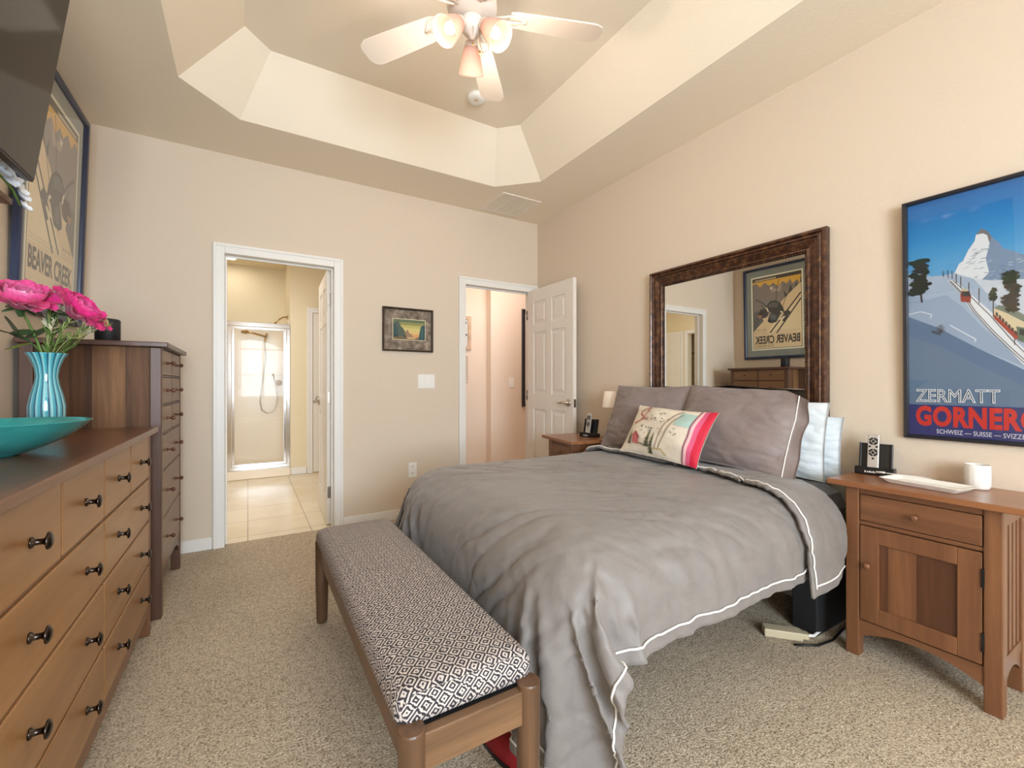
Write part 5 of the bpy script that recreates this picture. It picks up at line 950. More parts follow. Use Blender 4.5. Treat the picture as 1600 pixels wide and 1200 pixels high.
0,0,0,0,0,0,0,0,0,0,0,0,0,0,0,0,0,0,0,0,0,0,-1,-10,-11,-26,-28,-39,-42,-50,-53,-57,-59,-59,-59,-60,-59,-60,0,59,60,59,59,59,56,54,49,42,39,27,27,9,8,2,0,0,0,0,0,0,0,0,0,
0,0,0,0,0,0,0,0,0,0,0,0,0,0,0,0,0,0,0,0,0,0,0,0,0,0,0,-1,-9,-12,-26,-28,-39,-42,-50,-53,-57,-59,-59,-59,-60,-59,-60,0,59,60,59,59,59,56,53,50,42,39,27,27,9,9,1,0,0,0,0,
0,0,0,0,0,0,0,0,0,0,0,0,0,0,0,0,0,0,0,0,0,0,0,0,0,0,0,0,0,0,0,0,-1,-10,-11,-26,-28,-39,-42,-50,-53,-57,-59,-59,-59,-59,-60,-59,0,59,60,59,59,59,56,53,49,42,40,27,26,10,
8,2,0,0,0,0,0,0,0,0,0,0,0,0,0,0,0,0,0,0,0,0,0,0,0,0,0,0,0,0,0,0,0,0,0,0,0,0,-1,-9,-12,-26,-28,-39,-42,-50,-53,-56,-59,-59,-60,-59,-60,-59,0,59,59,60,59,59,56,53,49,42,
40,27,26,10,9,1,0,0,0,0,0,0,0,0,0,0,0,0,0,0,0,0,0,0,0,0,0,0,0,0,0,0,0,0,0,0,0,0,0,0,0,0,-1,-9,-12,-25,-29,-39,-42,-50,-53,-57,-58,-59,-60,-59,-60,-59,-1,60,59,60,59,59,
56,53,49,42,40,27,26,10,9,1,0,0,0,0,0,0,0,0,0,0,0,0,0,0,0,0,0,0,0,0,0,0,0,0,0,0,0,0,0,0,0,0,0,0,0,0,-1,-9,-12,-25,-29,-39,-42,-50,-53,-56,-59,-59,-60,-59,-60,-59,0,60,
59,60,59,59,56,53,49,42,40,27,26,10,8,2,0,0,0,0,0,0,0,0,0,0,0,0,0,0,0,0,0,0,0,0,0,0,0,0,0,0,0,0,0,0,0,0,0,0,0,0,-1,-9,-12,-25,-29,-38,-43,-50,-53,-56,-59,-59,-59,-60,
-59,-60,0,60,59,59,60,59,56,53,49,42,40,27,26,10,8,2,0,0,0,0,0,0,0,0,0,0,0,0,0,0,0,0,0,0,0,0,0,0,0,0,0,0,0,0,0,0,0,0,0,0,0,0,-1,-9,-12,-25,-28,-39,-42,-50,-53,-57,-59,
-59,-59,-60,-59,-60,0,59,60,59,59,59,57,53,49,42,40,27,26,10,8,2,0,0,0,0,0,0,0,0,0,0,0,0,0,0,0,0,0,0,0,0,0,0,0,0,0,0,0,0,0,0,0,0,0,0,0,0,-1,-9,-11,-26,-28,-39,-42,-50,
-53,-57,-59,-59,-59,-60,-59,-59,0,59,60,59,59,59,56,53,50,42,40,27,26,10,9,1,0,0,0,0,0,0,0,0,0,0,0,0,0,0,0,0,0,0,0,0,0,0,0,0,0,0,0,0,0,0,0,0,0,0,0,0,-1,-9,-12,-25,-28,
-39,-42,-50,-53,-57,-58,-59,-60,-59,-60,-59,0,59,60,59,59,59,56,53,50,42,40,26,27,10,9,1,0,0,0,0,0,0,0,0,0,0,0,0,0,0,0,0,0,0,0,0,0,0,0,0,0,0,0,0,0,0,0,0,0,0,0,0,-1,-9,
-12,-25,-28,-39,-42,-50,-53,-57,-58,-59,-60,-59,-59,-60,0,59,59,60,59,59,56,53,49,43,40,26,27,10,9,1,0,0,0,0,0,0,0,0,0,0,0,0,0,0,0,0,0,0,0,0,0,0,0,0,0,0,0,0,0,0,0,0,0,0,
0,0,-1,-9,-12,-25,-28,-39,-42,-50,-53,-56,-59,-59,-59,-60,-59,-60,-1,60,59,60,59,59,56,53,49,43,39,27,27,10,8,2,0,0,0,0,0,0,0,0,0,0,0,0,0,0,0,0,0,0,0,0,0,0,0,0,0,0,0,0,
0,0,0,0,0,0,0,0,0,-10,-12,-25,-28,-39,-42,-49,-53,-57,-59,-59,-59,-59,-60,-59,0,60,59,60,59,59,56,53,49,43,39,28,26,10,8,2,0,0,0,0,0,0,0,0,0,0,0,0,0,0,0,0,0,0,0,0,0,0,0,
0,0,0,0,0,0,0,0,0,0,0,0,0,-1,-9,-11,-26,-28,-38,-42,-50,-53,-57,-58,-59,-60,-59,-60,-59,0,60,59,59,60,59,56,53,49,42,40,27,27,10,8,2,0,0,0,0,0,0,0,0,0,0,0,0,0,0,0,0,0,0,
0,0,0,0,0,0,0,0,0,0,0,0,0,0,0,0,0,0,-1,-9,-10,-27,-27,-39,-42,-50,-52,-57,-59,-59,-59,-60,-59,-60,0,59,60,59,59,59,57,53,49,42,41,26,27,10,8,2,0,0,0,0,0,0,0,0,0,0,0,0,0,
0,0,0,0,0,0,0,0,0,0,0,0,0,0,0,0,0,0,0,0,0,0,0,-1,-9,-9,-26,-26,-41,-43,-49,-53,-57,-58,-59,-60,-59,-60,-59,0,59,60,59,59,59,57,53,49,42,40,28,27,12,6,1,0,0,0,0,0,0,0,0,
0,0,0,0,0,0,0,0,0,0,0,0,0,0,0,0,0,0,0,0,0,0,0,0,0,0,0,0,-1,-5,-9,-21,-35,-41,-42,-49,-54,-56,-59,-59,-60,-59,-59,-60,0,59,59,60,59,59,56,53,50,42,40,27,30,11,5,1,0,1,1,
-2,0,0,0,0,0,0,0,0,0,0,0,0,0,0,0,0,0,0,0,0,0,0,0,0,0,0,0,0,0,0,0,0,-1,-3,-9,-20,-39,-39,-43,-49,-53,-57,-59,-59,-59,-60,-59,-60,
]
# ================================================================== BED AND BEDDING
bed = thing('bed', 'low black bed with a charcoal covered mattress, mostly hidden under the grey duvet', 'bed', (1.6, 1.6, 0))
mb = boxes((.90, 2.40, 1.08, 2.16, .25, .37))
part('base', mb, M['bedbase'], bed, .01)
for lx in (.93, 2.36):
    for ly in (1.11, 2.13): part('leg', boxes((lx - .03, lx + .03, ly - .03, ly + .03, 0, .25)), M['black'], bed, .004)
part('head_panel', boxes((2.16, 2.44, .965, 1.075, 0, .37)), M['bedbase'], bed, .008)
part('mattress', boxes((.80, 2.452, .935, 2.285, .37, .645)), M['sheet'], bed, .09, label='mattress in a crinkled charcoal fitted sheet')
q = np.array(DUVET, dtype=np.int64).reshape(3, 68, 68).transpose(1, 2, 0).copy()
q[:, 0] = np.cumsum(q[:, 0], 0); G = np.cumsum(q, 1) / 2000.0
def up3(A):
    """Catmull-Rom, three points per interval, along axis 0"""
    n = A.shape[0]; P = np.concatenate([2 * A[:1] - A[1:2], A, 2 * A[-1:] - A[-2:-1]]); o = []
    for i in range(n - 1):
        p0, p1, p2, p3 = P[i], P[i + 1], P[i + 2], P[i + 3]
        for t in (0, 1 / 3, 2 / 3):
            o.append(.5 * (2 * p1 + (p2 - p0) * t + (2 * p0 - 5 * p1 + 4 * p2 - p3) * t * t + (3 * p1 - p0 - 3 * p2 + p3) * t ** 3))
    o.append(A[-1]); return np.array(o)
G = up3(G); G = up3(G.transpose(1, 0, 2)).transpose(1, 0, 2)
N = G.shape[0]
ss = lambda e0, e1, x: (lambda t: t * t * (3 - 2 * t))(np.clip((x - e0) / (e1 - e0), 0, 1))
w = ss(.52, .05, G[..., 2]) * ss(1.02, .86, G[..., 1]) * ss(1.0, .72, G[..., 0])
G[..., 0] += .10 * w; G[..., 1] -= .015 * w
def normals(A):
    n = np.cross(np.gradient(A, axis=0), np.gradient(A, axis=1)); n /= np.linalg.norm(n, axis=2, keepdims=True) + 1e-9
    return n
far = np.clip(G[..., 1] - 2.33, 0, None) * ss(1.6, 1.85, G[..., 0]); G[..., 1] -= .75 * far
nr = normals(G)
sg = np.linspace(.20, 2.14, N); tg = np.linspace(.63, 2.62, N)
disp = np.zeros((N, N))
for i in range(N):
    for j in range(N):
        s_, t_ = sg[i], tg[j]
        u1, v1 = s_ * .80 - t_ * .60, s_ * .60 + t_ * .80      # wrinkles running from the far foot corner towards the near head corner
        a = noise.noise(Vector((u1 * 2.2, v1 * 11.0, 1.3)) + noise.noise_vector(Vector((s_ * 3, t_ * 3, 5))) * .5)
        b = noise.noise(Vector((u1 * 5.0, v1 * 26.0, 7.7)) + noise.noise_vector(Vector((s_ * 6, t_ * 6, 2))) * .6)
        c = noise.noise(Vector((s_ * 2.2, t_ * 2.2, 3.1)))
        d = noise.noise(Vector((s_ * 16.0 + t_ * 2, t_ * 2.4, 9.2)))   # hanging folds on the near side
        g = max(0.0, min(1.0, (1.02 - t_) / .36)) * max(0., min(1., (s_ - .95) / .2))
        rid = (1 - min(1, abs(a) * 3.2)) ** 2; rid2 = (1 - min(1, abs(b) * 3.0)) ** 2
        m_ = .35 + .65 * max(0, min(1, c * 2 + .5))
        disp[i, j] = -.0125 * rid * m_ - .0062 * rid2 * m_ + .005 * c + g * .020 * d
G = G + nr * disp[..., None]
mb = MB(); mb.grid([tuple(p) for p in G.reshape(-1, 3)], N, N)
P0 = (1.4, 1.6, .67)
duv = thing('duvet', 'grey sateen duvet draped over the bed, white piping along its hem', 'duvet', (1.4, 1.6, 0))
o = part('cover', mb, M['duvet'], duv)
md = o.modifiers.new('thick', 'SOLIDIFY'); md.thickness = .007; md.offset = -1
nr = normals(G)
def along(idx, off=.004): return [tuple(G[i, j] + nr[i, j] * off) for i, j in idx]
mb = MB(); mb.tube(along([(i, 4) for i in range(4, N, 2)] ), .0032, 6); mb.tube(along([(4, j) for j in range(4, N - 4, 2)]), .0032, 6)
part('piping', mb, M['piping'], duv)
# the turned-back band at the head end
def edge_s(t_):
    return float(np.interp(t_, [.5, .63, .80, 1.0, 1.15, 1.35, 1.7, 2.05, 2.35, 2.62], [1.80, 1.80, 1.80, 1.815, 1.87, 1.935, 1.965, 1.985, 1.96, 1.93]))
EXT = 5; rowsF = []; K = 34
for j in range(-EXT, N):
    jj = max(j, 0); t_ = tg[jj] if j >= 0 else tg[0] + (tg[1] - tg[0]) * j
    i0 = (edge_s(t_) - .20) / 1.94 * (N - 1); r = []
    for k in range(K):
        f = k / (K - 1); ii = i0 + (N - 1 - i0) * f; ia = min(int(ii), N - 2); fr = ii - ia
        p = G[ia, jj] * (1 - fr) + G[ia + 1, jj] * fr; n_ = nr[ia, jj] * (1 - fr) + nr[ia + 1, jj] * fr
        if j < 0:
            p = p + (G[ia, 0] - G[ia, 8]) / 8 * (-j); n_ = nr[ia, 2]
        lift = .027 - .012 * f + .006 * noise.noise(Vector((t_ * 5, f * 2, 4.4))) + .006 * math.sin(min(1, f * 3) * PI)
        r.append(p + n_ * lift)
    rowsF.append(r)
F = np.array(rowsF)
for _ in range(3):
    Fp = np.pad(F, ((0, 0), (2, 2), (0, 0)), mode='edge'); Fs = (Fp[:, :-4] + Fp[:, 1:-3] + Fp[:, 2:-2] + Fp[:, 3:-1] + Fp[:, 4:]) / 5
    bw = np.clip((EXT + 9 - np.arange(F.shape[0])) / 6, 0, 1)[:, None, None]; ew = np.ones((1, K, 1)); ew[:, :2] = 0; ew[:, -2:] = 0
    F = F + (Fs - F) * bw * ew
mb = MB(); mb.grid([tuple(p) for p in F.reshape(-1, 3)], F.shape[0], K, flip=True)
o = part('turned_back_band', mb, M['duvet'], duv)
md = o.modifiers.new('thick', 'SOLIDIFY'); md.thickness = .012; md.offset = -1
mb = MB()
fn = np.cross(np.gradient(F, axis=1), np.gradient(F, axis=0)); fn /= np.linalg.norm(fn, axis=2, keepdims=True)
kk = 2
mb.tube([tuple(F[a, kk] + fn[a, kk] * .003) for a in range(3, F.shape[0], 2)], .0032, 6)
mb.tube([tuple(F[4, k] + fn[4, k] * .003) for k in range(2, K)], .0032, 6)
part('piping', mb, M['piping'], duv)

def pillow_mb(w, h, T, seed=1, ear=.05, flange=0.0, wr=.006, soft=2.2):
    """stuffed pillow, local x across, y up, z front; flange = flat open border on the +x end"""
    n = 48; mb = MB(); iw = (w - flange) / 2; ih = h / 2
    for side in (1, -1):
        Q = []
        for i in range(n + 1):
            for j in range(n + 1):
                u = -1 + 2 * i / n; v = -1 + 2 * j / n
                x, y = u * w / 2, v * h / 2
                ui = max(-1, min(1, (x + flange / 2) / iw)); vi = v
                e = max(0, (1 - abs(ui) ** soft)) ** .62 * max(0, (1 - abs(vi) ** soft)) ** .62
                px = x * (1 - ear * (1 - v * v) * abs(u) ** 3); py = y * (1 - ear * (1 - u * u) * abs(v) ** 3)
                z = side * (T / 2 * e + .0016)
                cr = noise.noise(Vector((u * 1.8 + seed, v * 1.8, side * 3 + seed)))
                q1 = noise.noise(Vector((u * 3 + v * 2 + seed * 3, v * 4 - u, seed))); q2 = noise.noise(Vector((u * 7 - v * 3 + seed, v * 8, seed + 5)))
                rdg = (1 - min(1, abs(q1) * 3)) ** 2 + .5 * (1 - min(1, abs(q2) * 3)) ** 2
                edge = min(1, 3 * (1 - e))
                z += side * (min(1, e * 3)) * (cr * T * .12 - wr * rdg * (.4 + .6 * edge))
                if x > iw - flange / 2: z += .010 * math.sin(v * 7 + seed) * (x - iw + flange / 2) / max(flange, 1e-6)
                Q.append((px, py, z))
        mb.grid(Q, n + 1, n + 1, True, flip=(side < 0))
    m = n + 1; off = m * m
    rim = [i * m for i in range(m)] + [n * m + j for j in range(1, m)] + [i * m + n for i in range(n - 1, -1, -1)] + [j for j in range(n - 1, 0, -1)]
    for a, b in zip(rim, rim[1:] + rim[:1]): mb.f.append((a, b, b + off, a + off)); mb.mi.append(0); mb.sm.append(True)
    return mb, rim
def place(bottom, right, up):
    m = plane_matrix(bottom, right, up); return m
def bend(mb, fn):
    mb.v = [fn(*p) for p in mb.v]; return mb
def pillow(name, label, cat, w, h, T, bottom, right, up, mat, seed, flange=0, ear=.05, pipe=False, group=None, shape=None, wr=.006):
    mb, rim = pillow_mb(w, h, T, seed, ear, flange, wr=wr)
    mb.v = [(p[0], p[1] + h / 2, p[2]) for p in mb.v]
    if shape: mb.v = [shape(*p) for p in mb.v]
    m = place(bottom, right, up)
    t = thing(name, label, cat, bottom, 0, group)
    pts = None
    if pipe:
        n = 48; mm = n + 1; k = int(round((w - flange) / w * n))
        pts = [Vector(mb.v[k * mm + j]) + Vector((0, 0, .003)) for j in range(0, n + 1)]
    mb.xform(m)
    part('case', mb, mat, t)
    if pts:
        tb = MB(); tb.tube([m @ p for p in pts], .0028, 6); part('piping', tb, M['piping'], t)
    return t, m
# white sleeping pillows standing against the mirror wall on the near side
pillow('pillow', 'white pillow standing upright, directly behind the near grey sham', 'pillow', .64, .375, .085, (2.318, 1.325, .664), (0, -1, -.02), (.09, 0, 1), M['pillow'], 5, ear=.035, wr=.008)
pillow('pillow', 'white pillow nearest the wall, its corner showing lowest beside the nightstand', 'pillow', .64, .315, .07, (2.416, 1.295, .656), (0, -1, -.03), (.0, 0, 1), M['pillow'], 8, ear=.04, wr=.008)
pillow('pillow', 'dark grey pillow whose top edge shows behind the far grey sham', 'pillow', .60, .415, .06, (2.355, 1.98, .664), (0, -1, 0), (.07, 0, 1), M['sheet'], 6, ear=.06)
def flop(x, y, z):
    # the outer top corner of the border falls forward and down
    k = max(0, (x - .20) / .15) * max(0, (y - .30) / .155)
    return (x - .015 * k, y - .075 * k, z + .05 * k - .9 * max(0, (abs(x) - .25)) ** 2)
pillow('pillow_sham', 'mauve grey sham with white piping at its open end, nearer the white tray', 'pillow', .69, .46, .175, (2.085, 1.372, .692), (.03, -1, -.04), (.20, 0, .40), M['sham'], 2, flange=.055, ear=.055, pipe=True, shape=flop, wr=.010)
pillow('pillow_sham', 'mauve grey sham on the far side of the bed, nearer the small lamp', 'pillow', .62, .455, .17, (2.115, 2.005, .690), (0, -1, .0), (.17, 0, .40), M['sham'], 3, flange=0, ear=.05, wr=.008)
# printed ski pillow
def ski_pillow():
    w, h = .56, .315; b = (1.925, 1.672, .706); rt, up = (-.06, -1, -.03), (.155, 0, .27)
    t, m = pillow('ski_pillow', 'small white pillow printed with a ski village, pink stripe on one end', 'cushion', w, h, .12, b, rt, up, cloth('natural_linen', (226, 216, 200), .03, .85, .1, .15, 30.), 9, ear=.06, wr=.001)
    case = t.children[0]; me = case.data
    # the print lies in the cloth: project its shapes on the pillow front
    inv = m.inverted(); bm = bmesh.new(); bm.from_mesh(me); n = 48; mm = n + 1
    front = [Vector(v.co) for v in bm.verts][: mm * mm]; bm.free()
    loc = [inv @ (p + Vector(b)) for p in front]
    def surf(x, y):
        fu = (x / w + .5) * n; fv = y / h * n; i = max(0, min(n - 1, int(fu))); j = max(0, min(n - 1, int(fv))); a, c = fu - i, fv - j
        A, B_, C_, D_ = loc[i * mm + j], loc[(i + 1) * mm + j], loc[i * mm + j + 1], loc[(i + 1) * mm + j + 1]
        return A * (1 - a) * (1 - c) + B_ * a * (1 - c) + C_ * (1 - a) * c + D_ * a * c
    pr = Print(); pr.seg = .014
    wv = lambda x: x
    def strip(xa, xb, c):
        k, q = 18, 5
        for i in range(k):
            for s in range(q):
                x0_, x1_ = xa + (xb - xa) * s / q, xa + (xb - xa) * (s + 1) / q
                pr.poly([(x0_, h * i / k), (x1_, h * i / k), (x1_, h * (i + 1) / k), (x0_, h * (i + 1) / k)], c)
                pr.k -= 1
        pr.k += 1
    strip(.238, .280, (206, 28, 62)); strip(.212, .238, (216, 92, 132)); strip(.196, .212, (236, 190, 194)); strip(.186, .196, (150, 104, 118))
    for i in range(6):
        for k in range(5): pr.rect(.092 + i * .0155, .19 + k * .018, .1075 + i * .0155, .208 + k * .018, (170, 200, 194))
    pr.line([(.010, .04), (.014, .12), (.03, .19), (.065, .26), (.10, .29)], .006, (150, 134, 118)); pr.line([(.032, .04), (.046, .11), (.062, .16), (.085, .23), (.115, .265)], .006, (150, 134, 118))
    pr.line([(-.01, .04), (.05, .05), (.09, .02)], .006, (196, 172, 110))
    # red handwriting
    c = (170, 62, 62)
    pr.line([(-.150, .272), (-.138, .292), (-.155, .298), (-.185, .28), (-.205, .255), (-.195, .238), (-.172, .232), (-.166, .214), (-.185, .196), (-.214, .18), (-.222, .186)], .008, c)
    pr.line([(-.160, .205), (-.152, .235), (-.140, .275)], .006, c); pr.line([(-.156, .214), (-.146, .222), (-.140, .21), (-.130, .206)], .005, c); pr.line([(-.126, .206), (-.121, .222)], .005, c)
    pr.poly([(-.175, .060), (-.115, .050), (-.125, .092), (-.155, .118), (-.178, .10)], (196, 106, 106)); pr.line([(-.182, .095), (-.155, .122), (-.112, .085)], .006, (150, 70, 70)); pr.line([(-.112, .058), (-.07, .052)], .005, (120, 100, 80))
    rn = random.Random(4)
    for (x, y, hh) in ((-.205, .05, .075), (-.050, .045, .11), (-.018, .012, .115)):
        for k in range(6):
            yy = y + hh * k / 6; ww = .019 * (1 - k / 6.5) * (.75 + .4 * rn.random()); pr.poly([(x - ww, yy), (x + ww, yy), (x + ww * .3, yy + hh / 4.5), (x - ww * .3, yy + hh / 4.5)], (98, 100, 74) if k % 2 else (74, 78, 58))
    for k in range(34):
        x = -.14 + .15 * rn.random() + (.11 if k % 7 == 0 else 0); y = .12 + .15 * rn.random(); l = .008 + .014 * rn.random(); a = .5 * rn.random() + .2
        pr.line([(x, y), (x + l * math.cos(a), y + l * math.sin(a) * rn.choice((1, -1)))], .0035, (62, 60, 58))
    out = []
    for (x, y, z) in pr.mb.v:
        p = surf(x, y); out.append(tuple(m @ (Vector((p.x, p.y, p.z + .0028 + z)))))
    pr.mb.v = out
    part('print', pr.mb, pr.mats, t)
ski_pillow()
# ================================================================== WALL THINGS
def hung(name, label, cat, origin, right, up, w, h, prof, fmat, gmat=None, matc=None, group=None):
    """framed picture: root at the lower left corner; local plane x right / y up / z to the viewer"""
    m = plane_matrix(origin, right, up); t = thing(name, label, cat, origin, 0, group)
    mb = frame_rect(MB(), w, h, prof); mb.xform(m); part('frame', mb, fmat, t)
    mb = MB(); i = prof[-1][0] - .004; mb.box(.004, w - .004, .004, h - .004, 0, .004); mb.xform(m); part('backing', mb, matc or M['black'], t)
    return t, m
def glaze(t, m, w, h, ins, z, mat):
    mb = MB(); mb.add([(ins, ins, z), (w - ins, ins, z), (w - ins, h - ins, z), (ins, h - ins, z)], [(0, 1, 2, 3)]); mb.xform(m); part('glass', mb, mat, t)
# ---- alpine railway poster on the right-hand wall
w, h = .655, 1.012; og = (R - .002, .758, .888); tilt = (-.022, 0, 1)
t, m = hung('ski_poster', 'framed blue poster of a snowy peak with trains, above the tray', 'poster', og, (0, -1, 0), tilt, w, h, [(0, 0), (0, .018), (.004, .022), (.014, .020), (.017, .010), (.017, .004)], M['dark'])
pr = Print(); pr.gain = .88; W_, H_ = w - .034, h - .034
def gx(x): return x
zs = [(.60, (112, 176, 226)), (.72, (84, 164, 222)), (.82, (40, 140, 210)), (.90, (12, 120, 196)), (H_, (0, 106, 182))]
for k in range(30):
    za, zb = .58 + (H_ - .58) * k / 30, .58 + (H_ - .58) * (k + 1) / 30; zz = (za + zb) / 2
    pr.rect(0, za, W_, zb, tuple(int(np.interp(zz, [q_[0] for q_ in zs], [q_[1][c_] for q_ in zs])) for c_ in range(3)))
o = .010
pts = [(.141, .655), (.158, .698), (.169, .706), (.184, .745), (.202, .776), (.206, .80), (.22, .82), (.237, .806), (.248, .78), (.268, .752), (.278, .728), (.301, .714), (.339, .684), (.40, .66), (.46, .672), (.52, .64), (W_, .65), (W_, .5), (.14, .5)]
pr.poly(pts, (126, 150, 182))
pr.poly([(.141, .655), (.158, .698), (.169, .706), (.184, .745), (.202, .776), (.206, .80), (.216, .814), (.225, .80), (.236, .79), (.243, .755), (.232, .70), (.241, .645), (.22, .62), (.184, .625)], (226, 234, 242))
pr.poly([(.206, .80), (.22, .82), (.237, .806), (.248, .78), (.243, .756), (.236, .79), (.225, .80)], (118, 116, 122))
rn = random.Random(12)
for k in range(46):
    x = .15 + .10 * rn.random(); y = .63 + .15 * rn.random()
    if y < .64 + (x - .141) * 1.9: pr.line([(x, y), (x + .008 + .012 * rn.random(), y + .012 * (rn.random() - .2))], .0022, rn.choice([(150, 160, 176), (176, 188, 204), (128, 136, 150)]))
for k in range(26):
    x = .25 + .10 * rn.random(); y = .60 + .10 * rn.random()
    pr.line([(x, y), (x + .012, y - .006 + .01 * rn.random())], .002, rn.choice([(96, 116, 150), (164, 182, 208), (200, 212, 228)]))
pr.poly([(0, .692), (.03, .688), (.076, .664), (.108, .662), (.141, .664), (.206, .625), (.25, .612), (.339, .60), (.45, .60), (W_, .56), (W_, .2), (0, .2)], (168, 188, 212))
pr.poly([(.20, .628), (.25, .613), (.339, .60), (.45, .60), (W_, .56), (W_, .30), (.339, .40), (.26, .52)], (206, 216, 230))
pr.poly([(0, .60), (.06, .57), (.12, .58), (.17, .52), (.22, .44), (.28, .36), (.33, .28), (.20, .36), (.09, .45), (0, .505)], (150, 172, 200))
pr.line([(0, .515), (.04, .522), (.075, .505), (.07, .49)], .004, (214, 224, 236)); pr.line([(.13, .455), (.17, .42), (.205, .39), (.20, .382)], .004, (214, 224, 236))
pr.poly([(0, .505), (.092, .450), (.206, .358), (.307, .284), (.345, .255), (W_, .12), (W_, .1), (0, .1)], (86, 116, 152))
pr.poly([(0, .42), (.10, .37), (.22, .28), (.34, .2), (W_, .10), (0, .10)], (98, 124, 154))
pr.poly([(.124, .636), (.162, .575), (.191, .508), (.241, .422), (.288, .35), (.339, .268), (.42, .15), (.56, .15), (.45, .22), (.339, .33), (.307, .38), (.254, .482), (.198, .56), (.141, .638)], (232, 238, 244))
for a in ([(.128, .635), (.167, .572), (.198, .50), (.247, .415), (.30, .335), (.36, .25), (.43, .155)], [(.133, .634), (.172, .571), (.204, .50), (.254, .415), (.308, .335), (.37, .25), (.445, .155)], [(.139, .636), (.19, .562), (.243, .48), (.296, .385), (.35, .30), (.46, .19)]):
    pr.line(a, .0026, (92, 92, 98))
for (x, y, l) in ((.112, .655, .025), (.126, .648, .03), (.138, .64, .034), (.150, .622, .038), (.163, .60, .044), (.186, .565, .052), (.214, .53, .06), (.252, .47, .07), (.306, .36, .095)): pr.line([(x, y), (x, y + l)], .0022, (70, 66, 64))
# descending railcar and climbing train
pr.poly([(.163, .545), (.190, .537), (.192, .566), (.184, .585), (.166, .588), (.162, .572)], (150, 60, 44)); pr.poly([(.166, .566), (.189, .562), (.188, .580), (.168, .584)], (52, 58, 60)); pr.poly([(.164, .586), (.184, .583), (.180, .594), (.166, .596)], (196, 190, 160))
pr.poly([(.253, .506), (.288, .481), (.345, .430), (.345, .372), (.307, .383), (.254, .466)], (222, 206, 170)); pr.poly([(.254, .482), (.307, .410), (.345, .398), (.345, .372), (.307, .383), (.254, .466)], (166, 66, 50))
pr.poly([(.253, .506), (.288, .481), (.345, .430), (.36, .44), (.30, .50), (.266, .516)], (120, 132, 118))
for k in range(7):
    x = .258 + k * .008; y = .492 - k * .0125; pr.poly([(x, y), (x + .006, y - .007), (x + .006, y - .022), (x, y - .014)], (70, 60, 56))
pr.poly([(.310, .43), (.36, .41), (.40, .40), (.40, .35), (.36, .345), (.315, .378)], (92, 110, 90)); pr.poly([(.318, .42), (.355, .405), (.355, .385), (.318, .398)], (40, 44, 46))
def conifer(cx, y0, y1, rx, c, seed, n=7):
    r = random.Random(seed)
    for k in range(n):
        y = y0 + (y1 - y0) * (k + .3) / n
        pr.blob(cx + rx * .5 * (r.random() - .5), y, rx * (.55 + .45 * r.random()), (y1 - y0) / n * .95, tuple(max(0, q + r.randint(-8, 8)) for q in c), seed + k, 18, .55)
conifer(.030, .60, .745, .042, (30, 40, 40), 1, 8); pr.line([(.045, .56), (.035, .68)], .005, (40, 34, 32)); conifer(.052, .61, .70, .03, (24, 34, 34), 3, 5)
conifer(.302, .54, .64, .032, (52, 56, 40), 5, 6); conifer(.302, .49, .55, .040, (58, 60, 44), 7, 4); pr.line([(.304, .48), (.303, .60)], .004, (70, 52, 40)); conifer(.252, .54, .585, .02, (48, 54, 40), 9, 3); conifer(.38, .56, .64, .03, (56, 56, 44), 15, 4)
for k in range(7): pr.line([(.103, .425), (.103 + .016 * math.cos(.4 + k * .38), .425 + .036 * math.sin(.4 + k * .38))], .0016, (66, 56, 56))
pr.poly([(.074, .432), (.105, .416), (.10, .424), (.078, .438)], (44, 52, 66))
# lettering
pr.rect(0, 0, W_, .128, (36, 48, 112))
pr.text('ZERMATT', .022, .140, .247, .054, (236, 240, 244), outline=.022)
pr.text('GORNERGRAT', .022, .038, .490, .086, (206, 44, 34), bold=.045, spacing=1.06)
pr.text('SCHWEIZ \u2014 SUISSE \u2014 SVIZZERA \u2014 SWITZERLAND', .088, .010, .42, .018, (232, 234, 240))
pr.mb.v = [(p[0] + .017, p[1] + .017, p[2] + .005) for p in pr.mb.v]; pr.mb.xform(m); part('print', pr.mb, pr.mats, t)
glaze(t, m, w, h, .016, .0125, M['pane'])
# ---- skiing poster on the left-hand wall
w, h = .835, 1.185; og = (L + .004, 2.615, 1.445); tilt = (.030, 0, 1)
t, m = hung('ski_poster', 'framed poster of a crouching skier in a grey mat, above the tall chest', 'poster', og, (0, 1, 0), tilt, w, h, [(0, 0), (0, .022), (.006, .027), (.026, .026), (.032, .018), (.034, .006)], M['bluef'])
mb = MB(); mb.box(.033, w - .033, .033, h - .033, .0045, .006); mb.xform(m); part('mat_board', mb, M['mat'], t)
pr = Print(); pr.gain = 1.12; W_, H_ = .60, .92
pr.rect(-.018, -.018, W_ + .018, H_ + .018, (232, 224, 204)); pr.rect(0, 0, W_, H_, (40, 36, 32)); pr.rect(.006, .006, W_ - .006, H_ - .006, (214, 196, 160))
pr.rect(.006, .60, W_ - .006, .875, (212, 166, 62)); pr.rect(.006, .875, W_ - .006, H_ - .006, (52, 46, 40))
pr.rect(.30, .884, W_ - .03, .898, (196, 180, 146))
pr.poly([(.006, .74), (.05, .82), (.10, .78), (.13, .84), (.17, .79), (.22, .83), (.27, .77), (.33, .83), (.38, .80), (.44, .85), (.50, .80), (.55, .86), (W_ - .006, .84), (W_ - .006, .40), (.006, .40)], (124, 116, 112))
pr.poly([(.22, .80), (.30, .745), (.38, .80), (.36, .72), (.25, .71)], (160, 148, 136)); pr.poly([(.33, .795), (.36, .77), (.38, .78), (.36, .745)], (226, 218, 200))
pr.poly([(.006, .86), (.03, .70), (.06, .80), (.09, .66), (.13, .78), (.16, .64), (.21, .72), (.19, .56), (.006, .52)], (58, 66, 66))
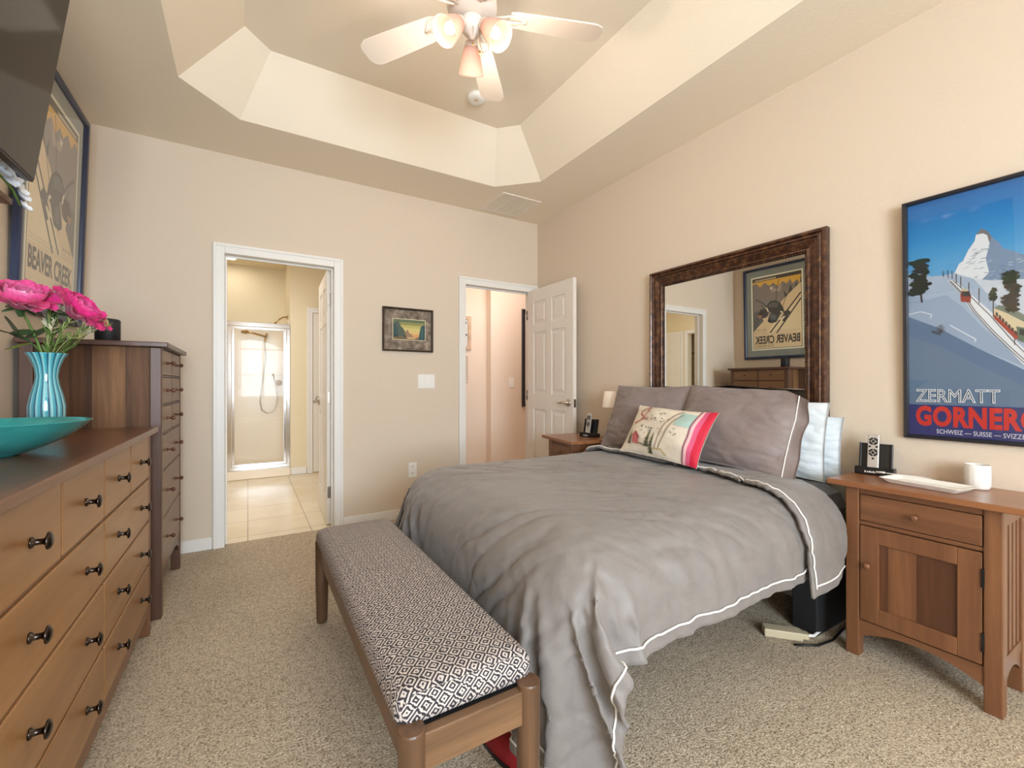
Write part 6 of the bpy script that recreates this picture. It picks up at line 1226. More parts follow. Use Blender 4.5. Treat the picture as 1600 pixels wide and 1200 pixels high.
pr.poly([(.006, .78), (.15, .66), (.30, .52), (.46, .36), (W_ - .006, .23), (W_ - .006, .18), (.006, .18)], (214, 194, 156)); pr.poly([(.006, .60), (.22, .42), (.43, .20), (.006, .18)], (226, 210, 174))
pr.poly([(.46, .36), (W_ - .006, .23), (W_ - .006, .48), (.52, .50)], (92, 92, 90))
for k in range(6): pr.line([(.56 - .02 * k, .26 + .05 * k), (.585 - .02 * k, .32 + .05 * k)], .012, (70, 74, 74))
for (a, b) in (((.01, .655), (.38, .20)), ((.008, .585), (.30, .19))): pr.line([a, b], .016, (36, 34, 32))
pr.line([(.16, .40), (.22, .33)], .03, (44, 42, 40))
blk, grey, lite = (38, 40, 42), (78, 82, 84), (222, 212, 190)
pr.poly([(.20, .44), (.25, .42), (.30, .33), (.37, .32), (.41, .345), (.395, .41), (.36, .46), (.41, .49), (.42, .55), (.38, .60), (.31, .605), (.25, .565), (.215, .50)], blk)
pr.poly([(.27, .56), (.33, .585), (.39, .57), (.40, .53), (.35, .52), (.29, .51)], grey); pr.poly([(.30, .36), (.36, .345), (.385, .40), (.35, .44), (.31, .42)], grey)
pr.blob(.46, .455, .062, .062, (46, 38, 34), 3, 26, .06); pr.blob(.51, .43, .030, .034, (150, 112, 86), 8, 18, .08); pr.line([(.47, .445), (.535, .452)], .02, (30, 30, 32))
pr.line([(.40, .47), (.42, .53)], .016, lite); pr.line([(.21, .43), (.25, .455)], .018, lite); pr.line([(.26, .355), (.19, .395)], .016, lite)
pr.poly([(.12, .42), (.20, .385), (.22, .44), (.16, .47)], (50, 48, 46))
pr.line([(.30, .60), (.295, .70), (.265, .86)], .007, (44, 40, 36)); pr.line([(.22, .52), (.19, .60), (.11, .75)], .007, (44, 40, 36)); pr.line([(.40, .52), (.48, .60), (.56, .65)], .020, grey)
pr.text('AU SKI', .43, .236, .13, .020, (120, 104, 82)); 
for k in range(2): pr.text('I I I I I I I I I I I I I I I I I I I I I I I I I I', .03, .196 + .017 * k, .54, .010, (120, 104, 82))
pr.text('BEAVER CREEK', .024, .062, .555, .105, (44, 40, 36), bold=.03); pr.text('COLORADO', .335, .022, .235, .028, (70, 62, 54))
pr.mb.v = [(p[0] + (w - W_) / 2, p[1] + (h - H_) / 2, p[2] + .0066) for p in pr.mb.v]; pr.mb.xform(m); part('print', pr.mb, pr.mats, t)
glaze(t, m, w, h, .033, .014, M['pane'])
# ---- mirror behind the pillows
w, h = 1.105, .958; og = (R - .004, 2.153, .938)
m = plane_matrix(og, (0, -1, 0), (0, 0, 1)); t = thing('mirror', 'wide mirror in a thick carved bronze-brown frame above the bed pillows', 'mirror', og)
prof = [(0, 0), (0, .034), (.006, .042), (.016, .044), (.022, .036), (.028, .040), (.036, .041), (.040, .033), (.050, .036), (.062, .030), (.074, .022), (.082, .020), (.086, .025), (.094, .026), (.098, .020), (.106, .014)]
mb = frame_rect(MB(), w, h, prof); mb.xform(m); part('frame', mb, M['bronze'], t)
# beaded inner lip
mb = MB(); a = .101; step = .014
def bead(x, y): mb.lathe([(0, -.004), (.0045, -.002), (.0052, .001), (.003, .005), (0, .006)], (x, y, .018), 'Z', 6, False)
for k in range(int((w - 2 * a) / step) + 1):
    for y in (a, h - a): bead(a + k * step, y)
for k in range(1, int((h - 2 * a) / step)):
    for x in (a, w - a): bead(x, a + k * step)
mb.xform(m); part('beading', mb, M['bronze'], t)
mb = MB(); mb.box(.06, w - .06, .06, h - .06, 0, .010); mb.xform(m); part('mirror_glass', mb, M['mirror'], t)
# ---- small landscape between the doorways
w, h = .432, .362; og = (.936, D - .001, 1.391)
t, m = hung('landscape_picture', 'small framed mountain landscape in a mottled brown mat between the two doorways', 'picture', og, (1, 0, 0), (0, 0, 1), w, h, [(0, 0), (0, .022), (.005, .025), (.014, .020), (.016, .008)], plain('dark_walnut_frame', (58, 44, 34), .4, var=.2, vscale=20.))
mb = MB(); mb.box(.015, w - .015, .015, h - .015, .0045, .007); mb.xform(m); part('mat_board', mb, M['pict_mat'], t)
pr = Print(); a, b, c, d = .088, .100, .362, .268
pr.rect(a - .004, b - .004, c + .004, d + .004, (236, 224, 186))
cols = [(96, 108, 80), (140, 140, 84), (186, 176, 102), (206, 192, 124), (216, 186, 118), (214, 160, 104), (190, 126, 90)]
for k in range(7): pr.rect(a, d - (d - b) * (k + 1) / 7, c, d - (d - b) * k / 7, cols[k])
pr.poly([(a, .24), (.115, .245), (.135, .25), (.15, .215), (.175, .19), (.19, .165), (.20, .13), (a, .115)], (74, 88, 76)); pr.poly([(a, .22), (.11, .225), (.125, .18), (.13, .12), (a, .115)], (48, 76, 74))
pr.poly([(.19, .16), (.205, .185), (.215, .175), (.225, .155), (.24, .15), (.26, .125), (.18, .12)], (150, 122, 92))
pr.poly([(c, .235), (.325, .215), (.315, .17), (.308, .13), (.30, b), (c, b)], (40, 76, 80)); pr.poly([(.33, .20), (.345, .205), (.34, .12), (.325, .12)], (62, 96, 90))
pr.poly([(a, .122), (.20, .125), (.30, .118), (.305, b), (a, b)], (112, 96, 66)); pr.poly([(.20, .122), (.29, .120), (.27, .108), (.21, .108)], (204, 168, 120))
for x in (.10, .11, .125, .18, .19): pr.poly([(x - .006, .12), (x + .006, .12), (x, .152)], (40, 50, 44))
pr.mb.v = [(p[0], p[1], p[2] + .0075) for p in pr.mb.v]; pr.mb.xform(m); part('print', pr.mb, pr.mats, t)
# ---- switch plates and socket
def plate(name, label, cat, x0, x1, z0, z1, yw, kind, n=1):
    t = thing(name, label, cat, ((x0 + x1) / 2, yw, z0))
    part('cover_plate', boxes((x0, x1, yw - .006, yw, z0, z1)), M['white'], t, .002)
    zc = (z0 + z1) / 2
    if kind == 'rocker':
        for k in range(n):
            xc = x0 + (x1 - x0) * (k + .5) / n; part('rocker', boxes((xc - .017, xc + .017, yw - .010, yw - .006, zc - .034, zc + .034)), M['white'], t, .0015)
    else:
        for dz in (-.028, .028):
            o = part('receptacle', boxes(((x0 + x1) / 2 - .017, (x0 + x1) / 2 + .017, yw - .008, yw - .006, zc + dz - .016, zc + dz + .016)), M['white'], t, .002)
            mb = MB(); xc = (x0 + x1) / 2
            for q in (-.006, .006): mb.box(xc + q - .0014, xc + q + .0014, yw - .0085, yw - .0079, zc + dz - .002, zc + dz + .009)
            mb.lathe([(0, 0), (.0028, 0), (.0028, .0006), (0, .0006)], (xc, yw - .0085, zc + dz - .008), 'Y', 8, False); part('slots', mb, M['black'], o)
plate('light_switch', 'white three-gang light switch under the small landscape picture', 'light switch', 1.238, 1.387, 1.083, 1.202, D, 'rocker', 3)
plate('light_switch', 'white single light switch on the hall wall beyond the open doorway', 'light switch', 2.814, 2.888, 1.080, 1.200, 4.75, 'rocker', 1)
plate('power_outlet', 'white power outlet low on the far wall behind the bed', 'power outlet', 1.155, 1.226, .335, .457, D, 'outlet')
# ---- hall pictures
t, m = hung('hall_picture', 'narrow view of a dark framed picture in the hall, beside the door edge', 'picture', (3.003, 4.749, .832), (1, 0, 0), (0, 0, 1), .56, 1.245, [(0, 0), (0, .026), (.004, .03), (.036, .028), (.042, .010)], M['dark'], matc=plain('pale_print', (200, 200, 204), .5, var=.1))
t, m = hung('hall_picture', 'black and white photograph in a pale wood frame at the left of the hall', 'picture', (1.96, 4.869, 1.536), (1, 0, 0), (0, 0, 1), .38, .41, [(0, 0), (0, .016), (.004, .02), (.040, .018), (.044, .008)], plain('pale_wood_frame', (196, 170, 146), .5, var=.08), matc=M['white'])
pr = Print(); rn = random.Random(2); pr.rect(.05, .05, .33, .36, (214, 212, 208))
for k in range(14): pr.blob(.06 + .26 * rn.random(), .07 + .27 * rn.random(), .02 + .03 * rn.random(), .02 + .04 * rn.random(), rn.choice([(40, 40, 42), (90, 90, 92), (160, 160, 160)]), k, 12, .4)
pr.mb.v = [(p[0], p[1], p[2] + .005) for p in pr.mb.v]; pr.mb.xform(m); part('print', pr.mb, pr.mats, t)
t, m = hung('hall_picture', 'pale picture hanging below the black and white photograph in the hall', 'picture', (1.96, 4.869, 1.14), (1, 0, 0), (0, 0, 1), .34, .33, [(0, 0), (0, .012), (.004, .015), (.02, .013), (.024, .006)], plain('pale_frame', (206, 190, 174), .5), matc=plain('cream_print', (222, 208, 194), .6, var=.06, vscale=20.))
# ---- television on the left-hand wall
tvb = Vector((-.648, 2.206, 1.832)); m = plane_matrix((tvb.x, tvb.y - 1.235, tvb.z), (0, 1, 0), (.135, 0, 1)); w, h = 1.235, .70
t = thing('television', 'large flat black television tilted down from the wall above the dresser', 'television', (L, 1.6, 2.1))
mb = MB(); mb.box(0, w, 0, h, -.028, -.002); mb.xform(m); part('housing', mb, M['black'], t, .004)
mb = MB(); mb.box(.006, w - .006, .010, h - .006, -.002, .0); mb.xform(m); part('screen', mb, M['screen'], t)
c0 = m @ Vector((w / 2, h / 2, -.03))
mb = MB(); mb.box(L + .001, L + .02, c0.y - .16, c0.y + .16, 2.06, 2.34); mb.tube([(L + .02, c0.y, 2.2), (c0.x - .02, c0.y, 2.2)], .03, 10); mb.box(c0.x - .035, c0.x - .012, c0.y - .12, c0.y + .12, c0.z - .09, c0.z + .09); part('wall_bracket', mb, M['black'], t)
# ---- little shelf with white flowers under the television
t = thing('wall_shelf', 'small brown wooden wall shelf under the television', 'shelf', (L, 1.9, 1.76))
part('board', boxes((L, -.735, 1.62, 2.312, 1.772, 1.794)), wood('shelf_wood', (84, 48, 30), (132, 80, 50), 'Y', .4), t, .003)
for y in (1.75, 2.16): part('bracket', boxes((L, -.80, y, y + .02, 1.69, 1.772)), M['cpost'], t, .003)
t = thing('white_flower_spray', 'spray of white artificial blossoms lying on the shelf under the television', 'flowers', (-.77, 2.2, 1.795))
def petal_patch(mb, base, dirv, upv, ln, wd, cup, n=5):
    dirv = Vector(dirv).normalized(); upv = Vector(upv); side = dirv.cross(upv).normalized(); upv = side.cross(dirv).normalized(); P = []
    for i in range(n):
        f = i / (n - 1)
        for j in range(n):
            g = -1 + 2 * j / (n - 1); ww = wd * (math.sin(PI * min(1, f * .82 + .14)) ** .7)
            P.append(tuple(Vector(base) + dirv * ln * f + side * g * ww / 2 + upv * (cup * (f * f * .7 + g * g * .5 * f))))
    mb.grid(P, n, n)
rn = random.Random(21)
stem = [(-.80, 1.95, 1.80), (-.77, 2.08, 1.84), (-.745, 2.20, 1.86), (-.725, 2.28, 1.82), (-.715, 2.31, 1.775)]
mb = MB(); mb.tube(stem, .004, 6); part('stem', mb, M['stem'], t)
for k, (x, y, z, s) in enumerate([(-.735, 2.16, 1.875, .030), (-.725, 2.20, 1.855, .030), (-.715, 2.235, 1.845, .028), (-.735, 2.235, 1.875, .028), (-.705, 2.265, 1.82, .026), (-.70, 2.275, 1.795, .022), (-.72, 2.16, 1.84, .028), (-.70, 2.295, 1.765, .020), (-.735, 2.10, 1.88, .03), (-.712, 2.20, 1.825, .026)]):
    mb = MB(); nrm = Vector((.75 + .3 * rn.random(), -.45 + .5 * rn.random(), .2 + .5 * rn.random())).normalized(); a = nrm.orthogonal().normalized(); b = nrm.cross(a)
    for q in range(5):
        an = 2 * PI * q / 5 + rn.random() * .3; s = s if q else s * 1.25; d = a * math.cos(an) + b * math.sin(an); petal_patch(mb, Vector((x, y, z)), d + nrm * .25, nrm, s, s * .95, .006)
    part('blossom', mb, M['orchid'], t)
# ================================================================== ON THE DRESSER AND CHEST
mb = MB(); bc = (-.592, 1.722, .9255)
mb.lathe([(0, .0), (.055, 0), (.06, .004), (.10, .018), (.15, .044), (.185, .074), (.200, .090), (.203, .0925), (.198, .092), (.180, .074), (.145, .050), (.09, .028), (.04, .018), (0, .016)], bc, 'Z', 64, False)
solo('bowl', mb, M['turq'], 'wide shallow turquoise bowl on the front of the dresser top', 'bowl', origin=bc)
VC = (-.622, 2.226, .9255)
mb = MB(); mb.lathe([(0, 0), (.036, 0), (.039, .006), (.044, .04), (.050, .085), (.050, .115), (.043, .155), (.033, .195), (.0295, .222), (.033, .252), (.044, .285), (.054, .303), (.0555, .306), (.052, .304), (.041, .283), (.029, .25), (.026, .222), (.029, .195), (.039, .155), (.044, .1), (.03, .02), (0, .015)], VC, 'Z', 48, False)
solo('vase', mb, M['vase'], 'curvy turquoise glass vase with dark blue stripes holding the pink peonies', 'vase', origin=VC)
def peony(label, top, tilt, rad, seed, pale=.32):
    t = thing('peony', label, 'flower', (VC[0], VC[1], VC[2] + .02), 0, None)
    rn = random.Random(seed); ax = Vector(tilt).normalized(); a = ax.orthogonal().normalized(); b = ax.cross(a); c = Vector(top)
    mb = MB(); tones = []
    k = 0
    for layer in range(7):
        f = layer / 6; npet = 5 + layer * 2
        for q in range(npet):
            an = 2 * PI * q / npet + layer * 1.1 + rn.uniform(-.15, .15); out = a * math.cos(an) + b * math.sin(an)
            op = math.radians(6 + 76 * f ** 1.1 + rn.uniform(-7, 7)); ln = rad * (.70 + .70 * f) * rn.uniform(.9, 1.08); wd = rad * (.50 + .42 * f) * rn.uniform(.85, 1.1)
            base = c - ax * rad * (.40 - .02 * f) + out * rad * .05 * layer
            n = 7; P = []; side = ax.cross(out).normalized(); v0 = len(mb.v)
            for i in range(n):
                s = i / (n - 1); ang = op * (.35 + .9 * s) - 2.2 * max(0, s - .5) * (1.2 if layer < 6 else .5)
                if i == 0: p = base.copy()
                else: p = p + (ax * math.cos(ang) + out * math.sin(ang)) * ln / (n - 1)
                for j in range(n):
                    g = -1 + 2 * j / (n - 1); ww = wd * math.sin(PI * min(.97, .12 + s * .74)) ** .75
                    ruff = (rn.uniform(-1, 1) * .03 * rad) if i >= n - 2 else 0
                    inward = (ax * math.sin(ang) - out * math.cos(ang)) * (g * g * ww * .30)
                    notch = -abs(math.cos(g * 4)) * .05 * rad if i == n - 1 else 0
                    P.append(tuple(p + side * g * ww / 2 + inward + ax * (ruff + notch)))
                    tones.append(max(0, min(1, pale + .30 * s + .34 * (1 - f) - .26 * f + rn.uniform(-.06, .06))))
            mb.grid(P, n, n)
    o = part('blossom', mb, M['petal'], t)
    at = o.data.attributes.new('tone', 'FLOAT', 'POINT'); at.data.foreach_set('value', tones)
    base = c - ax * rad * .42
    mb = MB(); m0 = Vector((VC[0], VC[1], VC[2] + .03)); rim = Vector((VC[0] + (c.x - VC[0]) * .18, VC[1] + (c.y - VC[1]) * .18, VC[2] + .30))
    pts = []
    for i in range(13):
        s = i / 12
        pts.append(m0.lerp(rim, s / .55) if s < .55 else rim.lerp(base, (s - .55) / .45) + Vector((0, 0, .012)) * math.sin(PI * (s - .55) / .45))
    mb.tube(pts, .0042, 7); part('stem', mb, M['stem'], t)
    for q in range(5):
        mb = MB(); an = seed + q * 1.3; out = a * math.cos(an) + b * math.sin(an)
        petal_patch(mb, base + ax * .004, out + ax * -.25, ax, rad * .62, rad * .30, -.01, 6); part('sepal', mb, M['leaf'], t)
    return t
peony('pink peony leaning left towards the wall, pale in its centre', (-.664, 2.15, 1.408), (.25, -.45, .85), .072, 3, .46)
peony('deep pink peony leaning right towards the tall chest', (-.532, 2.19, 1.385), (.70, -.15, .60), .068, 8, .30)
def leafy(label, pts, mat, leaves, group, seed):
    t = thing('leaf_sprig', label, 'foliage', (VC[0], VC[1], VC[2] + .02), 0, group); mb = MB(); mb.tube(pts, .0026, 6); part('stem', mb, mat, t)
    rn = random.Random(seed); mb = MB()
    for (s, ln, wd) in leaves:
        i = min(int(s * (len(pts) - 1)), len(pts) - 2); p = Vector(pts[i]).lerp(Vector(pts[i + 1]), s * (len(pts) - 1) - i); tn = (Vector(pts[i + 1]) - Vector(pts[i])).normalized()
        d = tn * .8 + Vector((rn.uniform(-1, 1), rn.uniform(-1, 1), rn.uniform(-.4, .5))) * .8; petal_patch(mb, p, d, Vector((rn.uniform(-.4, .6), -.5, .8)), ln, wd, rn.uniform(-.01, .015), 6)
    part('leaves', mb, mat, t); return t
b0 = Vector((VC[0], VC[1], VC[2] + .03)); neck = Vector((VC[0], VC[1], VC[2] + .30))
def arc(tip, bow=.02, k=.2):
    tip = Vector(tip); r = neck + Vector(((tip.x - neck.x) * k, (tip.y - neck.y) * k, 0)); P = [tuple(b0.lerp(r, i / 5)) for i in range(6)]
    return P + [tuple(r.lerp(tip, i / 7) + Vector((0, 0, bow * math.sin(PI * i / 7)))) for i in range(1, 8)]
leafy('dark green leaf cluster low on the left of the bouquet', arc((-.688, 2.16, 1.29)), M['leaf'], [(.72, .075, .05), (.82, .08, .055), (.92, .075, .05), (1, .06, .045), (.66, .06, .04)], None, 2)
leafy('small olive green leaf drooping just above the vase rim', arc((-.668, 2.18, 1.255)), plain('olive_leaf', (104, 118, 52), .5), [(.85, .05, .028), (1, .055, .03)], None, 4)
leafy('dark green leaves in the middle of the bouquet between the peonies', arc((-.60, 2.20, 1.335)), M['leaf'], [(.7, .06, .03), (.82, .065, .032), (.95, .06, .03)], None, 6)
rn = random.Random(9)
tips = [(-.60, 2.18, 1.42), (-.575, 2.19, 1.40), (-.545, 2.16, 1.345), (-.50, 2.20, 1.325), (-.475, 2.22, 1.36), (-.625, 2.24, 1.36), (-.515, 2.15, 1.30), (-.585, 2.15, 1.33), (-.455, 2.22, 1.345)]
for k, tip in enumerate(tips):
    t = thing('grass_sprig', 'thin pale green seed sprig in the peony bouquet', 'foliage', (VC[0], VC[1], VC[2] + .02), 0, 'pale seed sprigs around the peonies')
    P = arc(tip, .015, .22); mb = MB(); mb.tube(P, .0018, 5); part('stem', mb, M['sprig'], t)
    mb = MB(); A = Vector(P[-4]); B = Vector(P[-1]); d = (B - A).normalized()
    for q in range(16):
        p = A.lerp(B, q / 15); dd = d * .7 + Vector((rn.uniform(-1, 1), rn.uniform(-1, 1), rn.uniform(-1, 1))) * .6
        petal_patch(mb, p, dd, Vector((0, -.6, .8)), rn.uniform(.018, .030), .007, .002, 4)
    part('seed_head', mb, M['seed'] if k % 2 else M['sprig'], t)
    mb = MB(); C_ = Vector(P[5])
    for q in range(8):
        p = C_.lerp(A, q / 7); petal_patch(mb, p, d + Vector((rn.uniform(-1, 1), rn.uniform(-1, 1), .3)) * .7, Vector((0, -.5, .8)), rn.uniform(.028, .045), .008, .004, 4)
    part('leaves', mb, M['stem'], t)
t = thing('speaker', 'small black cylindrical speaker on top of the tall chest', 'speaker', (-.575, 2.80, CT))
mb = MB(); mb.lathe([(0, 0), (.044, 0), (.047, .004), (.047, .104), (.044, .109)], (-.575, 2.80, CT + .001), 'Z', 40, False); part('body', mb, M['speaker'], t)
mb = MB(); mb.lathe([(.044, .109), (.040, .112), (0, .112)], (-.575, 2.80, CT + .001), 'Z', 40, False); part('top_panel', mb, M['black'], t)
# ================================================================== ON THE NIGHTSTANDS
def dock(base, rz, z, label_d, label_r, cord=True):
    """black charging stand with a silver remote leaning in it; local front = -X"""
    mtx = Matrix.Translation((base[0], base[1], z)) @ Matrix.Rotation(rz, 4, 'Z')
    t = thing('charging_stand', label_d, 'stand', (base[0], base[1], z))
    mb = MB(); mb.box(-.045, .030, -.068, .068, .001, .028); mb.box(-.045, -.036, -.068, .068, .028, .034); mb.xform(mtx); part('base', mb, M['black'], t, .003)
    up = Vector((.20, 0, 1)).normalized(); fm = Matrix(((0, up.x, -up.z, -.005), (-1, 0, 0, 0), (0, up.z, up.x, .028), (0, 0, 0, 1)))
    mb = MB(); mb.box(-.058, .058, 0, .108, -.016, -.004); mb.box(-.058, -.050, 0, .108, -.004, .004); mb.box(.050, .058, 0, .108, -.004, .004); mb.xform(mtx @ fm); part('back_rest', mb, M['black'], t, .002)
    mb = MB()
    for k, x in enumerate((-.030, -.022, -.015, -.009, -.002, .005)): mb.box(-.0458, -.045, -x - .0022, -x + .0022, .010, .016 if k % 2 else .018)
    mb.xform(mtx); part('lettering', mb, M['white'], t)
    r = thing('remote_control', label_r, 'remote control', tuple(mtx @ Vector((-.02, 0, .03))))
    fm2 = Matrix(((0, up.x, -up.z, -.026), (-1, 0, 0, .006), (0, up.z, up.x, .0285), (0, 0, 0, 1)))
    mb = MB(); mb.box(-.020, .020, 0, .150, -.007, .007); mb.xform(mtx @ fm2); part('body', mb, M['silver'], r, .003)
    for (cy, rr) in ((.118, .0165), (.068, .0165)):
        for q in range(4):
            mb = MB(); n = 8; a0 = PI / 4 + q * PI / 2 - .68; P = []
            for i in range(n):
                a = a0 + 1.36 * i / (n - 1); P += [(rr * math.cos(a), cy + rr * math.sin(a), .0078), (rr * .52 * math.cos(a), cy + rr * .52 * math.sin(a), .0078)]
            mb.add(P, [(2 * i, 2 * i + 2, 2 * i + 3, 2 * i + 1) for i in range(n - 1)]); mb.xform(mtx @ fm2); part('button', mb, M['black'], r)
        mb = MB(); mb.lathe([(0, .0070), (rr * .36, .0070), (rr * .36, .0082), (0, .0082)], (0, cy, 0), 'Z', 12, False); mb.xform(mtx @ fm2); part('button', mb, M['black'], r)
    for (x, y) in ((-.012, .094), (.012, .094), (0, .042)):
        mb = MB(); mb.lathe([(0, .0070), (.0045, .0070), (.0045, .0080), (0, .0080)], (x, y, 0), 'Z', 10, False); mb.xform(mtx @ fm2); part('button', mb, M['black'], r)
    return t
dock((2.392, .838), math.radians(12), .72, 'black charging stand beside the white tray, near the wall', 'silver remote control standing in the stand beside the white tray')
dock((2.225, 2.545), math.radians(14), .72, 'black charging stand on the far nightstand, in front of the small lamp', 'silver remote control standing in the stand on the far nightstand')
mb = MB(); mb.tube([(2.352, .800, .737), (2.345, .775, .738), (2.36, .73, .737), (2.40, .69, .732), (2.440, .665, .724)], .0022, 6); 
t = thing('charging_cable', 'thin white cable with a plug lying between the stand and the tray', 'cable', (2.36, .74, .72)); part('wire', mb, M['white'], t)
mb = MB(); mb.tube([(2.349, .822, .736), (2.352, .80, .737), (2.35, .79, .737)], .0045, 8); part('plug', mb, M['white'], t)
# white tray
m = Matrix.Translation((2.263, .632, .7205)) @ Matrix.Rotation(math.radians(-8), 4, 'Z')
mb = MB()
def rrect(hx, hy, r, z, k=5):
    o = []
    for sx, sy, a0 in ((1, 1, 0), (-1, 1, PI / 2), (-1, -1, PI), (1, -1, 1.5 * PI)):
        for i in range(k): a = a0 + PI / 2 * i / (k - 1); o.append((sx * (hx - r) + r * math.cos(a), sy * (hy - r) + r * math.sin(a), z))
    return o
prof = [(.052, .105, .0), (.056, .110, .003), (.066, .124, .017), (.070, .128, .0185), (.069, .127, .0200), (.063, .121, .0185), (.053, .108, .006)]
rs = [rrect(a, b, .014, z) for a, b, z in prof]; nk = len(rs[0]); V = [p for r in rs for p in r]
mb.add(V, [(i * nk + k, i * nk + (k + 1) % nk, (i + 1) * nk + (k + 1) % nk, (i + 1) * nk + k) for i in range(len(rs) - 1) for k in range(nk)] + [tuple(reversed(range(nk))), tuple((len(rs) - 1) * nk + k for k in range(nk))], False)
mb.xform(m); solo('tray', mb, M['ceramic'], 'shallow rectangular white tray on the nightstand below the blue poster', 'tray', origin=(2.263, .632, .7205))
# white mug, handle turned to the wall
mg = (2.392, .520, .7205); t = thing('mug', 'white fluted mug on the nightstand behind the white tray', 'mug', mg)
mb = MB(); n = 48; prof = [(0, 0), (.030, 0), (.034, .004), (.0365, .015), (.0372, .04), (.0368, .075), (.0355, .092), (.0335, .0925), (.0325, .09), (.034, .05), (.032, .01), (0, .008)]
mb.lathe(prof, mg, 'Z', n, False)
mb.v = [((p[0] - mg[0]) * (1 + .018 * math.cos(16 * math.atan2(p[1] - mg[1], p[0] - mg[0])) * (1 if .012 < p[2] - mg[2] < .08 else 0)) + mg[0], (p[1] - mg[1]) * (1 + .018 * math.cos(16 * math.atan2(p[1] - mg[1], p[0] - mg[0])) * (1 if .012 < p[2] - mg[2] < .08 else 0)) + mg[1], p[2]) for p in mb.v]
part('cup', mb, M['ceramic'], t)
mb = MB(); mb.tube([(mg[0] + .030, mg[1] + .012, mg[2] + .076), (mg[0] + .05, mg[1] + .02, mg[2] + .074), (mg[0] + .056, mg[1] + .023, mg[2] + .048), (mg[0] + .047, mg[1] + .019, mg[2] + .026), (mg[0] + .030, mg[1] + .012, mg[2] + .02)], .005, 8); part('handle', mb, M['ceramic'], t)
# small lamp on the far nightstand
lp = (2.300, 2.412, .72); t = thing('table_lamp', 'small slim table lamp with pleated white shade on the far nightstand', 'lamp', lp)
mb = MB(); mb.lathe([(0, .001), (.045, .001), (.046, .008), (.02, .014), (.006, .02), (.0045, .03), (.0045, .26), (.0, .26)], lp, 'Z', 24, False); part('stem', mb, M['nickel'], t)
mb = MB(); n = 72
lv = []
for r, z in ((.056, .228), (.0405, .346)):
    for k in range(n): a = 2 * PI * k / n; q = r * (1 + (.03 if k % 2 else -.01)); lv.append((lp[0] + q * math.cos(a), lp[1] + q * math.sin(a), lp[2] + z))
mb.add(lv, [(k, (k + 1) % n, n + (k + 1) % n, n + k) for k in range(n)]) 
part('lamp_shade', mb, M['tblshade'], t)
# ================================================================== CEILING
FC = Vector((.826, 1.705, 0)); BZ = 2.715
t = thing('ceiling_fan', 'white five-blade ceiling fan with three lit glass shades', 'ceiling fan', (FC.x, FC.y, ZT))
mb = MB(); mb.lathe([(0, ZT), (.07, ZT), (.066, ZT - .03), (.03, ZT - .06), (.014, ZT - .065), (.014, BZ + .09), (0, BZ + .09)], (FC.x, FC.y, 0), 'Z', 32, False); part('canopy', mb, M['fanwhite'], t)
mb = MB(); mb.lathe([(0, BZ + .10), (.05, BZ + .10), (.085, BZ + .085), (.105, BZ + .06), (.108, BZ + .02), (.10, BZ - .005), (.07, BZ - .02), (.045, BZ - .026), (.0, BZ - .026)], (FC.x, FC.y, 0), 'Z', 36, False); part('motor_housing', mb, M['fanwhite'], t)
for k in range(5):
    a = math.radians(-19.5 + 72 * k); rot = Matrix.Translation((FC.x, FC.y, BZ)) @ Matrix.Rotation(a, 4, 'Z') @ Matrix.Rotation(math.radians(11), 4, 'X')
    mb = MB(); prof = [(.165, .046), (.19, .054), (.30, .060), (.45, .066), (.545, .068), (.575, .054), (.588, .030)]
    up_ = [(x, y, .003) for x, y in prof] + [(x, -y, .003) for x, y in reversed(prof)]; dn = [(x, y, -.003) for x, y, z in up_]; n = len(up_)
    mb.add(up_ + dn, [tuple(reversed(range(n))), tuple(n + i for i in range(n))] + [(i, (i + 1) % n, n + (i + 1) % n, n + i) for i in range(n)]); mb.xform(rot); bl = part('blade', mb, M['fanwhite'], t, .0015)
    mb = MB()
    for s in (-1, 1): mb.tube([(.09, s * .012, -.012), (.13, s * .03, -.014), (.165, s * .040, -.010), (.20, s * .036, -.008), (.225, s * .012, -.007), (.24, 0, -.007)], .006, 8, flat=.6)
    mb.tube([(.08, 0, -.012), (.16, 0, -.012), (.24, 0, -.007)], .008, 8, flat=.5); mb.xform(rot); part('blade_bracket', mb, M['fanwhite'], bl)
lz = BZ - .026
mb = MB(); mb.lathe([(0, lz), (.042, lz), (.05, lz - .012), (.05, lz - .04), (.036, lz - .062), (.016, lz - .07), (.010, lz - .085), (0, lz - .088)], (FC.x, FC.y, 0), 'Z', 28, False); part('light_hub', mb, M['fanwhite'], t)
